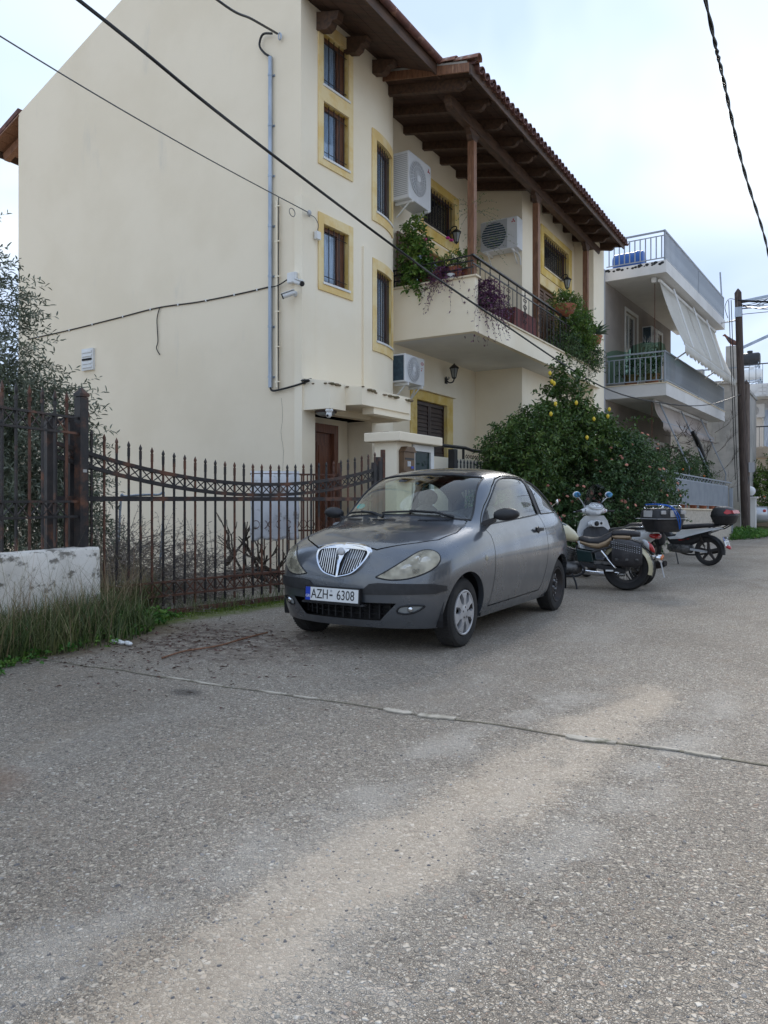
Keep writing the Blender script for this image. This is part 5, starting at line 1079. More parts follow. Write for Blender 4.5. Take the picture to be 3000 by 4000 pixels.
# wheel arches and openings first
for sg in (1, -1):
    sp = side_proj(sg)
    for cy, r in ((1.18, .338), (-1.245, .338)):
        poly = [(cy + r, .05)] + arc(cy, .285, r, 0, PI, 26) + [(cy - r, .05)]; bmesh.ops.delete(bm, geom=knife(poly, sp), context='FACES')
        lip = drape(arc(cy, .285, r + .001, -.25, PI + .25, 30), sp, sg, False, 0, 1); mb = MB(); mb.loft([[p, p + Vector((-sg * .05, 0, 0))] for p in lip], cap=False, closed=False); mb.build('arch_lip', 'carpaint', car, smooth=60)
        mb = MB(); wa = [(cy + (r + .03) * math.cos(a_), .285 + (r + .03) * math.sin(a_)) for a_ in [lerp(-.22, PI + .22, q_ / 24) for q_ in range(25)]]; mb.loft([[Vector((sg * x_, yy_, zz_)) for yy_, zz_ in wa] for x_ in (.44, .79)], cap=False, closed=False); mb.add([(sg * .44, yy_, zz_) for yy_, zz_ in wa], [tuple(range(25))]); mb.build('wheel_well', 'black', car)
    for nm, P in (('side_window', WIN_F), ('quarter_window', WIN_Q)):
        piece(nm, take(knife(P, sp)), 'carglass', off=-.004); mb = MB(); mb.tube(drape(P, sp, sg, True, .0, 3), .0085, 5); mb.build('window_seal', 'blackplastic', car, smooth=60)
    piece('pillar_trim', take(knife(PILLAR, sp)), 'blackplastic', off=.002, thick=.01)
    rim = knife(DOOR, sp); inn = set(knife(inset(DOOR, GAP), sp)); allf = [f for f in bm.faces if sp.filt(f) and inpoly(*sp(f.calc_center_median()), DOOR)]
    inn = [f for f in allf if inpoly(*sp(f.calc_center_median()), inset(DOOR, GAP))]; gapf = [f for f in allf if f not in set(inn)]
    bmesh.ops.delete(bm, geom=gapf, context='FACES'); dv = take(inn); door = piece('door', dv, 'carpaint')
    h = ray((sg * 2, -.55, .905), (-sg, 0, 0)); mb = MB(); mb.ell(h + Vector((sg * .001, .01, 0)), (.012, .048, .042), 14, 8); mb.build('handle_cup', 'black', door, smooth=60)
    mb = MB(); mb.loft([[Vector((h.x + sg * (.018 + .018 * math.sin(PI * t)), h.y + .10 - .20 * t, h.z + .012 - .004 * t)) + Vector((0, c_[0] * .006, c_[1] * .016)) + Vector((sg * .01 * c_[0], 0, 0)) for c_ in ((-1, -1), (1, -1), (1, 1), (-1, 1))] for t in [k / 8 for k in range(9)]]); mb.build('handle', 'blackplastic', door, smooth=50)
    hm = ray((sg * 2, .60, 1.0), (-sg, 0, 0)) or Vector((sg * .74, .6, 1.0)); mc = Vector((sg * .925, .575, 1.075)); mi = MB()
    rings = []
    for k in range(13):
        t = k / 12; w = math.sin(PI * min(1, t * .92 + .05)) ** .45; x = lerp(-.105, .115, t); rings.append([mc + Vector((sg * x, .065 * w * math.cos(a) - .02 * t, .064 * w * math.sin(a) * (1 if math.sin(a) > 0 else .8) + .01 * t)) for a in [2 * PI * q / 14 for q in range(14)]])
    mi.loft(rings); mr = mi.build('mirror', 'blackplastic', door, smooth=60); mb = MB(); mb.loft([[Vector((sg * .735, .60, .995)) + Vector((0, a_ * .07, b_ * .025)) for a_, b_ in ((-1, -1), (1, -1), (1, 1), (-1, 1))], [mc + Vector((-sg * .10, a_ * .035, -.035 + b_ * .018)) for a_, b_ in ((-1, -1), (1, -1), (1, 1), (-1, 1))]]); mb.build('mirror_arm', 'blackplastic', door)
    mb = MB(); mb.ell((mc.x, mc.y - .056, mc.z), (.085, .012, .045), 14, 8); mb.build('mirror_glass', 'chrome', door, smooth=60)
    # triangular black mirror base panel behind the A pillar foot
    tri = [(.655, .992), (.50, 1.00), (.475, 1.125)]
    mb = MB(); tp = drape(tri, sp, sg, True, .006, 6); cen = sum(tp, Vector()) / len(tp); mb.add(tp[:-1] + [cen], [(i, (i + 1) % (len(tp) - 1), len(tp) - 1) for i in range(len(tp) - 1)]); mb.build('mirror_base', 'blackplastic', door)
    h = ray((sg * 2, .84, .715), (-sg, 0, 0)); mb = MB(); mb.lathe([(0, .012), (.014, .012), (.024, .006), (.027, 0)], 14, Matrix.Translation(h) @ Matrix.Rotation(R(90) * sg, 4, 'Y')); mb.build('side_indicator', 'lens', car, smooth=60)
# screens
SCR = [(-.67, 1.035), (-.50, 1.055), (-.25, 1.075), (0, 1.08), (.25, 1.075), (.50, 1.055), (.67, 1.035)] + sm2([(.67, 1.035), (.63, 1.19), (.582, 1.345), (.558, 1.425)], 4)[1:] + [(.32, 1.452), (0, 1.462), (-.32, 1.452)] + [(-a, b) for a, b in sm2([(.67, 1.035), (.63, 1.19), (.582, 1.345), (.558, 1.425)], 4)[1:]][::-1]
piece('windscreen', take(knife(SCR, SCREEN)), 'carglass', off=-.003); mb = MB(); mb.tube(drape(SCR, SCREEN, -1, True, 0, 3), .010, 5); mb.build('screen_seal', 'blackplastic', car, smooth=60)
RW = [(-.52, 1.10), (.52, 1.10), (.47, 1.30), (.40, 1.335), (-.40, 1.335), (-.47, 1.30)]
piece('rear_window', take(knife(RW, REAR)), 'carglass', off=-.003)
# headlights
LAMP = sm2([(-.86, .600), (-.74, .578), (-.58, .590), (-.42, .640), (-.31, .705), (-.262, .775), (-.285, .835), (-.36, .862), (-.46, .845), (-.60, .765), (-.74, .675), (-.86, .600)], 3)[:-1]; LAMP = [(-.31 + (a + .262) * .86, .702 + (b - .72) * .80) for a, b in LAMP]
for sg in (1, -1):
    lp = lamp_proj(sg); vf = take(knife(LAMP, lp)); hl = piece('headlight', vf, 'lens', off=.004, thick=.03)
    rb = MB(); n3 = Vector((.6 * sg, .8, 0)); cen = lp.to3(-.52, .69); hh = ray(cen + n3 * 3, -n3)
    if hh:
        cen = hh - n3 * .115; t3 = lp.A
        for k, (da, db, r) in enumerate(((-.07, -.02, .08), (.10, .03, .075), (.02, .06, .05))): rb.ell(cen + t3 * da + Vector((0, 0, db)), (r, r, r * .8), 14, 8)
        rb.build('reflector', 'chrome', hl, smooth=60)
    mb = MB(); mb.tube(drape(LAMP, lp, 1 if lp.N.dot(n3) > 0 else -1, True, 0, 2), .007, 5); mb.build('headlight_seal', 'black', car, smooth=60)
# bonnet shut line and panel
HOOD = [(-.345, .735), (.345, .735)]
BON = Proj((1, 0, 0), (0, 1, 0), lambda f: f.calc_center_median().y > .7 and f.normal.z > .12 and f.calc_center_median().z > .70)
HP = [(-.66, .80), (-.70, 1.10), (-.66, 1.36)] + sm2([(-.66, 1.36), (-.55, 1.52), (-.40, 1.655), (-.29, 1.73)], 3)[1:] + [(.29, 1.73)] + [(-a, b) for a, b in sm2([(-.66, 1.36), (-.55, 1.52), (-.40, 1.655), (-.29, 1.73)], 3)[:-1]][::-1] + [(.70, 1.10), (.66, .80), (.40, .925), (0, .985), (-.40, .925)]
allf = knife(HP, BON); knife(inset(HP, GAP), BON); IP = inset(HP, GAP); allf = [f for f in bm.faces if BON.filt(f) and inpoly(*BON(f.calc_center_median()), HP)]; inn = [f for f in allf if inpoly(*BON(f.calc_center_median()), IP)]; gs = set(inn)
bmesh.ops.delete(bm, geom=[f for f in allf if f not in gs], context='FACES'); bonnet = piece('bonnet', take(inn), 'carpaint')
# dark scuttle between bonnet and screen
# bumper strips, lower intake, fog lights
strip = [(.20, .50), (.245, .512), (.29, .552), (.36, .562), (.74, .556), (.80, .535), (.80, .50), (.74, .478), (.30, .470), (.20, .468)]
FS = lambda sg: Proj((1, 0, 0), (0, 0, 1), lambda f, sg=sg: f.calc_center_median().y > 1.3 and f.normal.y > .02)
piece('bumper_strip', take(knife(strip, FS(1))), 'bumperplastic' if 'bumperplastic' in M else 'blackplastic', off=.014, thick=.02)
piece('bumper_strip', take(knife([(-a, b) for a, b in strip][::-1], FS(1))), 'blackplastic', off=.014, thick=.02)
piece('bumper_strip', take(knife([(-.199, .468), (.199, .468), (.199, .50), (-.199, .50)], FS(1))), 'blackplastic', off=.006, thick=.02)
INT = [(-.50, .405), (-.36, .262), (.36, .262), (.50, .405)]
bmesh.ops.delete(bm, geom=knife(INT, FRONT), context='FACES')
mb = MB(); mb.loft([[Vector((x, 1.68 - .17 * (x / .5) ** 2, z)) for x in [lerp(-.58, .58, k / 12) for k in range(13)]] for z in (.24, .43)], cap=False, closed=False); gr = mb.build('lower_intake', 'black', car)
for k in range(13): 
    x = lerp(-.46, .46, k / 12); p = ray((x, 3, .33), (0, -1, 0)); MB().box(x - .006, x + .006, 1.73 - .17 * (x / .5) ** 2, 1.78 - .17 * (x / .5) ** 2, .262, .405).build('intake_bar', 'blackplastic', gr)
for z in (.30, .335, .37): mb = MB(); mb.tube([(x, 1.76 - .17 * (x / .5) ** 2, z) for x in [lerp(-.47, .47, k / 12) for k in range(13)]], .006, 4); mb.build('intake_bar', 'blackplastic', gr)
for sg in (1, -1):
    FG = sm2([(sg * .50, .335), (sg * .55, .322), (sg * .62, .335), (sg * .675, .372), (sg * .68, .388), (sg * .60, .392), (sg * .53, .382), (sg * .505, .36), (sg * .50, .335)], 2)[:-1]
    fg = piece('fog_light', take(knife(FG, FS(sg))), 'lampglass', off=-.006, thick=.02); mb = MB(); mb.tube(drape(FG, FRONT, -1, True, 0, 2), .008, 5); mb.build('fog_light_rim', 'black', car)
    mb = MB(); c_ = ray((sg * .59, 3, .36), (0, -1, 0)); mb.ell(c_ + Vector((0, -.0, 0)), (.025, .012, .022), 12, 8); mb.build('fog_bulb', 'chrome', car, smooth=60)
# upper slot under the grille
body = None
V_, F_ = take(list(bm.faces)); body = piece('body', (V_, F_), 'carpaint')
# shield grille
sh = [(0, .883), (.11, .878), (.20, .861), (.252, .828), (.258, .80), (.242, .755), (.195, .690), (.125, .640), (0, .612)]
shp = sm2(sh, 4); shp = shp + [(-a, b) for a, b in shp[::-1]][1:-1]
def fy(x, z, off=0): z -= .018; h = ray((x, 4, z), (0, -1, 0)); return Vector((x, (h.y if h else 1.8) + off, z))
def shrink(P, k, dz=0): return [(a * k, (b - .755) * k + .755 + dz) for a, b in P]
mb = MB(); outer = [fy(a, b, .0) for a, b in shp]; lipo = [fy(a, b, .026) for a, b in shrink(shp, .985)]; lipi = [fy(a, b, .024) for a, b in shrink(shp, .91, -.004)]; inner = [fy(a, b, -.012) for a, b in shrink(shp, .89, -.005)]
n = len(outer)
for A_, B_ in ((outer, lipo), (lipo, lipi), (lipi, inner)): mb.add(A_ + B_, [(i, (i + 1) % n, n + (i + 1) % n, n + i) for i in range(n)])
grille = mb.build('grille_frame', 'chrome', car, smooth=50)
back = shrink(shp, .90, -.005); mb = MB(); bp_ = [fy(a, b, .004) for a, b in back]; mb.add(bp_ + [fy(0, .75, .006)], [(i, (i + 1) % n, n) for i in range(n)]); mb.build('grille_backing', 'black', grille)
def inside_z(x):
    zs_ = [z for z in [.60 + .002 * k for k in range(150)] if inpoly(x, z, back)]; return (min(zs_), max(zs_)) if zs_ else None
for sg in (1, -1):
    for k in range(9):
        x0 = sg * (.035 + .0225 * k); iz = inside_z(x0); iz2 = inside_z(x0 + sg * .028)
        if not iz or not iz2: continue
        za, zb4 = iz[0] + .004, min(iz2[1], .835 - .0) - .004; mb = MB(); mb.bar(fy(x0, za, .016), fy(x0 + sg * .028 * (zb4 - za) / .2, zb4, .016), .005, .010); mb.build('grille_slat', 'chrome', grille)
mb = MB()  # central V bar and top brow
mb.loft([[fy(0, .615, .02) + Vector(q) for q in ((-.010, 0, 0), (0, .012, 0), (.010, 0, 0))], [fy(0, .72, .02) + Vector(q) for q in ((-.014, 0, 0), (0, .014, 0), (.014, 0, 0))], [fy(0, .80, .02) + Vector(q) for q in ((-.034, 0, 0), (0, .016, 0), (.034, 0, 0))], [fy(0, .862, .02) + Vector(q) for q in ((-.10, -.005, 0), (0, .01, .0), (.10, -.005, 0))]]); mb.build('centre_bar', 'chrome', grille, smooth=50)
brow = [(0, .884), (.11, .879), (.20, .861), (.252, .828), (.238, .822), (.18, .832), (.10, .838), (0, .84)]; brow = brow + [(-a, b) for a, b in brow[::-1]][1:-1]; mb = MB(); bpts = [fy(a, b, .024) for a, b in brow]; mb.add(bpts + [fy(0, .865, .028)], [(i, (i + 1) % len(bpts), len(bpts)) for i in range(len(bpts))]); mb.build('grille_brow', 'chrome', grille)
mb = MB(); q = fy(0, .815, .04); mb.lathe([(0, .010), (.026, .008), (.033, .002), (.034, -.01)], 20, Matrix.Translation(q) @ Matrix.Rotation(R(-78), 4, 'X')); mb.build('emblem', 'silverplastic', grille, smooth=50)
# number plate
pc = Vector((.025, 1.90, .452)); PM = frame_mtx(pc, (-1, 0, 0), (0, -.06, 1)); PM.translation = pc
def pbox(name, x0, x1, z0, z1, d, matn, par, dd=.0):
    mb = MB(PM); mb.add([(x0, z0, dd), (x1, z0, dd), (x1, z1, dd), (x0, z1, dd), (x0, z0, d), (x1, z0, d), (x1, z1, d), (x0, z1, d)], [(0, 3, 2, 1), (4, 5, 6, 7), (0, 1, 5, 4), (1, 2, 6, 5), (2, 3, 7, 6), (3, 0, 4, 7)]); return mb.build(name, matn, par)
plate = pbox('number_plate', -.268, .268, -.066, .066, .008, 'black', car, -.02); pbox('plate_face', -.255, .255, -.052, .054, .0105, 'platewhite', plate, .0085); pbox('plate_band', -.255, -.208, -.052, .054, .012, 'plateblue', plate, .0108)
text('GR', .032, PM @ Matrix.Translation((-.232, -.018, .0125)), 'platewhite', plate, 'lettering'); text('AZH', .108, PM @ Matrix.Translation((-.115, -.001, .0112)) @ Matrix.Diagonal((.78, 1, 1, 1)), 'black', plate, 'lettering'); text('6308', .108, PM @ Matrix.Translation((.135, -.001, .0112)) @ Matrix.Diagonal((.80, 1, 1, 1)), 'black', plate, 'lettering')
pbox('hyphen', -.018, .012, -.008, .004, .0125, 'black', plate, .0110); mb = MB(PM); mb.lathe([(0, .0125), (.010, .0125), (.010, .0108)], 14, Matrix.Translation((-.003, .032, 0))); mb.build('seal_stamp', 'acgrey', plate)
pbox('plate_holder', -.30, .30, -.075, -.06, -.002, 'blackplastic', car, -.05)
# wheels
def wheel(x, y, sg, kind):
    X = Matrix.Translation((x, y, .283)) @ Matrix.Rotation(R(90) * sg, 4, 'Y'); mb = MB(); w = .083
    mb.lathe([(.185, -w * .8), (.20, -w), (.24, -w * 1.06), (.265, -w * .98), (.281, -w * .75), (.284, -w * .3), (.284, w * .3), (.281, w * .75), (.265, w * .98), (.24, w * 1.06), (.20, w), (.185, w * .8)], 48, X)
    for k in range(60):
        a = 2 * PI * k / 60; c, s_ = math.cos(a), math.sin(a)
        for z0_, z1_, da in ((-.065, -.012, .03), (.012, .065, -.03)): mb.bar(X @ Vector((.2835 * c, .2835 * s_, z0_)), X @ Vector((.2835 * math.cos(a + da), .2835 * math.sin(a + da), z1_)), .010, .006, up=tuple((X.to_3x3() @ Vector((c, s_, 0)))))
    wl = mb.build('wheel', 'rubber', car, smooth=35)
    if kind == 'cap':
        mb = MB(); mb.lathe([(.188, w * .8), (.186, w * .95), (.176, w * 1.0), (.170, w * .85), (.16, w * .6), (0, w * .55)], 40, X); mb.build('rim', 'steelblack', wl, smooth=40)
        hc = MB(); hc.lathe([(.188, w * .9), (.186, w * 1.03), (.176, w * 1.06), (.168, w * .98)], 40, X); hc.lathe([(0, w * 1.12), (.055, w * 1.10), (.075, w * 1.0), (.075, w * .8)], 28, X)
        for k in range(7):
            a = 2 * PI * k / 7; d = lambda r, t, z: X @ Vector((r * math.cos(a + t), r * math.sin(a + t), z)); hc.add([d(.055, -.55, w * 1.05), d(.055, .55, w * 1.05), d(.115, .20, w * 1.08), d(.172, .30, w * 1.0), d(.172, -.30, w * 1.0), d(.115, -.20, w * 1.08), d(.055, -.55, w * .7), d(.055, .55, w * .7), d(.115, .2, w * .7), d(.172, .30, w * .8), d(.172, -.30, w * .8), d(.115, -.2, w * .7)], [(0, 1, 2, 5), (5, 2, 3, 4), (0, 5, 11, 6), (5, 4, 10, 11), (2, 1, 7, 8), (3, 2, 8, 9), (4, 3, 9, 10)])
        hc.build('hub_cap', 'silverplastic', wl, smooth=35); b = MB()
        for k in range(5):
            a = 2 * PI * k / 5; b.lathe([(0, w * 1.12), (.009, w * 1.12), (.010, w * 1.0)], 8, X @ Matrix.Translation((.045 * math.cos(a), .045 * math.sin(a), 0)))
        tag(b.build('wheel_bolts', 'steelblack', wl), kind='stuff')
    else:
        mb = MB(); mb.lathe([(.188, w * .8), (.186, w * 1.0), (.178, w * 1.0), (.168, w * .6), (.150, w * .2), (.12, w * .30), (.10, w * .55), (.075, w * .6), (.07, w * .45), (.035, w * .45), (.03, w * .8), (0, w * .8)], 40, X); mb.build('rim', 'steelblack', wl, smooth=40); b = MB()
        for k in range(4): a = 2 * PI * k / 4 + .4; b.lathe([(0, w * .72), (.010, w * .72), (.011, w * .45)], 8, X @ Matrix.Translation((.05 * math.cos(a), .05 * math.sin(a), 0)))
        for k in range(10): a = 2 * PI * k / 10; b.lathe([(0, w * .42), (.012, w * .42)], 8, X @ Matrix.Translation((.125 * math.cos(a), .125 * math.sin(a), 0)))
        tag(b.build('wheel_bolts', 'acgrey', wl), kind='stuff')
for y, kind in ((1.18, 'cap'), (-1.245, 'steel')):
    for sg in (1, -1): wheel(sg * .722, y, sg, kind)
# underside, sill, cabin
MB().box(-.62, .62, -1.72, 1.62, .20, .24).build('underbody', 'black', car)
for sg in (1, -1):
    MB().box(min(sg * .60, sg * .735), max(sg * .60, sg * .735), -.86, .86, .185, .26).build('sill', 'blackplastic', car)
MB().box(-.70, .70, -1.55, .80, .241, .30).build('floor', 'black', car)
mb = MB(); mb.prism([(-.68, 1.02, .88), (-.68, .95, 1.0), (-.68, .62, 1.015), (-.68, .50, .97), (-.68, .52, .70), (-.68, .95, .5)], (1.36, 0, 0)); mb.build('dashboard', mat('grey_dashboard', (.17, .172, .175), rough=.75), car, bevel=.02)
sw = MB(); X = Matrix.Translation((-.34, .40, .93)) @ Matrix.Rotation(R(62), 4, 'X'); sw.tube([X @ Vector((.18 * math.cos(a), .18 * math.sin(a), 0)) for a in [2 * PI * k / 28 for k in range(29)]], .015, 8)
for a in (0, 180, 270): sw.bar(X @ Vector((0, 0, -.01)), X @ Vector((.18 * math.cos(R(a)), .18 * math.sin(R(a)), 0)), .03, .015)
sw.ell(X @ Vector((0, 0, -.01)), (.06, .06, .03), 12, 6); sw.build('steering_wheel', 'blackplastic', car, smooth=60)
M['seat'] = mat('beige_grey_seat_cloth', (.19, .17, .15), (.13, .12, .11), sc_=20, rough=.95)
for x in (-.34, .34):
    s = MB(); s.ell((x, .0, .58), (.24, .27, .10), 14, 8); s.build('seat', 'seat', car, smooth=80); s = MB(); s.ell((x, -.27, .86), (.22, .09, .32), 14, 10, X=Matrix.Rotation(R(12), 4, 'X')); s.build('backrest', 'seat', car, smooth=80); s = MB(); s.ell((x, -.36, 1.24), (.12, .05, .09), 12, 8); s.build('headrest', 'seat', car, smooth=80)
s = MB(); s.ell((0, -1.0, .85), (.60, .10, .30), 16, 10, X=Matrix.Rotation(R(14), 4, 'X')); s.ell((0, -.75, .56), (.60, .25, .10), 16, 8); s.build('rear_bench', 'seat', car, smooth=80)
# wipers and scuttle, sticker
sc_p = lambda x, z, off=.02: (lambda h: (h + surf_normal(h) * off) if h else Vector((x, .9, z)))(ray((x, 3, z), (0, -1, 0)))
for x0, x1, zz in ((-.44, .10, 1.085), (.16, .56, 1.075)):
    mb = MB(); q = [sc_p(lerp(x0, x1, k / 8), zz + .012 * math.sin(PI * k / 8), .016) for k in range(9)]; mb.tube(q, .010, 5); mb.build('wiper_blade', 'black', car)
    mb = MB(); m_ = q[4]; pv = Vector((x0 + .0, 0, 0)); b0 = sc_p(x0 - .12, 1.045, .02); mb.tube([b0, b0.lerp(q[3], .5) + Vector((0, .02, .02)), q[4] + Vector((0, .01, .01))], [.016, .011, .008], 6); mb.build('wiper_arm', 'black', car)
for x in (-.42, .02, .40):
    mb = MB()
    for k in range(12): p = sc_p(x - .11 + .02 * k, 1.036, .004); mb.bar(p + Vector((0, .03, -.006)), p + Vector((0, -.012, .002)), .008, .004)
    mb.build('scuttle_vent', 'black', car)
mb = MB(); q = sc_p(.50, 1.16, -.012); nn = surf_normal(q); mb.lathe([(0, 0), (.042, 0), (.042, .002), (0, .002)], 20, frame_mtx(q, Vector((1, 0, 0)), nn.cross(Vector((1, 0, 0))))); mb.build('sticker', mat('teal_sticker', (.03, .30, .28), rough=.5), car)
# rear lamps and bumper
for sg in (1, -1):
    mb = MB(); q = Vector((sg * .66, -1.70, .86)); mb.ell(q, (.06, .05, .17), 12, 8); mb.build('tail_light', 'red', car, smooth=60)
mb = MB(); mb.tube([(x, ray((x, -4, .52), (0, 1, 0)).y - .005, .52) for x in [lerp(-.70, .70, k / 14) for k in range(15)]], .03, 6); mb.build('rear_bumper_strip', 'blackplastic', car, smooth=60)
# ------------------------------------------------------------------ two-wheelers (local x forward, y left, z up, origin under the rear axle)
M['cream'] = mat('cream_tank_paint', (.62, .56, .38), (.56, .50, .33), sc_=3, rough=.3, coat=.5)
M['greenblack'] = mat('dark_green_paint', (.012, .028, .028), rough=.25, coat=.6)
M['leather'] = mat('black_leather', (.03, .028, .03), (.045, .042, .044), sc_=12, rough=.5, bump=.2, bsc=60)
M['tan'] = mat('tan_leather', (.36, .26, .16), (.30, .21, .13), sc_=10, rough=.6)
M['scooterwhite'] = mat('white_scooter_paint', (.66, .67, .68), (.60, .61, .62), sc_=3, rough=.3, coat=.5)
M['scooterdark'] = mat('dark_grey_inner_panel', (.035, .038, .046), (.05, .053, .06), sc_=15, rough=.6)
M['smoke'] = glass('smoked_screen', (.55, .56, .58), 1.5, 0, 1.3)
M['mirrorblue'] = mat('blue_mirror_glass', (.10, .34, .62), (.03, .08, .16), sc_=14, rough=.08, metal=.5)
M['redlamp'] = mat('red_lamp', (.40, .02, .02), rough=.2, coat=.5)
M['amber'] = mat('amber_lamp', (.62, .18, .05), rough=.25, coat=.5)
M['bluecord'] = mat('blue_rope', (.01, .09, .38), rough=.6)
M['grunge'] = mat('dirty_engine_metal', (.16, .155, .15), (.05, .05, .05), sc_=14, rough=.5, metal=.5)
def sec(x, zc, hw, hh, yc=0, n=14, p=2.4, tilt=0, zb=1.0):
    r = []
    for k in range(n):
        a = 2 * PI * k / n; c, s = math.cos(a), math.sin(a); yy = hw * abs(c) ** (2 / p) * (1 if c > 0 else -1); zz = hh * abs(s) ** (2 / p) * (1 if s > 0 else -zb); r.append(Vector((x - zz * math.sin(tilt), yc + yy, zc + zz * math.cos(tilt))))
    return r
def body(name, secs, matn, par, **k): return MB().loft([sec(*s) if not isinstance(s, dict) else sec(**s) for s in secs]).build(name, matn, par, smooth=50, **k)
def bike_wheel(par, x, r, w, rim_r, kind, spoke_m='steelblack', tread=True):
    X = Matrix.Translation((x, 0, r)) @ Matrix.Rotation(R(90), 4, 'X'); h = w / 2; mb = MB()
    prof = [(rim_r, -h * .55), (rim_r + (r - rim_r) * .35, -h * .92), (r - (r - rim_r) * .28, -h), (r - .012, -h * .62), (r, 0), (r - .012, h * .62), (r - (r - rim_r) * .28, h), (rim_r + (r - rim_r) * .35, h * .92), (rim_r, h * .55)]
    mb.lathe(prof, 44, X); wl = mb.build('wheel', 'rubber', par, smooth=50)
    mb = MB(); mb.lathe([(rim_r - .022, -h * .45), (rim_r + .004, -h * .6), (rim_r + .004, h * .6), (rim_r - .022, h * .45), (rim_r - .03, 0), (rim_r - .022, -h * .45)], 40, X); mb.build('rim', spoke_m, wl, smooth=40)
    mb = MB(); mb.lathe([(0, -h * .9), (.05, -h * .9), (.055, -h * .4), (.04, 0), (.055, h * .4), (.05, h * .9), (0, h * .9)], 20, X); mb.build('hub', 'grunge' if kind == 'wire' else spoke_m, wl, smooth=40)
    if kind == 'wire':
        for k in range(28):
            a = 2 * PI * k / 28; sg = 1 if k % 2 else -1; mb = MB(); a2 = a + (.5 if k % 4 < 2 else -.5); mb.tube([X @ Vector((.05 * math.cos(a), .05 * math.sin(a), sg * h * .7)), X @ Vector(((rim_r - .02) * math.cos(a2), (rim_r - .02) * math.sin(a2), 0))], .003, 4); mb.build('spoke', 'chrome', wl)
    else:
        for k in range(kind):
            a = 2 * PI * k / kind + .3; mb = MB(); d = lambda rr, t, z: X @ Vector((rr * math.cos(a + t / rr), rr * math.sin(a + t / rr), z)); mb.loft([[d(.045, q[0] * .030, q[1] * .018) for q in ((-1, -1), (1, -1), (1, 1), (-1, 1))], [d(rim_r - .02, q[0] * .018, q[1] * .014) for q in ((-1, -1), (1, -1), (1, 1), (-1, 1))]]); mb.build('spoke', spoke_m, wl)
    return wl
def fender(name, x, zc, r0, r1, w, a0, a1, matn, par, th=.006, n=16):
    mb = MB(); rings = []
    for i in range(n + 1):
        a = lerp(a0, a1, i / n); c, s = math.cos(a), math.sin(a); ring = []
        for k in range(7): t = -1 + 2 * k / 6; rr = r1 - (r1 - r0) * abs(t) ** 2.5; ring.append(Vector((x + rr * c, w * t, zc + rr * s)))
        for k in range(6, -1, -1): t = -1 + 2 * k / 6; rr = r1 - (r1 - r0) * abs(t) ** 2.5 - th; ring.append(Vector((x + rr * c, (w - th) * t, zc + rr * s)))
        rings.append(ring)
    return mb.loft(rings).build(name, matn, par, smooth=50)
# --- black and cream cruiser
cr = thing('motorcycle', 'black and cream cruiser motorcycle with studded leather saddlebag behind the car', 'motorcycle', (-2.57, 10.72, 0), R(90 + 98), world=False)
bike_wheel(cr, 0, .318, .15, .205, 'wire', 'steelblack'); bike_wheel(cr, 1.62, .33, .11, .235, 'wire', 'steelblack')
fender('rear_fender', 0, .318, .30, .355, .10, R(35), R(196), 'cream', cr); fender('fender_stripe', 0, .318, .335, .360, .052, R(34), R(200), 'greenblack', cr, n=20)
fender('front_fender', 1.62, .33, .32, .365, .075, R(20), R(165), 'cream', cr)
body('seat', [(.66, .70, .03, .02), (.60, .70, .11, .045), (.48, .665, .14, .06), (.36, .665, .15, .07), (.26, .70, .15, .085), (.20, .745, .13, .07), (.17, .76, .08, .04)], 'leather', cr)
body('seat_side', [(.62, .66, .10, .03), (.48, .625, .145, .045), (.36, .615, .158, .055), (.26, .655, .158, .07), (.19, .715, .135, .05)], 'tan', cr)
body('pillion_seat', [(.21, .765, .05, .03), (.17, .785, .12, .05), (.05, .795, .13, .055), (-.10, .79, .12, .05), (-.18, .775, .07, .03)], 'leather', cr); body('seat_side', [(.19, .745, .10, .03), (.12, .735, .135, .045), (.02, .735, .14, .045), (-.06, .74, .13, .03)], 'tan', cr)
body('tank', [(1.16, .83, .05, .04), (1.10, .83, .12, .085), (.95, .82, .16, .12), (.80, .78, .15, .115), (.70, .73, .11, .075), (.645, .70, .05, .03)], 'cream', cr); body('tank_panel', [(1.08, .875, .08, .06), (.95, .875, .115, .085), (.82, .835, .105, .075), (.72, .775, .07, .04)], 'greenblack', cr)
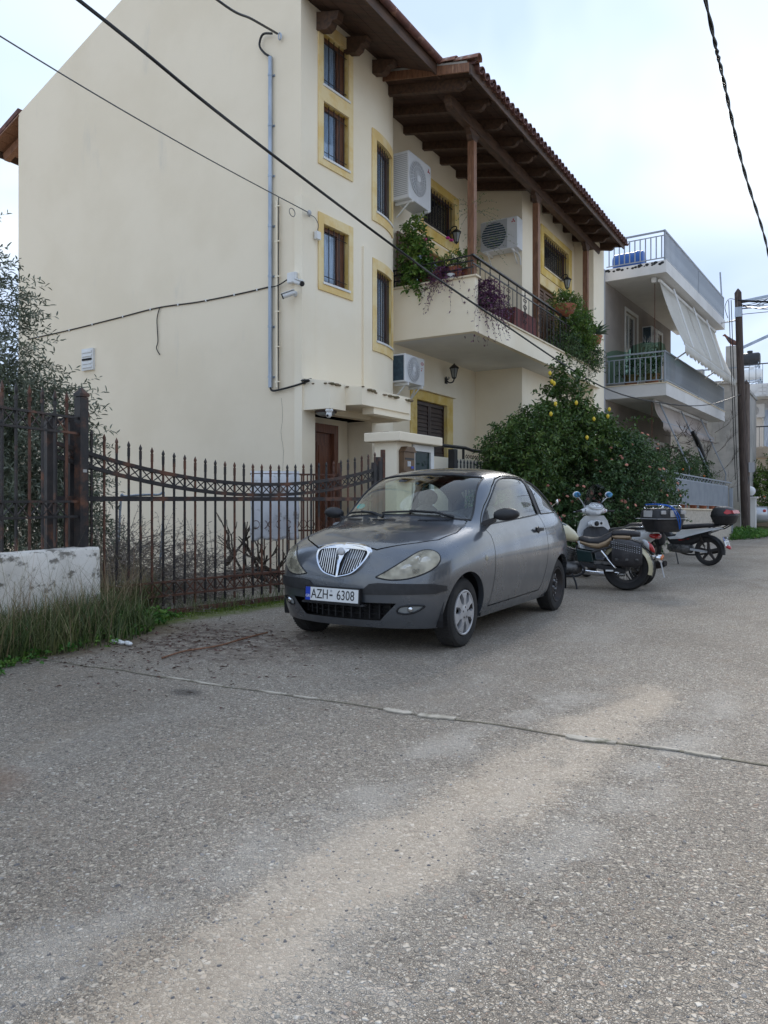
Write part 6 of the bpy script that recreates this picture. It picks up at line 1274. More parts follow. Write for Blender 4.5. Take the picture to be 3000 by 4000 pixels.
for s in (1, -1):
    MB().prism([(.66, s * .13, .565), (.45, s * .13, .535), (.42, s * .13, .385), (.64, s * .13, .39)], (0, s * .03, 0)).build('side_cover', 'greenblack', cr, bevel=.01)
    bg = body('saddlebag', [(.17, .50, .05, .12, s * .20), (.13, .51, .075, .16, s * .20), (.0, .51, .085, .175, s * .205), (-.15, .50, .08, .165, s * .205), (-.22, .49, .05, .12, s * .20)], 'leather', cr)
    fl = body('bag_flap', [(.19, .655, .06, .035, s * .20, 10), (.10, .665, .09, .055, s * .205, 10), (-.08, .64, .094, .062, s * .205, 10), (-.20, .60, .075, .05, s * .20, 10)], 'leather', bg)
    st = MB()
    for r_ in range(4):
        for k in range(13): st.ell((.16 - .029 * k, s * (.297 - .004 * r_ - (.02 if k in (0, 12) else 0)), .685 - .026 * r_ - .006 * k), (.006, .006, .006), 6, 4)
    tag(st.build('studs', 'chrome', bg), kind='stuff')
    for k in range(3): MB().box(.10 - .13 * k - .02, .10 - .13 * k + .02, *(sorted((s * .285, s * .30))), .43, .46).build('buckle', 'grunge', bg, bevel=.006)
    sh_ = MB(); a, b_ = Vector((.32, s * .17, .55)), Vector((.125, s * .17, .315)); sh_.tube([a, a.lerp(b_, .35)], .022, 12); sh_.tube([a.lerp(b_, .35), b_], .014, 8); shk = sh_.build('shock_absorber', 'chrome', cr, smooth=40); sp_m = MB(); sp_m.tube([a.lerp(b_, lerp(.36, .95, k / 80)) + Vector((math.cos(k * .7) * .024, math.sin(k * .7) * .024, math.cos(k * .7) * .018)) for k in range(81)], .0055, 5); sp_m.build('spring', 'chrome', shk, smooth=60)
    MB().bar((.62, s * .12, .36), (0, s * .12, .275), .035, .06).build('swing_arm', 'blackplastic', cr, bevel=.006); MB().lathe([(0, -.01), (.022, -.01), (.022, .01), (0, .01)], 14, Matrix.Translation((.40, s * .15, .345)) @ Matrix.Rotation(R(90), 4, 'X')).build('pivot_bolt', 'chrome', cr)
    MB().bar((.42, s * .135, .385), (.10, s * .135, .375), .02, .04).build('frame_rail', 'grunge', cr); MB().tube(crv([(.45, s * .16, .52), (.2, s * .16, .60), (-.05, s * .15, .60)], 4), .016, 7).build('fender_strut', 'blackplastic', cr, smooth=60)
    t_ = MB(); t_.tube([(-.33, s * .03, .48), (-.36, s * .13, .47)], .012, 6); t_.ell((-.42, s * .14, .47), (.05, .032, .032), 12, 8); sg_ = t_.build('turn_signal', 'chrome', cr, smooth=60); MB().ell((-.462, s * .14, .47), (.02, .031, .031), 10, 6).build('signal_lens', 'amber', sg_, smooth=60)
    MB().tube(crv([(1.35, s * .10, .92), (1.25, s * .18, 1.03), (1.12, s * .36, 1.02), (.98, s * .42, .98)], 5), .013, 8).build('handlebar', 'chrome', cr, smooth=60); MB().tube([(1.06, s * .395, 1.0), (.95, s * .43, .97)], .019, 8).build('grip', 'rubber', cr, smooth=60)
    mr = MB(); mr.tube(crv([(1.12, s * .36, 1.03), (1.10, s * .40, 1.15), (1.05, s * .42, 1.20)], 4), .006, 5); mr.ell((1.03, s * .43, 1.22), (.02, .06, .045), 12, 8); mr.build('mirror', 'chrome', cr, smooth=60)
    MB().tube([(1.62, s * .09, .33), (1.32, s * .09, .96)], .022, 8).build('fork_leg', 'chrome', cr, smooth=60)
    MB().tube(crv([(.90, s * .10, .45), (.95, s * .20, .30), (.5, s * .23, .20), (.05, s * .23, .20)], 5) if s < 0 else crv([(.90, s * .10, .45), (.97, s * .14, .34), (.9, s * .16, .24)], 4), .035, 10).build('exhaust', 'chrome', cr, smooth=60)
    MB().bar((.78, s * .12, .24), (.78, s * .34, .25), .035, .02).build('footpeg', 'rubber', cr)
MB().tube(crv([(.66, .12, .62), (.62, .13, .40), (.55, .14, .28), (.62, .14, .20), (.80, .14, .18), (1.1, .12, .2), (1.3, .05, .6), (1.36, 0, .86)], 6), .018, 8).build('frame_tube', 'blackplastic', cr, smooth=60)
for k in range(2):
    e = MB(); X = Matrix.Translation((.86 + (.14 if k else -.06), 0, .44)) @ Matrix.Rotation(R(20 if k else -20), 4, 'Y')
    for q in range(7): e.lathe([(0, .03 * q - .08), (.10, .03 * q - .08), (.10, .03 * q - .065), (0, .03 * q - .065)], 16, X)
    e.lathe([(0, -.1), (.075, -.1), (.075, .14), (0, .14)], 14, X); e.build('engine_cylinder', 'grunge', cr, smooth=40)
body('crankcase', [(1.12, .30, .06, .06), (1.05, .30, .15, .10), (.85, .29, .17, .11), (.66, .29, .15, .09), (.60, .29, .06, .05)], 'grunge', cr)
MB().box(.16, .26, .156, .16, .268, .29).build('label_plate', 'platewhite', cr)
body('tail_light', [(-.245, .665, .03, .02), (-.29, .63, .05, .05), (-.34, .585, .052, .05), (-.37, .55, .03, .025)], 'redlamp', cr); body('tail_light_housing', [(-.21, .69, .03, .02), (-.25, .655, .058, .05), (-.30, .61, .06, .055)], 'acgrey', cr)
MB().bar((-.36, 0, .50), (-.46, 0, .40), .04, .03).build('plate_bracket', 'chrome', cr); MB().bar((-.445, 0, .41), (-.49, 0, .20), .16, .006, up=(1, 0, .2)).build('number_plate', 'acgrey', cr)
MB().ell((1.50, 0, .82), (.09, .09, .09), 16, 10).build('headlamp', 'chrome', cr, smooth=60)
MB().tube(crv([(.72, .14, .22), (.66, .20, .10), (.64, .22, .012)], 4), .014, 6).build('side_stand', 'blackplastic', cr)
# --- white scooter with tall screen and top box
sc_h = R(90 + 54); so_ = Vector((-2.54, 11.51, 0))
sct = thing('scooter', 'white scooter with smoked windscreen, blue mirrors and big black top box', 'scooter', so_, sc_h, world=False)
bike_wheel(sct, 0, .255, .12, .155, 5); bike_wheel(sct, 1.30, .265, .11, .17, 5)
body('front_fender', [(1.56, .36, .03, .02), (1.48, .47, .07, .035), (1.30, .54, .085, .04), (1.14, .50, .075, .03), (1.08, .44, .03, .02)], 'scooterwhite', sct)
# leg shield: curved white apron with dark inner panel facing the rider
mb = MB(); rings = []
for z, x, w in ((.28, 1.02, .19), (.42, 1.06, .29), (.60, 1.10, .34), (.78, 1.13, .32), (.92, 1.13, .26), (1.0, 1.12, .18)):
    rings.append([Vector((x - .02 + (.10 + .04) * (1 - (y_ / w) ** 2) - .0, y_, z)) for y_ in [w * math.sin(PI / 2 * k / 6) for k in range(-6, 7)]] + [Vector((x - .045 + .03 * (1 - (y_ / w) ** 2), y_, z)) for y_ in [w * math.sin(PI / 2 * k / 6) for k in range(6, -7, -1)]])
mb.loft(rings); ls = mb.build('leg_shield', 'scooterwhite', sct, smooth=45)
mb = MB(); rings = []
for z, x, w in ((.34, 1.00, .17), (.50, 1.035, .245), (.64, 1.06, .265), (.77, 1.075, .235), (.82, 1.08, .16)):
    rings.append([Vector((x - .045 + .03 * (1 - (y_ / .29) ** 2) - .004, y_, z)) for y_ in [w * k / 6 for k in range(-6, 7)]] + [Vector((x - .045 + .03 * (1 - (y_ / .29) ** 2) + .01, y_, z)) for y_ in [w * k / 6 for k in range(6, -7, -1)]])
mb.loft(rings); mb.build('inner_panel', 'scooterdark', sct, smooth=45)
body('glovebox', [dict(x=1.06, zc=.87, hw=.15, hh=.06), dict(x=1.02, zc=.87, hw=.15, hh=.055), dict(x=.99, zc=.87, hw=.13, hh=.045)], 'scooterwhite', sct)
MB().ell((.985, .03, .875), (.01, .045, .04), 14, 8).build('ignition_recess', 'black', sct, smooth=60); MB().ell((.985, -.06, .88), (.01, .022, .022), 10, 6).build('key_switch', 'black', sct, smooth=60)
body('floorboard', [(1.05, .30, .16, .05), (.90, .27, .17, .05), (.65, .27, .17, .05), (.55, .30, .16, .06)], 'scooterdark', sct)
# handlebar cowl with dials
body('handlebar_cover', [(1.24, 1.08, .05, .04), (1.20, 1.09, .13, .085), (1.12, 1.09, .155, .09), (1.04, 1.075, .13, .07), (.99, 1.06, .06, .03)], 'scooterwhite', sct)
for s in (1, -1):
    MB().loft([sec(1.10, 1.08, .05, .045, 0), ]) if False else None
    mb = MB(); mb.loft([[Vector((1.10 + q[0] * r_, y_, z_ + q[1] * r_)) for q in [(math.cos(2 * PI * k / 10), math.sin(2 * PI * k / 10)) for k in range(10)]] for y_, r_, z_ in ((s * .08, .06, 1.08), (s * .16, .05, 1.08), (s * .22, .034, 1.075), (s * .25, .026, 1.075))]); mb.build('bar_cover', 'scooterwhite', sct, smooth=50)
    MB().box(1.06, 1.08, *sorted((s * .16, s * .20)), 1.06, 1.10).build('switch', 'black' if s > 0 else 'redlamp', sct)
    MB().tube([(1.09, s * .25, 1.075), (1.06, s * .37, 1.07)], .018, 10).build('grip', 'rubber', sct, smooth=50); MB().tube([(1.14, s * .22, 1.07), (1.13, s * .37, 1.06)], .007, 6).build('brake_lever', 'acgrey', sct)
    mr = MB(); mr.tube(crv([(1.14, s * .14, 1.13), (1.14, s * .20, 1.22), (1.12, s * .28, 1.29)], 4), .008, 6); mr.ell((1.125, s * .315, 1.335), (.022, .075, .052), 16, 10); mo = mr.build('mirror', 'acwhite', sct, smooth=60); MB().ell((1.107, s * .315, 1.335), (.010, .066, .044), 16, 8).build('mirror_glass', 'mirrorblue', mo, smooth=60)
X = Matrix.Translation((1.045, 0, 1.145)) @ Matrix.Rotation(R(-42), 4, 'Y') @ Matrix.Diagonal((.62, 1, 1, 1)); mb = MB(); mb.lathe([(.135, 0), (.125, .02), (.115, .022)], 26, X); mb.build('dash_rim', 'scooterwhite', sct, smooth=50); mb = MB(); mb.lathe([(0, .012), (.115, .012), (.125, .0)], 26, X); dp = mb.build('dashboard', 'acgrey', sct)
for y_, r_ in ((.05, .045), (-.05, .045), (0, .03)):
    mb = MB(); mb.lathe([(0, .016), (r_, .016), (r_, .013)], 18, X @ Matrix.Translation((.0 if y_ else .05, y_, 0))); g_ = mb.build('dial', 'platewhite', dp); mb = MB(); mb.tube([X @ Vector((.0, y_, .018)), X @ Vector((.02 if y_ else .06, y_ + r_ * .7, .018))], .003, 4); mb.build('needle', 'black', g_)
mb = MB(); rings = []
for k in range(9):
    t = k / 8; z = lerp(1.10, 1.50, t); x = lerp(1.24, 1.12, t ** 1.2); w = lerp(.19, .155, t) * (1 if t < .85 else math.sqrt(max(0, 1 - ((t - .85) / .17) ** 2))); rings.append([Vector((x - .10 * (q / 6) ** 2, w * q / 6, z)) for q in range(-6, 7)] + [Vector((x - .10 * (q / 6) ** 2 - .004, w * q / 6, z)) for q in range(6, -7, -1)])
mb.loft(rings); mb.build('windscreen', 'smoke', sct, smooth=50)
body('seat', [(.66, .74, .05, .03), (.60, .775, .12, .05), (.45, .785, .15, .055), (.28, .80, .155, .06), (.15, .845, .15, .07), (-.05, .865, .14, .06), (-.20, .86, .09, .04)], 'leather', sct)
body('tail_body', [(.66, .55, .10, .14), (.50, .60, .17, .16), (.25, .64, .19, .16), (.0, .70, .175, .13), (-.2, .755, .12, .08), (-.30, .775, .06, .04)], 'scooterwhite', sct)
body('engine_cover', [(.40, .28, .10, .07), (.15, .30, .13, .12), (-.08, .27, .12, .10), (-.14, .26, .06, .06)], 'grunge', sct)
body('exhaust', [(.20, .24, .04, .05, -.16), (.05, .27, .05, .06, -.17), (-.22, .32, .05, .06, -.17), (-.30, .335, .03, .04, -.17)], 'steelblack', sct)
MB().tube(crv([(.20, .17, .83), (.0, .19, .86), (-.22, .15, .86), (-.26, 0, .86), (-.22, -.15, .86), (0, -.19, .86), (.2, -.17, .83)], 5), .013, 8).build('grab_rail', 'chrome', sct, smooth=60)
body('tail_light', [(-.26, .74, .10, .035), (-.31, .73, .09, .04), (-.335, .725, .05, .025)], 'redlamp', sct)
def rbox(x, zc, hx, hy, hz, p=5): return None
def plan(cx, z, hx, hy, n=20, p=4.5): return [Vector((cx + hx * abs(math.cos(a)) ** (2 / p) * (1 if math.cos(a) > 0 else -1), hy * abs(math.sin(a)) ** (2 / p) * (1 if math.sin(a) > 0 else -1), z)) for a in [2 * PI * (k + .5) / n for k in range(n)]]
tbx = -.42
tb = MB().loft([plan(tbx, .80, .16, .20), plan(tbx, .83, .18, .225), plan(tbx, .965, .205, .265), plan(tbx, .975, .22, .28), plan(tbx, .995, .22, .28)]).build('top_box', 'blackplastic', sct, smooth=40)
MB().loft([plan(tbx, .997, .215, .275), plan(tbx, 1.01, .215, .275), plan(tbx, 1.09, .205, .262), plan(tbx, 1.125, .185, .24), plan(tbx, 1.135, .15, .20)]).build('top_box_lid', 'blackplastic', tb, smooth=40)
for y0_, y1_, z0_, z1_ in ((-.05, .06, 1.01, 1.105), (-.22, -.13, 1.05, 1.10), (.14, .22, 1.05, 1.10)): MB().box(tbx - .222, tbx - .205, y0_, y1_, z0_, z1_).build('reflector', 'silverplastic', tb, bevel=.004)
for s in (1, -1): MB().box(tbx - .09, tbx + .07, *sorted((s * .262, s * .281)), 1.01, 1.10).build('side_panel', 'silverplastic', tb, bevel=.004)
MB().box(tbx - .225, tbx + .225, -.285, .285, .983, .990).build('seam_trim', 'acgrey', tb)
rk = MB()
for y_ in (-.16, 0, .16): rk.tube(crv([(tbx - .17, y_, 1.12), (tbx - .16, y_, 1.165), (tbx + .16, y_, 1.165), (tbx + .17, y_, 1.12)], 4), .008, 6)
for x_ in (-.12, .12): rk.tube([(tbx + x_, -.19, 1.166), (tbx + x_, .19, 1.166)], .007, 6)
rk.build('luggage_rack', 'chrome', tb, smooth=60)
for dy in (0, .04): MB().tube(crv([(tbx + .12, .16 + dy, 1.185), (tbx - .05, .10 + dy * 2, 1.19), (tbx - .18, .02 + dy, 1.16), (tbx - .228, -.06 + dy, 1.06), (tbx - .24, -.10 + dy, .95), (tbx - .20, -.12, .84)], 5), .009, 6).build('blue_strap', 'bluecord', tb, smooth=60)
for s in (1, -1): MB().tube([(1.30, s * .07, .265), (1.17, s * .06, .62)], .02, 8).build('fork_leg', 'acgrey', sct, smooth=60)
MB().bar((.45, 0, .24), (.38, .13, .01), .02, .02).build('centre_stand', 'blackplastic', sct); MB().bar((.45, 0, .24), (.38, -.13, .01), .02, .02).build('centre_stand', 'blackplastic', sct)
# --- white and black underbone bike with red striped top box
ub = thing('moped', 'white and black moped with rounded red reflector top box, farthest bike', 'moped', (-2.20, 15.56, 0), R(90 + 74), world=False)
bike_wheel(ub, 0, .272, .085, .205, 5); bike_wheel(ub, 1.22, .272, .075, .21, 5)
body('seat', [(.60, .70, .05, .03), (.56, .715, .11, .05), (.40, .73, .125, .05), (.15, .755, .125, .045), (-.10, .775, .115, .04), (-.22, .78, .07, .03)], 'leather', ub)
for s in (1, -1):
    MB().prism([(.78, s * .085, .52), (.60, s * .11, .55), (.54, s * .125, .66), (.15, s * .13, .70), (-.22, s * .11, .735), (-.33, s * .08, .72), (-.10, s * .12, .66), (.20, s * .125, .575), (.48, s * .115, .50), (.72, s * .09, .48)], (0, s * .02, 0)).build('side_panel', 'scooterwhite', ub, bevel=.008)
    MB().prism([(.50, s * .150, .475), (.38, s * .150, .535), (.16, s * .153, .60), (-.14, s * .15, .68), (-.12, s * .15, .66), (.20, s * .152, .55), (.38, s * .150, .49)], (0, s * .004, 0)).build('side_stripe', 'black', ub); MB().prism([(.54, s * .147, .478), (.30, s * .150, .515), (.32, s * .150, .50), (.50, s * .148, .465)], (0, s * .004, 0)).build('side_stripe', 'redlamp', ub)
    sh_ = MB(); a, b_ = Vector((.12, s * .10, .58)), Vector((.01, s * .10, .29)); sh_.tube([a, b_], .010, 6); sh_.tube([a.lerp(b_, lerp(.1, .75, k / 60)) + Vector((math.cos(k * .8) * .022, math.sin(k * .8) * .022, 0)) for k in range(61)], .005, 5); sh_.build('shock_absorber', 'redlamp' if False else 'steelblack', ub, smooth=60)
    MB().bar((.42, s * .07, .31), (0, s * .07, .265), .025, .04).build('swing_arm', 'acgrey', ub); MB().tube([(1.22, s * .06, .272), (1.02, s * .06, .78)], .018, 8).build('fork_leg', 'steelblack', ub, smooth=60)
    MB().tube([(.98, s * .05, 1.0), (.93, s * .30, 1.02)], .014, 8).build('handlebar', 'black', ub); mr = MB(); mr.tube([(.96, s * .22, 1.02), (.95, s * .27, 1.17)], .006, 5); mr.ell((.945, s * .28, 1.20), (.015, .055, .035), 10, 6); mr.build('mirror', 'blackplastic', ub, smooth=60)
body('leg_shield', [dict(x=1.03, zc=.60, hw=.06, hh=.26), dict(x=.97, zc=.60, hw=.17, hh=.27), dict(x=.93, zc=.60, hw=.18, hh=.26), dict(x=.90, zc=.60, hw=.10, hh=.22)], 'blackplastic', ub)
MB().bar((.95, 0, .80), (.72, 0, .48), .12, .11).build('down_tube_cover', 'blackplastic', ub, bevel=.02); body('headlamp', [(1.10, .96, .05, .04), (1.05, .96, .10, .07), (.95, .98, .11, .07), (.88, .98, .04, .03)], 'scooterwhite', ub)
body('frame_cover', [(.80, .50, .05, .06), (.70, .46, .085, .12), (.40, .47, .095, .13), (.15, .56, .09, .10), (-.02, .62, .05, .05)], 'blackplastic', ub); body('engine', [(.80, .32, .06, .06), (.72, .32, .10, .09), (.50, .31, .12, .10), (.34, .31, .10, .09), (.30, .31, .05, .05)], 'grunge', ub); MB().tube(crv([(.72, -.10, .26), (.45, -.13, .18), (.1, -.13, .22), (-.22, -.13, .30)], 5), [.018] * 11 + [.035] * 5, 10).build('exhaust', 'steelblack', ub, smooth=60)
fender('rear_fender', 0, .272, .275, .315, .065, R(60), R(190), 'blackplastic', ub); fender('front_fender', 1.22, .272, .285, .315, .055, R(20), R(160), 'blackplastic', ub)
MB().bar((.60, .10, .24), (.50, .20, .012), .018, .018).build('side_stand', 'blackplastic', ub)
pm = frame_mtx((-.335, 0, .47), (0, -1, 0), (.30, 0, 1)); mb = MB(pm); mb.box(-.10, .10, -.085, .085, -.004, .004); np_ = mb.build('number_plate', 'platewhite', ub); mb = MB(pm); mb.box(-.10, -.068, .01, .08, .0045, .006); mb.build('plate_band', 'plateblue', np_)
text('AYA', .085, pm @ Matrix.Translation((.02, .040, .005)), 'black', np_); text('131', .085, pm @ Matrix.Translation((.02, -.042, .005)), 'black', np_)
MB().bar((-.30, 0, .56), (-.335, 0, .40), .12, .03).build('plate_bracket', 'blackplastic', ub); body('tail_light', [(-.34, .385, .05, .03), (-.40, .36, .05, .035), (-.42, .35, .03, .02)], 'redlamp', ub)
tbx = -.30; rng_b = [plan(tbx, .80, .15, .16, 20, 2.6), plan(tbx, .83, .19, .19, 20, 2.6), plan(tbx, .93, .225, .225, 20, 2.6), plan(tbx, .945, .235, .235, 20, 2.6), plan(tbx, .96, .235, .235, 20, 2.6)]
tb = MB().loft(rng_b).build('top_box', 'blackplastic', ub, smooth=40); MB().loft([plan(tbx, .962, .228, .228, 20, 2.6), plan(tbx, 1.02, .22, .222, 20, 2.6), plan(tbx + .02, 1.09, .17, .185, 20, 2.4), plan(tbx + .03, 1.125, .10, .12, 20, 2.2), plan(tbx + .03, 1.132, .03, .04, 20, 2.2)]).build('top_box_lid', 'blackplastic', tb, smooth=50)
for s in (1, -1): MB().prism([(tbx - .07, s * .226, 1.01), (tbx - .12, s * .205, .985), (tbx - .19, s * .155, 1.0), (tbx - .16, s * .14, 1.06), (tbx - .10, s * .165, 1.075)], (-.012, s * .012, 0)).build('reflector', 'redlamp', tb); 
MB().prism([(tbx - .20, .14, 1.0), (tbx - .20, -.14, 1.0), (tbx - .17, -.13, 1.06), (tbx - .17, .13, 1.06)], (-.03, 0, .0)).build('reflector', 'redlamp', tb)
for s in (1, -1): MB().tube([(.02, s * .09, .68), (-.15, s * .09, .78), (-.38, s * .09, .79)], .012, 6).build('rack_tube', 'blackpaint', ub); MB().tube([(-.25, s * .08, .70), (-.42, s * .09, .80)], .012, 6).build('rack_tube', 'blackpaint', ub)
# ------------------------------------------------------------------ the grey apartment house next door (local x out to the street, y along it)
BA = Vector((-4.4, 23.05, 0)); BR = R(-2.9)
b2 = thing('apartment_house', 'grey and white apartment house with two slatted balconies and long cream awnings', 'house', BA, BR, world=False)
def bw(x, y, z): return Matrix.Translation(BA) @ Matrix.Rotation(BR, 4, 'Z') @ Vector((x, y, z))
W0 = -1.78
def loc_path(p, q): return line_path(p, q)
doors = [(2.05, 3.35, 4.66, 7.42), (5.3, 6.6, 4.66, 7.40), (2.0, 3.3, 1.2, 3.4), (5.0, 6.8, 1.9, 3.3)]
wall_path('front_wall', line_path((W0, 0), (W0, 8.0)), 0, 7.86, doors, 'plasterbrown', depth=.2, parent=b2, reveal=None) if False else None
def wall_b2():
    L_ = 8.0; us = sorted(set([0, L_] + [d[i] for d in doors for i in (0, 1)])); zs = sorted(set([0, 7.86] + [d[i] for d in doors for i in (2, 3)])); mb = MB()
    for a, b_ in zip(us, us[1:]):
        for c, e in zip(zs, zs[1:]):
            if not any(d[0] < (a + b_) / 2 < d[1] and d[2] < (c + e) / 2 < d[3] for d in doors): mb.add([(W0, a, c), (W0, b_, c), (W0, b_, e), (W0, a, e)], [(0, 1, 2, 3)])
    for d in doors:
        for z in (d[2], d[3]): mb.add([(W0, d[0], z), (W0, d[1], z), (W0 - .15, d[1], z), (W0 - .15, d[0], z)], [(0, 1, 2, 3)])
        for u in (d[0], d[1]): mb.add([(W0, u, d[2]), (W0, u, d[3]), (W0 - .15, u, d[3]), (W0 - .15, u, d[2])], [(0, 1, 2, 3)])
    mb.build('front_wall', 'plasterbrown', b2)
    for d in doors:
        fr = MB(); o = .10
        for a in ((d[0] - o, d[0], d[2], d[3] + o), (d[1], d[1] + o, d[2], d[3] + o), (d[0], d[1], d[3] + .001, d[3] + o)): fr.box(W0 + .002, W0 + .03, *a)
        fr.build('door_surround', 'white', b2); fr = MB()
        for a in ((d[0], d[0] + .07, d[2], d[3]), (d[1] - .07, d[1], d[2], d[3]), (d[0] + .07, d[1] - .07, d[3] - .07, d[3]), ((d[0] + d[1]) / 2 - .04, (d[0] + d[1]) / 2 + .04, d[2], d[3] - .07)): fr.box(W0 - .12, W0 - .07, *a)
        f = fr.build('balcony_door', 'white', b2); MB().box(W0 - .10, W0 - .09, d[0] + .07, d[1] - .07, d[2], d[3] - .07).build('pane', 'pane', f); MB().box(W0 - .16, W0 - .15, d[0], d[1], d[2], d[3]).build('backing', 'dark', f)
wall_b2()
MB().box(-10, W0, -.22, -.002, 0, 8.22).build('side_wall', 'plastergrey', b2); MB().box(-10, W0 - .2, 7.78, 8.0, 0, 8.22).build('end_wall', 'plasterwhite', b2); MB().box(-10, W0, -.001, 8.0, 7.87, 8.20).build('roof_slab', 'concrete', b2)
MB().box(W0 + .001, 0, 0, 9.0, 7.86, 8.22).build('roof_overhang', 'plasterwhite', b2); MB().box(W0 + .001, 0, 0, 9.0, 4.29, 4.65).build('balcony_slab', 'plasterwhite', b2); MB().box(W0 + .001, .02, -.02, 9.02, 4.651, 4.68).build('balcony_edge', 'marble', b2)
mb = MB(); rr = random.Random(3)
for i in range(26): x = rr.uniform(W0, -.05); s_ = rr.uniform(.02, .06); mb.ell((x, -.004, 8.19 - rr.uniform(0, .07)), (s_, .005, s_ * .7), 6, 4)
tag(mb.build('black_mould', 'black', b2), kind='stuff')
def railing_b2(z0, z1, par, nf=60):
    r = MB().bar((-.05, 0, z1), (-.05, 9.0, z1), .05, .045).build('balcony_railing', 'grey', b2)
    MB().bar((-.05, 0, z0 + .08), (-.05, 9.0, z0 + .08), .03).build('lower_rail', 'grey', r); MB().bar((W0 + .02, .05, z1), (-.07, .05, z1), .05, .045).build('end_rail', 'grey', r); MB().bar((W0 + .02, .05, z0 + .08), (-.07, .05, z0 + .08), .03).build('end_rail', 'grey', r); MB().bar((W0 + .02, .05, z1 - .13), (-.07, .05, z1 - .13), .025).build('end_rail', 'grey', r)
    slat = MB().box(-.012, .012, -.019, .019, z0 + .095, z1 - .025).mesh('slat', 'grey')
    for i in range(nf): link('slat', slat, r, Matrix.Translation((-.05, .12 + 8.8 * i / (nf - 1), 0)))
    bar = MB().box(-.015, .015, -.012, .012, z0 + .095, z1 - .145).mesh('bar', 'grey')
    for i in range(11): link('bar', bar, r, Matrix.Translation((lerp(W0 + .10, -.14, i / 10), .05, 0)))
    for y in (.05, 4.5, 8.97): MB().box(-.075, -.025, y - .025, y + .025, z0, z1 - .023).build('post', 'grey', r)
    return r
railing_b2(4.68, 5.58, b2); rtop = railing_b2(8.22, 9.08, b2)
MB().tube([(-.05, 8.6, 9.1), (-.10, 8.6, 10.0)], .03, 8).build('flag_pole', 'grey', rtop)
# awnings
def awning(name_l, p0, p1, y0, y1, valance, matn, splits, frame_m, struts):
    t = thing('awning', name_l, 'awning', bw(-.2, 4, p0[1]), BR, world=False); t.location = BA; mb = MB().tube([(p0[0], y0, p0[1]), (p0[0], y1, p0[1])], .05, 10); mb.build('roller', 'white', t, smooth=50)
    ys = [y0] + splits + [y1]
    for a, b_ in zip(ys, ys[1:]):
        mb = MB(); nx_, ny = 8, 14; V = []
        for i in range(nx_ + 1):
            for j in range(ny + 1):
                q = i / nx_; V.append((lerp(p0[0], p1[0], q) - .05 * math.sin(PI * q), lerp(a + .03, b_ - .03, j / ny), lerp(p0[1] - .04, p1[1], q) - .03 * math.sin(PI * q)))
        mb.add(V, [(i * (ny + 1) + j, (i + 1) * (ny + 1) + j, (i + 1) * (ny + 1) + j + 1, i * (ny + 1) + j + 1) for i in range(nx_) for j in range(ny)]); o = mb.build('cloth', matn, t, smooth=80); o.modifiers.new('s', 'SOLIDIFY').thickness = .004
        mb = MB(); n = max(8, int((b_ - a) / .055)); V = []
        for j in range(n + 1): y = lerp(a + .03, b_ - .03, j / n); dr = valance * (.72 + .28 * abs(math.sin(j * PI / 4))); V += [(p1[0] + .02, y, p1[1] - .02), (p1[0] + .02 + .02 * math.sin(j * .9), y, p1[1] - .02 - dr)]
        mb.add(V, [(2 * j, 2 * j + 1, 2 * j + 3, 2 * j + 2) for j in range(n)]); o = mb.build('valance', matn, t, smooth=80); o.modifiers.new('s', 'SOLIDIFY').thickness = .004
        MB().tube([(p1[0], a + .02, p1[1] - .01), (p1[0], b_ - .02, p1[1] - .01)], .022, 8).build('front_bar', 'white' if matn == 'awning' else 'grey', t)
    for pts in struts: MB().tube(pts, .024, 7).build('arm', frame_m, t, smooth=50)
    return t
awning('large cream awning let down over the upper balcony of the grey house', (-.28, 7.74), (.42, 5.80), .35, 8.6, .30, 'awning', [3.9], 'white',
       [[(-.12, y, 7.70), (.44, y, 5.86)] for y in (1.4, 4.1, 6.2)] + [[(-.05, y, 5.50), (.42, y + .05, 5.80)] for y in (1.2, 5.5, 7.6)])
awning('short faded awning with grey props over the ground floor veranda', (-.50, 4.22), (-.26, 3.60), .6, 8.2, .26, 'awningpink', [], 'grey',
       [[(-.40, y, 4.2), (.40, y + .3, 2.20), (.38, y + .3, 1.85)] for y in (.8, 3.6, 6.6)])
MB().tube([(-.45, .5, 7.8), (-.45, .5, 5.6)], .012, 5).build('crank_rod', 'rust', b2); MB().tube([(-.52, .45, 4.2), (-.52, .45, 2.0)], .014, 5).build('crank_rod', 'rust', b2); MB().box(-.5, -.38, .3, .45, 7.70, 7.85).build('awning_box', 'white', b2)
p = bw(W0 + .02, 4.35, 6.62); ac_unit(tuple(p), R(90) + BR, .80, .62, .32, 'white air conditioner on the upper balcony wall of the grey house between its doors', (.42, .5, .40), False)
p = bw(W0 + .02, 3.95, 2.75); ac_unit(tuple(p), R(90) + BR, .80, .62, .30, 'white air conditioner on the ground floor wall of the grey house behind lemon twigs', (.42, .5, .40), True)
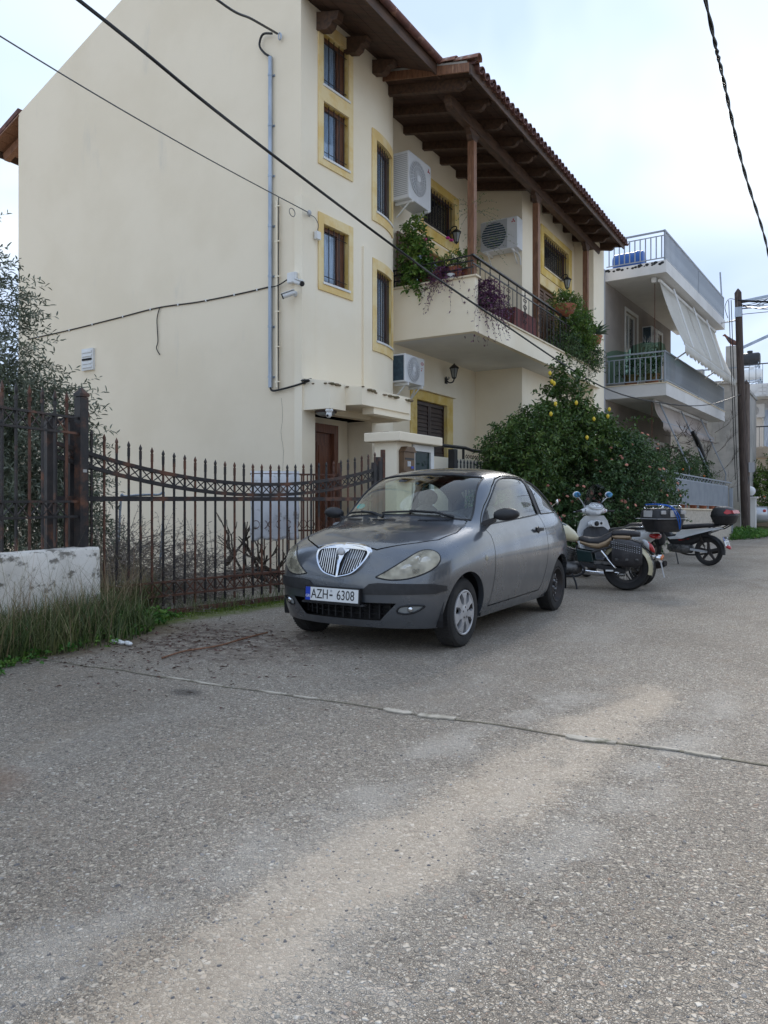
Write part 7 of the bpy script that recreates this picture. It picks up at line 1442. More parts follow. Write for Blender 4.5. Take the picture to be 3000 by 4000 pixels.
# things on the balcony
def pot(name, label, loc, r, h, kind='terracotta', group=None, rz=0):
    t = thing(name, label, 'flower pot', loc, rz, group, world=False); mb = MB(); mb.lathe([(0, 0), (r * .68, 0), (r * .92, h * .86), (r, h * .86), (r * 1.02, h), (r * .9, h), (r * .86, h * .86), (0, h * .84)], 22); mb.build('pot_body', kind, t, smooth=40); mb = MB(); mb.lathe([(0, h * .9), (r * .87, h * .9)], 16); mb.build('soil', 'soil', t); return t
MB_ = MB
p = bw(-1.25, .65, 8.22); t = thing('barrel', 'blue plastic barrel lying on the roof terrace of the grey house', 'barrel', p, R(90) + BR + .0, world=False); X = Matrix.Translation((0, 0, .30)) @ Matrix.Rotation(R(90), 4, 'X'); mb = MB(); mb.lathe([(0, -.45), (.24, -.45), (.28, -.42), (.28, -.32), (.295, -.3), (.295, -.25), (.285, -.22), (.285, .22), (.295, .25), (.295, .3), (.28, .32), (.28, .42), (.24, .45), (0, .45)], 26, X); mb.build('barrel_body', 'blue', t, smooth=40); mb = MB(); mb.lathe([(0, .47), (.05, .47), (.05, .45)], 12, X @ Matrix.Translation((.12, 0, 0))); mb.build('bung', 'black', t)
t = thing('shade_net', 'green shade net draped along the upper balcony railing of the grey house', 'net', BA, BR, world=False); mb = MB(); n = 60; V = []
for i in range(n + 1):
    q = i / n
    if q < .18: x, y = lerp(W0 + .05, -.02, q / .18), -.02
    else: x, y = .0, lerp(-.02, 8.6, (q - .18) / .82)
    top = 5.72 + .10 * mnoise.noise((i * .35, 1, 0)) + (.16 if .08 < q < .25 else .0) - (.10 if q > .5 else 0); bot = (4.75 if q < .18 else 5.42 + .05 * mnoise.noise((i * .5, 7, 0)))
    xi = x - .13 if q >= .18 else x; yi = y + .13 if q < .18 else y; V += [(xi - .05, yi, top), (xi, yi, 5.50), (xi, yi, bot)]
mb.add(V, [f for i in range(n) for f in ((3 * i, 3 * i + 1, 3 * i + 4, 3 * i + 3), (3 * i + 1, 3 * i + 2, 3 * i + 5, 3 * i + 4))]); mb.build('net_cloth', glass('net_mesh', (.42, .66, .54), 1.02), t, smooth=80)
for k, (x, y, lab) in enumerate(((-1.15, .45, 'terracotta pot behind the net near the house wall of the grey balcony'), (-.55, .55, 'wide terracotta pot behind the net at the corner of the grey balcony'))):
    pot('flower_pot', lab, bw(x, y, 4.68), .24, .34, group='pots on the grey house balcony'); plant('potted_plant', ('leafy green plant in the pot near the wall of the grey balcony', 'leafy green plant in the corner pot of the grey balcony')[k], 'plant', bw(x, y, 5.0), [(*bw(x, y, 5.25), .28, .28, .25)], 60, 7, .22, .07, .035, 'leafdark', seed=30 + k)
# bare whitish shrub in a pot
rb = random.Random(12); t = thing('bare_shrub', 'bare whitish branching shrub on the balcony of the grey house', 'plant', bw(-1.0, .9, 4.68)); mb = MB()
def branch(mb, p, d, L_, r, depth, rnd, spread=.6):
    q = p + d * L_; m_ = p.lerp(q, .5) + Vector((rnd.uniform(-1, 1), rnd.uniform(-1, 1), rnd.uniform(-.5, .5))) * L_ * .08; mb.tube(crv([p, m_, q], 3), [r, r * .9, r * .85, r * .8, r * .75, r * .7, r * .65], 5)
    if depth:
        for k in range(rnd.choice((2, 3))):
            dd = (d + Vector((rnd.uniform(-1, 1), rnd.uniform(-1, 1), rnd.uniform(-.2, .8))) * spread).normalized(); branch(mb, p.lerp(q, rnd.uniform(.55, 1)), dd, L_ * rnd.uniform(.6, .8), r * .62, depth - 1, rnd, spread)
branch(mb, bw(-1.0, .9, 4.7), Vector((.05, 0, 1)), .75, .03, 4, rb, .55); mb.build('branches', mat('pale_bark', (.50, .47, .44), rough=.9), t)
# ------------------------------------------------------------------ garden wall with slatted railing in front of it
A0, A1 = Vector((-3.62, 18.2)), Vector((-3.05, 26.3)); AD = (A1 - A0).normalized(); AN = Vector((AD.y, -AD.x)); AL = (A1 - A0).length
def aw(s, n, z): q = A0 + AD * s + AN * n; return Vector((q.x, q.y, z))
t = thing('garden_wall', 'beige pebbledash garden wall of the grey house behind the moped', 'wall', aw(3, 0, 0)); zt = lambda s: 1.05 - .018 * s
MB().loft([[aw(s, -.24, -.02), aw(s, 0, -.02), aw(s, 0, zt(s)), aw(s, -.24, zt(s))] for s in (0, AL / 2, AL)]).build('wall_body', 'stucco', t); MB().loft([[aw(s, -.27, zt(s) + .001), aw(s, .03, zt(s) + .001), aw(s, .03, zt(s) + .035), aw(s, -.27, zt(s) + .035)] for s in (0, AL / 2, AL)]).build('coping', 'marble', t)
MB().tube([aw(5.2, .03, .62), aw(5.2, .06, .62), aw(5.2, .06, .74)], .014, 6).build('hook', 'rust', t)
t = thing('slatted_railing', 'grey steel railing with vertical slats on the garden wall', 'railing', aw(3, -.1, 1)); ns = 88
for i in range(ns): s = lerp(.2, AL - .05, i / (ns - 1)); mb = MB(); mb.prism([aw(s - .026, -.11, zt(s) + .16), aw(s + .026, -.11, zt(s) + .16), aw(s + .026, -.11, zt(s) + .76), aw(s - .026, -.11, zt(s) + .76)], (.02 * AN.x, .02 * AN.y, 0)); mb.build('slat', 'grey', t)
for z in (.15, .77, .90): MB().bar(aw(.1, -.12, zt(.1) + z), aw(AL + (.6 if z > .8 else 0), -.12, zt(AL) + z), .04, .035).build('rail', 'grey', t)
for i in range(20): s = .2 + i * .39; MB().bar(aw(s, -.12, zt(s) + .78), aw(s + .195, -.12, zt(s) + .89), .014).build('truss_bar', 'grey', t); MB().bar(aw(s + .195, -.12, zt(s) + .89), aw(s + .39, -.12, zt(s) + .78), .014).build('truss_bar', 'grey', t)
for i in range(7): s = lerp(.3, AL - .1, i / 6); MB().bar(aw(s, -.12, zt(s) + .036), aw(s, -.12, zt(s) + .80), .035).build('post', 'grey', t)
for k, s in enumerate((3.2, 4.3, 5.4, 6.4, 7.3)):
    pot('flower_pot', ('terracotta pot under the slatted railing, first from the lantana bush', 'terracotta pot under the slatted railing, second from the lantana bush', 'terracotta pot under the slatted railing in the middle of the row', 'terracotta pot under the slatted railing, second from the grey gate', 'terracotta pot under the slatted railing, nearest to the grey gate')[k], aw(s, -.25, zt(s) + .036) , .13, .17, group='pots on the garden wall')
t = thing('metal_gate', 'grey metal garden gate between the pebbledash wall and the wooden pole', 'gate', aw(AL + .8, 0, 0)); q0 = A1; q1 = Vector((-3.3, 28.3)); gd = (q1 - q0).normalized()
def gw(s, z): q = q0 + gd * s; return Vector((q.x, q.y, z))
for s in (.06, 1.9): MB().bar(gw(s, 0), gw(s, 1.62), .09).build('gate_post', 'grey', t)
for i in range(13): s = .15 + i * .14; MB().bar(gw(s, .1), gw(s, 1.40 + .12 * abs(i - 6) / 6), .03, .09).build('gate_bar', 'grey', t)
for z in (.15, .8, 1.38): MB().bar(gw(.1, z), gw(1.86, z), .04).build('gate_rail', 'grey', t)
# ------------------------------------------------------------------ wooden poles
def wood_pole(base, top, r0, r1, label, wm='pole'):
    t = thing('utility_pole', label, 'pole', base); k = 12; pts = [Vector(base).lerp(Vector(top), i / k) for i in range(k + 1)]; MB().tube([p + Vector((.012 * mnoise.noise((i * .6, 1, base[1])), .012 * mnoise.noise((i * .6, 5, base[1])), 0)) for i, p in enumerate(pts)], [lerp(r0, r1, i / k) for i in range(k + 1)], 14).build('shaft', wm, t, smooth=60)
    MB().lathe([(r1 * .98, 0), (r1 * .5, .09), (0, .16)], 10, Matrix.Translation(Vector(top) + Vector((0, 0, .001)))).build('tip', 'pole', t); return t
P0 = Vector((-3.02, 30.1, -.02)); P1 = Vector((-3.26, 30.0, 8.72)); up = wood_pole(P0, P1,   .138, .118, 'tall dark wooden utility pole with cables and a lamp arm')
MB().bar(P1 + Vector((0, 0, -.35)), P1 + Vector((2.6, .9, .12)), .07, .09).build('crossarm', 'galv', up); MB().bar(P1 + Vector((.02, 0, -2.05)), P1 + Vector((1.9, .65, -1.15)), .08, .10).build('lamp_arm', 'galv', up); MB().bar(P1 + Vector((1.2, .4, -1.5)), P1 + Vector((1.2, .4, -1.25)), .03).build('bracket', 'galv', up)
MB().box(P1.x - .09, P1.x + .14, P1.y - .15, P1.y - .10, P1.z - .9, P1.z - .55).build('number_tag', 'galv', up)
MB().tube([P1 + Vector((-.02, -.05, -1.0)), bw(-.05, 8.5, 7.72 + .3)], .03, 7).build('stay_arm', 'white', up)
for dx, zz in ((-.30, 2.0), (-.22, 1.2)): MB().tube([P1 + Vector((dx, -.05, -.25)), P0 + Vector((dx * 1.1, -.05, zz))], .014, 5).build('drop_cable', 'cable', up)
MB().tube(crv([P1 + Vector((-.1, -.1, -.25)), P1 + Vector((-.3, -.1, -.22)), P1 + Vector((-.42, -.1, -.5)), P1 + Vector((-.32, -.1, -.9))], 5), .012, 5).build('cable_loop', 'cable', up)
rc = random.Random(6)
for k in range(7): a = P1 + Vector((0, -.1, -.3 - .05 * k)); b_ = P1 + Vector((2.6 * rc.uniform(.3, 1), .9 * rc.uniform(.3, 1), -.4 + rc.uniform(-.3, .4))); MB().tube(sag(a, b_, rc.uniform(.03, .2), 10), .012 if k else .04, 5).build('cable_bundle', 'cable', up)
SX = at(1612, 0, Y=30.4).x; sp2 = wood_pole(Vector((at(1612, 0, Y=30.4).x, 30.4, -.02)), Vector((at(1612, 0, Y=30.4).x, 30.4, 5.45)), .13, .12, 'shorter greyer wooden pole with a bent cable pipe beside the tall pole', 'pole2')
MB().tube(crv([(SX - .02, 30.22, 5.0), (SX - .10, 30.22, 5.1), (SX - .14, 30.22, 4.7), (SX - .12, 30.22, 2.4), (SX - .11, 30.22, 1.9), (SX - .02, 30.22, 1.72), (SX + .08, 30.22, 1.85), (SX + .10, 30.22, 2.1)], 6), .022, 6).build('cable_pipe', 'cablegrey', sp2, smooth=60); MB().box(SX + .10, SX + .28, 30.2, 30.3, 2.25, 2.6).build('meter_box', 'acgrey', sp2)
# ------------------------------------------------------------------ concrete house side, chimney pillar with a bird
t = thing('concrete_building', 'unplastered grey concrete house side beyond the awnings', 'building', (-5, 33.5, 0)); MB().box(-9, -3.55, 33.5, 40, 0, 5.95).build('wall', 'concrete', t); MB().box(-9, -3.50, 33.4, 40, 5.951, 6.08).build('roof_edge', 'concrete', t)
for x, h in ((-3.92, 1.45), (-6.35, 1.2), (-5.2, .6)): MB().box(x - .21, x + .21, 33.8, 34.2, 6.081, 6.08 + h).build('column_stub', 'concrete', t)
MB().bar((-8.9, 33.6, 6.6), (-3.6, 33.6, 6.6), .05).build('terrace_rail', 'grey', t)
for i in range(5): MB().bar((-8.8 + i * 1.28, 33.6, 6.085), (-8.8 + i * 1.28, 33.6, 6.6), .04).build('terrace_post', 'grey', t)
bq = Vector((-3.92, 34.0, 7.53)); t = thing('pigeon', 'dark rusty bird perched on the concrete column', 'bird', bq); bd = MB(); d = Vector((-.75, -.3, .0)).normalized()
ringsb = []
for k, (s, z, w) in enumerate(((-.42, .06, .012), (-.30, .09, .035), (-.16, .14, .085), (0, .20, .12), (.12, .29, .11), (.20, .38, .075), (.245, .45, .06), (.28, .485, .052), (.325, .475, .03), (.37, .455, .008))):
    c = bq + d * s + Vector((0, 0, z)); sd_ = Vector((-d.y, d.x, 0)); ringsb.append([c + sd_ * (w * math.cos(a)) + Vector((0, 0, w * 1.05 * math.sin(a))) for a in [2 * PI * q / 10 for q in range(10)]])
bd.loft(ringsb); bd.build('body', mat('dark_feathers', (.055, .05, .055), (.17, .07, .05), sc_=5, rough=.8), t, smooth=70); 
for s in (-1, 1): MB().tube([bq + sd_ * .03 * s + Vector((0, 0, .13)), bq + sd_ * .03 * s + Vector((0, 0, .0))], .008, 5).build('leg', 'red', t)
# ------------------------------------------------------------------ far white house with water tanks
M['fartan'] = mat('tan_parapet', (.62, .50, .38), (.55, .44, .33), sc_=2, rough=.9); fh = thing('white_house', 'far white house with black railed balcony and diamond patterned parapets', 'house', (-2, 41, 0)); X0, X1 = -4.25, 7.5
MB().box(X0, X1, 41.4, 50, 0, 6.75).build('wall', 'plasterwhite', fh)
for z0_, z1_, mm in ((6.15, 6.75, 'plasterwhite'), (3.25, 3.75, 'fartan')):
    MB().box(X0, X1, 39.9, 41.398, z0_, z1_).build('balcony_slab', mm, fh)
    for i in range(9):
        x = X0 + .5 + i * 1.3; mb = MB(); c = Vector((x, 39.895, (z0_ + z1_) / 2)); o = [c + Vector(q) * .22 for q in ((-1, 0, 0), (0, 0, -1), (1, 0, 0), (0, 0, 1))]; mb.prism(o, (0, -.03, 0)); mb.build('diamond_relief', mm, fh); mb = MB(); o = [c + Vector((0, -.031, 0)) + Vector(q) * .12 for q in ((-1, 0, 0), (0, 0, -1), (1, 0, 0), (0, 0, 1))]; mb.prism(o, (0, -.02, 0)); mb.build('diamond_relief', mm, fh)
        for a in range(2):
            for b_ in range(3): MB().box(x + .32 + a * .18, x + .46 + a * .18, 39.86, 39.898, z0_ + .06 + b_ * .17, z0_ + .19 + b_ * .17).build('square_relief', mm, fh)
fr = MB().bar((X0, 39.95, 4.72), (X1, 39.95, 4.72), .05).build('balcony_railing', 'blackpaint', fh)
for i in range(60): MB().bar((X0 + .05 + i * .195, 39.95, 3.75), (X0 + .05 + i * .195, 39.95, 4.7), .018).build('bar', 'blackpaint', fr)
for i, x in enumerate((-3.4, -2.35, .2, 1.4)): w_ = MB().box(x, x + .55, 41.36, 41.399, 3.76, 5.75).build('door', 'white', fh); MB().box(x + .07, x + .48, 41.345, 41.359, 3.85, 5.65).build('pane', 'curtain', w_)
MB().box(X0, X1, 40.1, 41.395, 0, .9).build('base_wall', 'fartan', fh); ac_unit((at(1632, 0, Y=41.3).x, 41.38, 5.28), 0, .85, .65, .3, 'white air conditioner high on the far white house', (.4, .5, .4), True)
tr_ = MB().bar((X0, 40.0, 7.70), (X1, 40.0, 7.70), .05).build('terrace_railing', 'blackpaint', fh)
for i in range(40): MB().bar((X0 + .1 + i * .29, 40.0, 6.75), (X0 + .1 + i * .29, 40.0, 7.7), .02).build('bar', 'blackpaint', tr_)
def tank(loc, r, L_, matn, label, frame_h):
    t = thing('water_tank', label, 'water tank', loc); c = Vector(loc) + Vector((0, 0, frame_h + r)); mb = MB(); mb.lathe([(0, -L_ / 2), (r * .8, -L_ / 2), (r, -L_ / 2 + .08), (r, -.03), (r * 1.03, 0), (r, .03), (r, L_ / 2 - .08), (r * .8, L_ / 2), (0, L_ / 2)], 24, Matrix.Translation(c) @ Matrix.Rotation(R(90), 4, 'Y')); mb.build('drum', matn, t, smooth=40); mb = MB(); mb.lathe([(0, .12), (.13, .12), (.13, 0)], 12, Matrix.Translation(c + Vector((0, 0, r * .95)))); mb.build('filler_cap', matn, t)
    for x in (-.42, .42): 
        for y in (-.3, .3): MB().bar((loc[0] + x, loc[1] + y, loc[2]), (loc[0] + x, loc[1] + y, loc[2] + frame_h + .12), .05).build('stand_leg', 'galv', t)
        MB().bar((loc[0] + x, loc[1] - .3, loc[2] + frame_h), (loc[0] + x, loc[1] + .3, loc[2] + frame_h), .05).build('stand_beam', 'galv', t)
    for y in (-.3, .3): MB().bar((loc[0] - .45, loc[1] + y, loc[2] + frame_h - .02), (loc[0] + .45, loc[1] + y, loc[2] + frame_h - .02), .05).build('stand_beam', 'galv', t); MB().bar((loc[0] - .42, loc[1] + y, loc[2]), (loc[0] + .42, loc[1] + y, loc[2] + frame_h), .03).build('stand_brace', 'galv', t)
tank((at(1620, 0, Y=42.6).x, 42.6, 6.75), .33, .95, 'blackplastic', 'black water tank on the upper rack of the far white house', 1.30); tank((at(1624, 0, Y=41.6).x, 41.6, 6.75), .29, .95, 'white', 'white water tank on the lower rack of the far white house', .40)
an = thing('tv_antenna', 'thin television antenna on the roof of the far white house', 'antenna', (-2.55, 43, 6.75)); MB().tube([(-2.55, 43, 6.75), (-2.55, 43, 10.3)], .025, 6).build('mast', 'galv', an)
for k in range(6): MB().tube([(-2.8, 43, 9.9 - .28 * k), (-2.3, 43, 9.95 - .28 * k)], .012, 5).build('element', 'galv', an)
# white garden pillar with globe lamp, silver saloon behind it
GX = at(1621, 0, Y=33).x; t = thing('globe_lamp', 'white garden pillar with a round globe lamp on top', 'lamp', (GX, 33.0, 0)); MB().box(GX - .2, GX + .2, 32.8, 33.2, 0, 1.32).build('pillar', 'plasterwhite', t); MB().box(GX - .26, GX + .26, 32.74, 33.26, 1.321, 1.38).build('pillar_cap', 'plasterwhite', t); MB().lathe([(.08, 1.381), (.06, 1.43)], 12, Matrix.Translation((GX, 33, 0))).build('socket', 'blackpaint', t); MB().ell((GX, 33.0, 1.60), (.19, .19, .19), 20, 12).build('globe', 'white', t, smooth=80)
sv = thing('saloon_car', 'silver saloon car parked behind the wooden poles, its red tail light at the frame edge', 'car', (-5.0, 36.6, 0), R(180), world=False)
M['silvercar'] = mat('silver_car_paint', (.48, .50, .53), rough=.3, metal=.4, coat=.6)
prof = [(2.25, .55, .70, .30), (2.15, .55, .80, .33), (1.6, .56, .86, .36), (.9, .58, .87, .38), (0, .59, .88, .38), (-1.2, .60, .88, .38), (-1.9, .62, .86, .37), (-2.2, .64, .80, .33), (-2.27, .62, .70, .25)]
MB().loft([sec(x, zc, hw, hh, n=20, p=3.5) for x, zc, hw, hh in prof]).build('body', 'silvercar', sv, smooth=60)
MB().loft([sec(x, zc, hw, hh, n=20, p=3) for x, zc, hw, hh in [(1.05, .93, .70, .04), (.75, 1.03, .68, .16), (.30, 1.12, .64, .27), (-.5, 1.13, .64, .28), (-1.0, 1.10, .64, .25), (-1.45, 1.0, .66, .12), (-1.7, .94, .68, .04)]]).build('roof', 'silvercar', sv, smooth=60)
for s in (1, -1):
    MB().prism([(.70, s * .655, 1.0), (.30, s * .60, 1.30), (-.55, s * .60, 1.32), (-1.0, s * .62, 1.25), (-1.35, s * .66, 1.02)], (0, s * .03, 0)).build('side_window', 'acdark', sv)
    for x in (1.38, -1.36):
        X = Matrix.Translation((x, s * .78, .31)) @ Matrix.Rotation(R(90), 4, 'X'); mb = MB(); mb.lathe([(.2, -.09), (.29, -.09), (.31, -.05), (.31, .05), (.29, .09), (.2, .09)], 28, X); wl = mb.build('wheel', 'rubber', sv, smooth=40); mb = MB(); mb.lathe([(0, -.06), (.2, -.07), (.2, .07), (0, .06)], 20, X); mb.build('rim', 'silverplastic', wl, smooth=40)
    MB().ell((-2.12, s * .66, .78), (.12, .17, .09), 14, 8).build('tail_light', 'redlamp', sv, smooth=60)
MB().prism([(-1.02, -.58, 1.32), (-1.02, .58, 1.32), (-1.72, .62, .985), (-1.72, -.62, .985)], (-.03, 0, .03)).build('rear_window', 'acdark', sv)
# ------------------------------------------------------------------ overhead cables (each one a thing) and the wire clipped on the blank wall
def cable(name, label, pts, r, matn, n=8): q = crv(pts, n); return single(MB().tube(q, r, 6), name, matn, label, 'cable', smooth=60)
cable('overhead_cable', 'thick black overhead cable crossing the house from top left to the far pole', [(-4.9, -4.0, 5.75), (-4.95, 0, 5.40), at(170, 0, X=-5.0), at(500, 266, X=-5.1), at(848, 530, X=-5.12), at(1030, 660, X=-5.1), at(1300, 835, X=-4.75), at(1440, 872, X=-4.15), at(1531, 874, X=-3.6), (-3.15, 30.0, 5.05)], .0155, 'cable')
a = at(605, 75, Y=GY - .04); ag = at(470, 0, Y=GY - 2.2)
t = thing('overhead_cable', 'black overhead cable tied to a ring high on the blank wall', 'cable', a); MB().tube(crv([a + Vector((-.04, -.02, .02)), a.lerp(ag, .5), ag, ag + (ag - a) * 1.5 + Vector((0, 0, .4)), ag + (ag - a) * 4 + Vector((0, 0, 2.2))], 8), .017, 6).build('cable_run', 'cable', t, smooth=60)
mb = MB()
for k in range(3): mb.tube([a + Vector((.03 * math.cos(q) * (1 - .15 * k), -.01 * k, .055 * math.sin(q) - .03)) for q in [2 * PI * j / 14 for j in range(15)]], .006, 4)
mb.build('wall_ring', 'galv', t)
b_ = at(668, 460, X=C0.x + .12); e0 = at(0, 78, X=-6.9)
t = thing('overhead_cable', 'thin grey overhead cable ending at the insulator beside the single window', 'cable', b_); MB().tube(crv([e0 + (e0 - b_) * .8 + Vector((0, 0, .25)), e0, e0.lerp(b_, .5) - Vector((0, 0, .05)), b_], 8), .008, 5).build('cable_run', 'cablegrey', t); MB().ell(b_, (.035, .035, .045), 10, 6).build('insulator', 'acgrey', t, smooth=60); MB().bar(b_, bP(.20, b_.z, .0), .02).build('hook', 'galv', t)
mb = MB(); q = at(640, 452, X=C0.x + .0); mb.tube([q + Vector((.0, -.10, -.02)) + Vector((.0, .07 * math.cos(w), .06 * math.sin(w) - .06)) for w in [2 * PI * j / 16 for j in range(17)]], .006, 5); mb.build('cable_coil', 'cablegrey', t)
# right: twisted thick cable
t = thing('overhead_cable', 'thick twisted black cable hanging at the right edge against the sky', 'cable', (-1.3, 12, 6.2)); base_ = [(-1.2, 3, 7.1), at(1524, 0, X=-1.25), at(1560, 160, X=-1.27), at(1605, 360, X=-1.29), at(1659, 545, X=-1.3), (-1.6, 22, 6.3), (-3.1, 30, 8.2)]; q = crv(base_, 30)
for s in (0, PI): MB().tube([p + Vector((math.cos(i * .55 + s), 0, math.sin(i * .55 + s))) * .012 for i, p in enumerate(q)], .0125, 5).build('strand', 'cable', t, smooth=60)
for k, (x, z) in enumerate(((3.5, 8.6), (4.5, 8.0), (4.0, 8.3))): cable('overhead_cable', ('black cable from the tall pole towards the upper right', 'lowest black cable from the tall pole to the right', 'middle black cable from the tall pole to the right')[k], [tuple(P1 + Vector((0, 0, -.4 - .2 * k))), tuple((P1 + Vector((x, 26, z))) / 2 + Vector((0, 0, -.4 - .15 * k))) if False else (lerp(P1.x, x, .5), lerp(30, 27, .5), (P1.z + z) / 2 - .45 - .2 * k), (x, 27, z)], .012, 'cable')
wy = GY - .012; t = thing('wall_cable', 'dark cable clipped along the blank house wall with one end hanging down', 'cable', at(340, 665, Y=wy)); pts = [at(60, 733, Y=wy), at(150, 713, Y=wy), at(250, 688, Y=wy), at(340, 665, Y=wy), at(430, 652, Y=wy), at(520, 634, Y=wy), at(580, 620, Y=wy)]
MB().tube(crv(pts, 6), .011, 5).build('cable_run', 'cable', t, smooth=60); MB().tube(crv([at(345, 664, Y=wy - .01), at(339, 690, Y=wy - .015), at(341, 735, Y=wy - .01), at(338, 752, Y=wy - .02), at(345, 766, Y=wy - .01)], 6), .009, 5).build('hanging_end', 'cable', t, smooth=60); MB().tube(crv([at(580, 620, Y=wy - .04), at(600, 617, Y=wy - .05), (C0.x - .16, CW - .02, 4.66)], 5), .010, 5).build('cable_run', 'cable', t, smooth=60)
for i in range(9): q = at(lerp(90, 560, i / 8), 0, Y=wy); qq = min(crv(pts, 6), key=lambda v: abs(v.x - q.x)); MB().box(qq.x - .012, qq.x + .012, wy - .012, GY - .0005, qq.z - .018, qq.z + .018).build('clip', 'white', t)
# ------------------------------------------------------------------ plants
plant('olive_tree', 'grey green olive tree with loose twigs behind the iron fence', 'tree', (-8.8, 5.2, 0), [(-8.5, 5.3, 1.5, 1.0, .9, 1.25), (-8.9, 5.1, 3.0, .75, .7, 1.0), (-9.3, 4.9, 4.1, .6, .6, .7), (-8.15, 5.7, 1.95, .32, .32, .6), (-8.2, 5.5, 1.0, .7, .7, .7)], 2500, 14, .55, .088, .021, 'leafolive', seed=3, shell=.45, stem='leafolive', stem_r=.0022, droop=.28, spread=.75, up=.3,
      trunk=[([(-8.85, 5.2, 0), (-8.8, 5.25, .6), (-8.6, 5.3, 1.4), (-8.4, 5.4, 2.1)], .09, .03), ([(-8.8, 5.25, .6), (-8.95, 5.1, 1.6), (-9.0, 5.05, 2.8), (-9.25, 4.9, 4.0)], .07, .015), ([(-8.7, 5.3, .9), (-8.4, 5.6, 1.5), (-8.2, 5.8, 2.0)], .05, .012)])
plant('fig_tree', 'dark green broad leaved tree behind the far left end of the blank wall', 'tree', (-15.2, 9.3, 0), [(-15.2, 9.0, 2.6, 1.1, 1.0, 1.2), (-15.6, 9.4, 1.5, 1.2, 1.0, 1.0)], 420, 8, .45, .18, .14, 'leafdark', seed=5, trunk=[([(-15.3, 9.2, 0), (-15.2, 9.2, 1.3), (-15.1, 9.0, 2.6)], .1, .03)])
plant('lemon_tree', 'lemon tree with glossy leaves and yellow lemons reaching up to the balcony', 'tree', (-5.05, 15.9, 0), [(-5.0, 15.5, 3.05, .40, .50, .60), (-4.85, 15.5, 2.45, .75, 1.0, .6), (-5.0, 15.7, 3.75, .20, .28, .30), (-4.6, 16.6, 2.5, .5, .7, .45)], 780, 10, .42, .11, .056, 'leaflemon', seed=6, trunk=[([(-5.05, 15.9, 0), (-5.0, 15.8, 1.2), (-4.95, 15.7, 2.4), (-5.0, 15.7, 3.6)], .07, .015), ([(-5.0, 15.8, 1.4), (-4.7, 16.4, 2.4), (-4.3, 17.4, 3.0)], .04, .01), ([(-5.0, 15.8, 1.6), (-4.9, 15.1, 2.6), (-4.9, 14.8, 3.1)], .04, .01)])
root = bpy.data.objects['lemon_tree']; rng = np.random.default_rng(8)
S = np.array([(-4.35, 17.2, 2.9), (-4.3, 17.5, 3.0), (-4.2, 17.7, 2.8), (-4.95, 14.9, 3.0), (-4.9, 14.7, 2.7), (-4.3, 17.3, 2.6), (-5.0, 15.7, 4.1), (-4.2, 17.6, 2.3)]); D = np.array([(.5, .8, .5), (.7, .6, .3), (.6, .8, .0), (.3, -.8, .3), (.2, -.9, .1), (.7, .3, -.2), (.0, .2, 1), (.8, .5, -.1)]); V, F, tn, P = sprigs(S, D, np.full(8, .8), 14, .10, .05, rng, .2, .9); tag(link('crown', npmesh('leaves', V, F, 'leaflemon', tn), root), kind='stuff'); link('twigs', stems(P, .006, 'bark', 'twigs'), root)
lem = MB().loft([[Vector((r * math.cos(a), r * math.sin(a), z)) for a in [2 * PI * k / 10 for k in range(10)]] for z, r in ((-.046, .004), (-.037, .016), (-.02, .028), (0, .032), (.02, .028), (.035, .014), (.044, .004))]).mesh('lemon', 'lemon', 70)
for p in (at(1188, 806, X=-4.55), at(1192, 824, X=-4.55), at(1197, 828, X=-4.52), at(1283, 905, X=-4.1), at(1313, 899, X=-3.9), at(1316, 884, X=-3.9), at(1268, 945, X=-4.1), at(1200, 872, X=-4.4), at(1190, 894, X=-4.5), at(1245, 870, X=-4.2)): link('lemon', lem, root, Matrix.Translation(p))
plant('garden_bush', 'bright green citrus bush leaning over the garden fence behind the car roof', 'bush', (-5.2, 14.0, 0), [(-5.25, 13.9, 2.15, .55, 1.15, .55), (-5.15, 14.5, 2.4, .6, .9, .55), (-5.2, 13.5, 1.75, .5, .8, .45), (-5.3, 14.3, 1.5, .5, 1.0, .6)], 1700, 10, .34, .095, .04, 'leaflemon', seed=9, shell=.35, trunk=[([(-5.3, 14.2, 0), (-5.3, 14.1, 1.0), (-5.25, 14.0, 2.2)], .06, .02), ([(-5.3, 14.1, .7), (-5.2, 13.5, 1.6)], .04, .015)])
lt, rng, S, O = plant('lantana_bush', 'big dark lantana bush dotted with pink and orange flower heads', 'bush', (-4.1, 16.6, 0), [(-4.0, 16.7, 1.45, .85, 1.4, 1.0), (-4.55, 15.5, 1.15, .75, .9, 1.05), (-3.85, 18.0, 1.2, .6, .9, 1.05), (-4.2, 16.9, 2.1, .6, 1.0, .55), (-4.9, 14.6, .85, .6, .9, .8)], 2500, 10, .34, .075, .05, 'leafdark', seed=10, shell=.35, trunk=[([(-4.2, 16.8, 0), (-4.1, 16.7, 1.0), (-4.0, 16.6, 2.0)], .06, .015), ([(-4.5, 15.6, 0), (-4.5, 15.5, 1.2)], .05, .02)])
fl = MB()
for k in range(22): a = k * 2.4; r = .038 * math.sqrt(k / 22); fl.ell((r * .8 * math.cos(a), r * .8 * math.sin(a), .012 - r * .25), (.008, .008, .006), 5, 3)
flm = fl.mesh('flower_head', 'lantana'); rf = random.Random(3); cnt = 0
for s, o in zip(S, O):
    if o[0] * .6 - o[1] * .8 > .3 and s[2] > .35 and cnt < 85 and rf.random() < .14:
        p = Vector(s) + Vector(o) * rf.uniform(.22, .36) + Vector((0, 0, .1)); link('flower_head', flm, lt, Matrix.Translation(p) @ Vector((0, 0, 1)).rotation_difference(Vector(o) + Vector((0, -.3, .6))).to_matrix().to_4x4()); cnt += 1
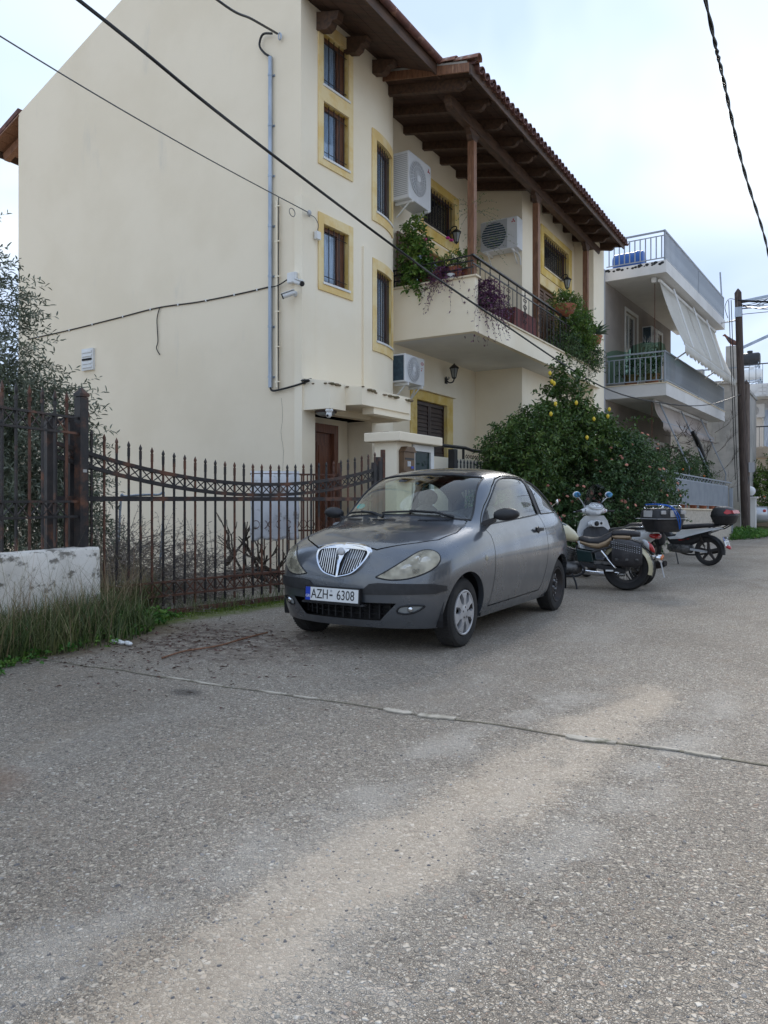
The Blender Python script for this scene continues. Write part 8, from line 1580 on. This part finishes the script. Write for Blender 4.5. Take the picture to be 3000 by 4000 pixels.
plant('creeper', 'dark leafy creeper covering the lower fence behind the motorcycles', 'bush', (-5.3, 13.5, 0), [(-5.35, 13.2, .75, .3, 1.5, .75), (-5.3, 14.8, .6, .4, 1.0, .6)], 1000, 9, .30, .07, .05, 'leafdark', seed=12, shell=.4)
plant('orange_tree', 'orange tree with small fruit behind the slatted railing', 'tree', (-4.6, 24.6, 0), [(-4.5, 24.4, 2.0, .7, 1.0, .75), (-4.2, 26.0, 1.9, .6, .8, .6)], 700, 9, .40, .09, .045, 'leafdark', seed=13, trunk=[([(-4.6, 24.6, 0), (-4.5, 24.5, 1.4), (-4.5, 24.4, 2.2)], .06, .02)])
org = MB().ell((0, 0, 0), (.037, .037, .035), 10, 8).mesh('orange', 'orange', 80); root = bpy.data.objects['orange_tree']
for p in ((-4.05, 23.7, 2.15), (-3.95, 24.4, 2.2), (-3.9, 24.3, 1.95), (-4.1, 23.5, 1.85), (-3.75, 25.6, 2.0)): link('orange', org, root, Matrix.Translation(p))
plant('orange_tree', 'bushy orange tree at the right edge in front of the far white house', 'tree', (-2.2, 38.9, 0), [(-2.3, 38.9, 2.0, 1.3, .6, 1.2), (-.6, 38.9, 1.7, 1.2, .6, 1.2), (-3.3, 38.8, 1.6, .6, .5, .9)], 1100, 9, .45, .12, .06, 'leafbright', seed=14, trunk=[([(-2.2, 38.9, 0), (-2.2, 38.9, 1.2), (-2.3, 38.9, 2.4)], .08, .03)])
root = bpy.data.objects['orange_tree.001']
for k in range(16): link('orange', org, root, Matrix.Translation((rf.uniform(-3.3, -.5), 38.2 + rf.uniform(-.05, .1), rf.uniform(1.0, 2.8))) @ Matrix.Scale(1.3, 4))
# bare vine on the veranda of the grey house
t = thing('bare_vine', 'leafless dark vine with a thick twisted trunk under the short awning', 'tree', (-3.85, 27.6, 0)); mb = MB(); tr = crv([(-3.75, 27.8, 0), (-3.8, 27.6, 1.2), (-3.95, 27.2, 2.4), (-4.1, 26.8, 3.1), (-4.2, 26.3, 3.45)], 5); mb.tube(tr, [lerp(.13, .06, i / (len(tr) - 1)) for i in range(len(tr))], 9); mb.build('trunk', 'black', t, smooth=60)
mb = MB(); mb.tube(crv([(-4.0, 27.1, 2.5), (-4.15, 26.0, 2.65), (-4.3, 24.8, 2.75), (-4.4, 23.9, 2.85)], 6), .035, 6); rb = random.Random(21)
for k in range(16): q = Vector((-4.1 + rb.uniform(-.2, .1), lerp(24, 28.5, rb.random()), 2.7 + rb.uniform(0, .7))); branch(mb, q, Vector((rb.uniform(-.4, .6), rb.uniform(-1, 1), rb.uniform(-.3, .6))).normalized(), rb.uniform(.3, .6), .012, 2, rb, .7)
mb.build('branches', 'bark', t)
t = thing('bare_vine', 'tangle of thin bare twigs spreading over the grey concrete side', 'tree', (-3.7, 31.5, 0)); mb = MB()
for k in range(4): branch(mb, Vector((-4.2, 31.2, 1.4 + .8 * k)), Vector((.7, rb.uniform(-.5, .5), .5)).normalized(), .6, .010, 4, rb, .9)
mb.build('branches', 'bark', t)
# ------------------------------------------------------------------ grass, weeds, moss, dry brushwood
def blades(n, posf, hmin, hmax, w, lean, rng):
    P = posf(n, rng); h = rng.uniform(hmin, hmax, n) * rng.uniform(.6, 1, n); a = rng.uniform(0, 6.28, n); d = np.stack([np.cos(a), np.sin(a)], 1); ln = rng.uniform(.2, 1, n) * lean; k = 5; ts = np.linspace(0, 1, k); V = np.empty((n, k, 2, 3)); side = np.stack([-d[:, 1], d[:, 0]], 1)
    for i, t in enumerate(ts):
        z = h * (t - .35 * ln * t ** 2.2); off = d * (h * ln * t ** 1.8)[:, None]; ww = w * (1 - t ** 1.6 * .92)
        for s_ in (0, 1): V[:, i, s_, :2] = P[:, :2] + off + side * (ww * (s_ - .5)); V[:, i, s_, 2] = P[:, 2] + z
    F = np.array([[2 * i, 2 * i + 1, 2 * i + 3, 2 * i + 2] for i in range(k - 1)])[None] + (np.arange(n) * 2 * k)[:, None, None]
    return V.reshape(-1, 3), F.reshape(-1, 4), np.repeat(np.clip(rng.normal(.45, .25, n), 0, 1), 2 * k)
def verge(n, rng):
    s = rng.uniform(-1.05, 3.2, n); d = .16 + np.abs(rng.normal(0, .30, n)); keep = np.clip(1.0 - np.maximum(0, -s - .05) * .75, .12, 1); d = np.where(s < -.15, -.1 + np.abs(rng.normal(0, .16, n)) * keep + .12, d); d = np.minimum(d, .80 + .12 * np.sin(s * 3)); return np.stack([FP0.x + FD.x * s - FN.x * d, FP0.y + FD.y * s - FN.y * d, np.zeros(n)], 1)
rng = np.random.default_rng(21); tag(link('long_grass', npmesh('long_grass', *blades(9500, verge, .22, .62, .009, .95, rng)[:2], 'grass', None)), 'long green grass growing along the foot of the whitewashed wall', kind='stuff')
o = bpy.data.objects['long_grass']; V, F, tn = blades(9500, verge, .22, .60, .009, .95, np.random.default_rng(21)); o.data = npmesh('long_grass', V, F, 'grass', tn)
V, F, tn = blades(1500, verge, .4, 1.25, .0045, .9, np.random.default_rng(22)); tag(link('dry_stalks', npmesh('dry_stalks', V, F, 'straw', tn)), 'tall dry stalks standing among the green grass', kind='stuff')
def fringe(n, rng): s = rng.uniform(-.9, 2.6, n); d = .62 + rng.normal(0, .14, n) - .25 * (s < -.1); return np.stack([FP0.x + FD.x * s - FN.x * d, FP0.y + FD.y * s - FN.y * d, np.zeros(n) + .01], 1)
S = fringe(500, rng); V, F, tn, P = sprigs(S, np.array([0, 0, 1.]) + rng.normal(size=S.shape) * .6, rng.uniform(.03, .10, len(S)), 5, .034, .028, rng, .1, .9, first=.4); tag(link('clover', npmesh('clover', V, F, 'weed', tn)), 'low bright green clover at the edge of the long grass', kind='stuff')
# weeds round the poles, along the gate and against the garden wall
def patch(name, label, cx, cy, rx, ry, n, hh, leaf, seed, ll=.05, lw=.035):
    rng = np.random.default_rng(seed); a = rng.uniform(0, 6.28, n); r = np.sqrt(rng.uniform(0, 1, n)); S = np.stack([cx + rx * r * np.cos(a), cy + ry * r * np.sin(a), np.zeros(n) + .01], 1); V, F, tn, P = sprigs(S, np.array([0, 0, 1.]) + rng.normal(size=S.shape) * .45, hh * rng.uniform(.5, 1.1, n) * (1.1 - r * .6), 7, ll, lw, rng, .15, .9, first=.2); tag(link(name, npmesh(name, V, F, leaf, tn)), label, kind='stuff')
patch('weeds', 'bright green weeds round the foot of the wooden poles', -2.9, 28.6, .75, 2.4, 700, .42, 'weed', 31, .07, .05)
patch('weeds', 'broad leaved weeds growing up through the long grass', -5.95, 4.3, .3, 1.3, 150, .30, 'weed', 34, .06, .035)
patch('weeds', 'green weeds against the grey garden gate', -3.0, 26.6, .35, .9, 160, .35, 'weed', 32, .06, .045)
def mossf(n, rng): t = rng.uniform(0.02, 1.0, n); w = .05 + np.abs(rng.normal(0, .12, n)); return np.stack([G0.x + (G1.x - G0.x) * t + w + .02 * np.sin(t * 20), G0.y + (G1.y - G0.y) * t, np.full(n, .0)], 1)
rng = np.random.default_rng(23); V, F, tn = blades(7500, mossf, .012, .035, .006, .8, rng); tag(link('moss', npmesh('moss', V, F, 'moss', tn)), 'strip of bright moss along the gate track', kind='stuff')
def gatef(n, rng): t = rng.uniform(-.1, .75, n) ** 1.0; w = rng.normal(-.05, .18, n); return np.stack([G0.x + (G1.x - G0.x) * t + w, G0.y + (G1.y - G0.y) * t, np.zeros(n)], 1)
V, F, tn = blades(1100, gatef, .08, .30, .006, .9, np.random.default_rng(25)); tag(link('gate_grass', npmesh('gate_grass', V, F, 'grass', tn)), 'sparse grass growing under the sliding gate', kind='stuff')
# cut brushwood heap in the yard
M['deadleaf'] = mat('dead_olive_leaf', (.23, .20, .165), (.32, .29, .25), sc_=7, rough=.9, vcol=.7)
rng = np.random.default_rng(27); bl = [(-7.6, 6.3, .25, .85, .9, .50), (-7.3, 7.1, .15, .9, .9, .40), (-7.0, 5.7, .2, .45, .6, .45), (-8.3, 6.8, .3, .8, .8, .5), (-6.75, 6.3, .1, .35, .8, .25)]
S, O = in_blobs(bl, 1500, rng, .5); S[:, 2] = np.abs(S[:, 2]); D = O * .5 + rng.normal(size=S.shape) * [.9, .9, .4]; V, F, tn, P = sprigs(S, D, rng.uniform(.3, .9, len(S)), 11, .05, .011, rng, .1, .7); V[:, 2] = np.maximum(V[:, 2], .02); P[:, :, 2] = np.maximum(P[:, :, 2], .02)
bw_ = link('brushwood', npmesh('brushwood', V, F, 'deadleaf', tn)); tag(bw_, 'heap of cut dry olive brushwood behind the sliding gate', kind='stuff'); tag(link('brushwood_twigs', stems(P, .0045, 'twig', 'brushwood_twigs')), 'bare grey twigs of the dry brushwood heap', kind='stuff')
rl = random.Random(9)
for k, (p, q, r, lab) in enumerate((((-7.6, 8.2, .14), (-6.75, 8.3, .22), .075, 'thick dark log lying on the brushwood in the yard'), ((-7.2, 7.7, .25), (-6.5, 8.0, .10), .05, 'forked dark branch beside the thick log'), ((-7.9, 8.5, .30), (-7.2, 7.9, .50), .045, 'crooked branch sticking up from the brushwood'))):
    t = thing('log', lab, 'log', p, group='cut wood in the yard'); mb = MB(); c = crv([p, tuple(Vector(p).lerp(Vector(q), .5) + Vector((0, .06, .06))), q], 6); mb.tube(c, [r * lerp(1, .75, i / (len(c) - 1)) for i in range(len(c))], 9); mb.build('bark', 'black' if k == 0 else 'bark', t, smooth=60); mb = MB()
    for j in range(3): branch(mb, c[4 + 3 * j], Vector((rl.uniform(-.3, .6), rl.uniform(-.6, .6), rl.uniform(.3, 1))).normalized(), .35, r * .4, 2, rl, .6)
    mb.build('branch_stub', 'bark', t)
t = thing('hand_truck', 'grey metal tube frame leaning among the brushwood', 'frame', (-7.9, 7.1, 0)); q0 = at(248, 1063, Y=7.3); MB().tube(crv([(-8.5, 7.0, .1), (-8.5, 7.05, 1.22), (-8.42, 7.08, 1.3), (-8.0, 7.25, 1.32), (-7.93, 7.3, 1.25), (-7.98, 7.25, .1)], 6), .016, 7).build('tube_frame', 'galv', t, smooth=60)
# ------------------------------------------------------------------ balcony pots and plants of the cream house
GRP = 'pots on the long balcony'
plant('climbing_plant', 'tall glossy green plant climbing up the wall at the left end of the balcony', 'plant', (-7.2, 13.0, 4.55), [(-7.15, 13.0, 6.15, .22, .26, .55), (-7.1, 13.05, 5.5, .32, .30, .38), (-6.9, 13.1, 5.45, .3, .2, .25)], 330, 9, .20, .11, .05, 'leafbright', seed=41)
def box_pot(label, x0, x1, y, z): t = thing('planter_box', label, 'flower pot', ((x0 + x1) / 2, y, z)); MB().loft([[Vector(q) for q in ((a, y - .075 * k, zz), (b_, y - .075 * k, zz), (b_, y + .075 * k, zz), (a, y + .075 * k, zz))] for zz, k, a, b_ in ((z, .8, x0 + .02, x1 - .02), (z + .17, 1, x0, x1), (z + .171, 1.12, x0 - .012, x1 + .012), (z + .20, 1.12, x0 - .012, x1 + .012))]).build('box', 'terracotta', t, bevel=.004); MB().box(x0 + .01, x1 - .01, y - .065, y + .065, z + .19, z + .203).build('soil', 'soil', t); return t
box_pot('long terracotta planter box hooked inside the left balcony rail', -7.05, -6.55, 12.99, 5.42); box_pot('second terracotta planter box beside the first on the left balcony end', -6.52, -6.18, 12.99, 5.46)
pot('flower_pot', 'round terracotta pot with a pink geranium at the balcony corner post', (-6.20, 13.30, 5.42), .17, .24, group=GRP); MB().box(-6.4, -6.0, 13.1, 13.5, 4.54, 5.415).build('plant_stand', 'winwood', house)
pot('flower_pot', 'white pot on the balcony end parapet beside the corner post', (-6.32, 12.86, 5.395), .08, .10, 'white', GRP)
plant('flowering_plant', 'straggly green plant with pink flowers in the planter boxes', 'plant', (-6.6, 12.99, 5.6), [(-6.8, 13.0, 5.72, .28, .1, .12), (-6.35, 13.0, 5.75, .2, .1, .14), (-6.2, 13.3, 5.85, .2, .2, .16)], 160, 7, .18, .055, .033, 'leafbright', seed=42)
r_ = bpy.data.objects['flowering_plant']; pf = MB()
for k in range(14): a = k * 2.4; pf.ell((.025 * math.cos(a), .025 * math.sin(a), .01 * (k % 3)), (.018, .018, .010), 6, 4)
pfm = pf.mesh('pink_flower', 'pink')
for p in (at(890, 572, Y=12.9), at(905, 528, Y=13.0), at(918, 518, Y=13.0), at(967, 515, Y=13.2), at(975, 520, Y=13.2)): link('pink_flower', pfm, r_, Matrix.Translation(p))
plant('trailing_plant', 'purple trailing plant hanging over the left balcony end', 'plant', (-6.3, 12.95, 5.45), [(-6.45, 12.88, 5.45, .28, .1, .14)], 120, 9, .34, .06, .024, 'purple', seed=43, droop=.9, up=-.1, spread=.8, stem='purple')
plant('trailing_plant', 'purple trailing plant spilling through the front railing near the corner post', 'plant', (-5.85, 13.3, 4.9), [(-5.82, 13.3, 5.15, .12, .28, .28)], 190, 9, .40, .065, .026, 'purple', seed=44, droop=.9, up=-.1, spread=.8, stem='purple')
def aloe(name, label, c, n, L_, matn, seed):
    rng = np.random.default_rng(seed); P = np.tile(np.array(c), (n, 1)); D = unit(rng.normal(size=(n, 3)) * [1, 1, .5] + [0, 0, .6]); V, F = leaf_quads(P, D, np.tile([0, 0, 1.], (n, 1)) + rng.normal(size=(n, 3)) * .2, L_ * rng.uniform(.6, 1, n), .04, .4); t = thing(name, label, 'plant', c); link('leaves', npmesh('leaves', V, F, matn, np.full(len(V), .4)), t)
M['aloe'] = mat('grey_green_aloe', (.10, .17, .11), (.15, .22, .15), sc_=6, rough=.5, vcol=.3)
aloe('spiky_plant', 'spiky grey green plant inside the balcony railing near the corner', (-5.95, 13.25, 4.95), 26, .5, 'aloe', 51); aloe('spiky_plant', 'dark aloe in a hanging pot at the right end of the balcony', (-5.75, 20.6, 5.75), 46, .42, 'aloe', 52)
pot('flower_pot', 'terracotta pot of the dark aloe at the right end of the balcony', (-5.75, 20.6, 5.48), .17, .22, group=GRP)
t = thing('hanging_bowl', 'wide terracotta bowl hooked over the balcony railing', 'flower pot', (-5.80, 18.05, 5.72), world=False); MB().lathe([(0, 0), (.12, 0), (.20, .06), (.26, .16), (.275, .22), (.285, .22), (.285, .25), (.26, .25), (.24, .16)], 30).build('bowl', 'terracotta', t, smooth=40); MB().lathe([(.212, .075), (.222, .085), (.232, .095)], 30).build('rim_line', 'tilelight', t); MB().lathe([(0, .2), (.25, .2)], 20).build('soil', 'soil', t)
plant('bowl_plant', 'bright green plant growing out of the hanging terracotta bowl', 'plant', (-5.80, 18.05, 5.95), [(-5.8, 18.1, 6.05, .22, .35, .14)], 130, 7, .26, .085, .04, 'leafbright', seed=45)
plant('balcony_shrub', 'leafy light green shrub on the right half of the balcony, tallest there', 'plant', (-6.0, 19.3, 4.6), [(-5.95, 19.0, 5.8, .25, .5, .45), (-5.85, 19.6, 5.45, .25, .5, .5), (-6.0, 19.9, 6.0, .2, .4, .35)], 420, 9, .32, .085, .04, 'leafbright', seed=46)
plant('balcony_shrub', 'darker shrub low behind the balcony railing near its right end', 'plant', (-6.0, 19.0, 4.6), [(-5.95, 18.6, 5.0, .25, .8, .3), (-5.85, 20.1, 5.0, .25, .6, .35)], 420, 9, .30, .07, .033, 'leafdark', seed=47)
plant('wispy_plant', 'thin yellowish climbing plant around the corner post', 'plant', (-5.9, 13.1, 5.7), [(-6.0, 13.2, 6.75, .12, .3, .2), (-5.9, 13.4, 6.2, .1, .2, .25)], 26, 10, .55, .035, .018, 'leafbright', seed=48, droop=.5, stem='twig', stem_r=.003)
for k, (y, r, h) in enumerate(((18.7, .17, .26), (19.15, .16, .24), (19.9, .17, .28), (20.4, .15, .22))): pot('flower_pot', ('terracotta pot on the balcony floor left of the tall shrub', 'terracotta pot on the balcony floor under the tall shrub', 'terracotta pot on the balcony floor right of the tall shrub', 'terracotta pot on the balcony floor nearest the last post')[k], (-6.1, y, 4.535), r, h, group=GRP)
# covered table on the balcony
t = thing('covered_table', 'balcony table covered with a dark red brown cloth', 'table', (-6.25, 15.6, 4.53)); M['cloth'] = mat('dark_red_cloth', (.16, .05, .045), (.10, .035, .035), sc_=6, rough=.85)
mb = MB(); n = 48; tl = []; 
for z, k in ((5.30, 0), (5.29, 1), (5.0, 1), (4.75, 1), (4.62, 1)):
    tl.append([Vector((-6.25 + (.36 + (.05 * math.sin(i * 1.3) * (5.29 - z)) * k) * max(-1, min(1, 1.5 * math.cos(2 * PI * i / n))), 15.65 + (.62 + .05 * math.sin(i * 1.7) * (5.29 - z)) * max(-1, min(1, 1.5 * math.sin(2 * PI * i / n))), z)) for i in range(n)])
mb.loft(tl); mb.build('tablecloth', 'cloth', t, smooth=60)
for x in (-6.5, -6.0):
    for y in (15.15, 16.1): MB().box(x - .02, x + .02, y - .02, y + .02, 4.53, 5.2).build('leg', 'winwood', t)
t = thing('chair', 'dark wicker chair on the balcony left of the covered table', 'chair', (-6.3, 14.5, 4.53)); MB().box(-6.55, -6.05, 14.2, 14.75, 4.92, 4.98).build('seat', 'wood', t); MB().prism([(-6.56, 14.2, 4.99), (-6.50, 14.2, 4.99), (-6.62, 14.2, 5.5), (-6.68, 14.2, 5.5)], (0, .55, 0)).build('backrest', 'wood', t)
for x in (-6.5, -6.1):
    for y in (14.24, 14.70): MB().box(x - .02, x + .02, y - .02, y + .02, 4.53, 4.92).build('leg', 'wood', t)
for y in (14.22, 14.72): MB().box(-6.6, -6.05, y - .02, y + .02, 5.15, 5.19).build('armrest', 'wood', t)
# ------------------------------------------------------------------ small litter on the road
tg = crv([at(350, 1421, z=.012), at(400, 1406, z=.02), at(470, 1395, z=.015), at(530, 1378, z=.02), at(578, 1366, z=.012)], 5); single(MB().tube(tg, .008, 5), 'fallen_twig', 'woodred', 'long thin brown twig lying on the road in front of the gate', 'twig')
mb = MB(); q = at(262, 1388, z=0.02)
for k in range(5): mb.ell(q + Vector((.05 * k - .1, .02 * (k % 2), .0)), (.04, .025, .018), 6, 4)
single(mb, 'paper_scrap', 'white', 'crumpled white scrap of paper at the edge of the grass', 'litter')
rng = np.random.default_rng(61); n = 420; P = np.stack([rng.normal(-4.9, .55, n), rng.normal(5.0, .42, n), np.full(n, .006)], 1); n2 = 200; P = np.concatenate([P, np.stack([rng.normal(-4.9, .9, n2), rng.normal(4.0, .4, n2), np.full(n2, .006)], 1)]); D = unit(rng.normal(size=P.shape) * [1, 1, .06]); V, F = leaf_quads(P, D, np.tile([0, 0, 1.], (len(P), 1)) + rng.normal(size=P.shape) * .25, rng.uniform(.02, .055, len(P)), rng.uniform(.006, .016, len(P)), .3); V[:, 2] = np.maximum(V[:, 2], .004)
M['litter'] = mat('brown_leaf_litter', (.075, .035, .028), (.14, .075, .05), sc_=9, rough=.9, vcol=.6); tag(link('leaf_litter', npmesh('leaf_litter', V, F, 'litter', np.repeat(rng.uniform(0, 1, len(P)), 6))), 'small brown fallen leaves on the road before the gate', kind='stuff')
# ------------------------------------------------------------------ house across the street (seen mirrored in the car windows)
op = thing('opposite_house', 'pale two storey house across the street, seen mirrored in the car windows', 'house', (9, 8, 0)); MB().box(9.2, 18, -2, 15.5, 0, 5.4).build('wall', 'plasterwhite', op); MB().box(8.0, 18.2, -2.2, 15.7, 5.401, 5.65).build('roof', 'concrete', op); MB().box(7.9, 9.199, 0, 13, 2.9, 3.1).build('balcony_slab', 'plasterwhite', op)
for i in range(5):
    for z in (.9, 3.3): w_ = MB().box(9.15, 9.199, .3 + i * 3, 1.6 + i * 3, z, z + 1.5).build('window', 'shutter', op); MB().box(9.14, 9.149, .4 + i * 3, 1.5 + i * 3, z + .1, z + 1.4).build('pane', 'acdark', w_)
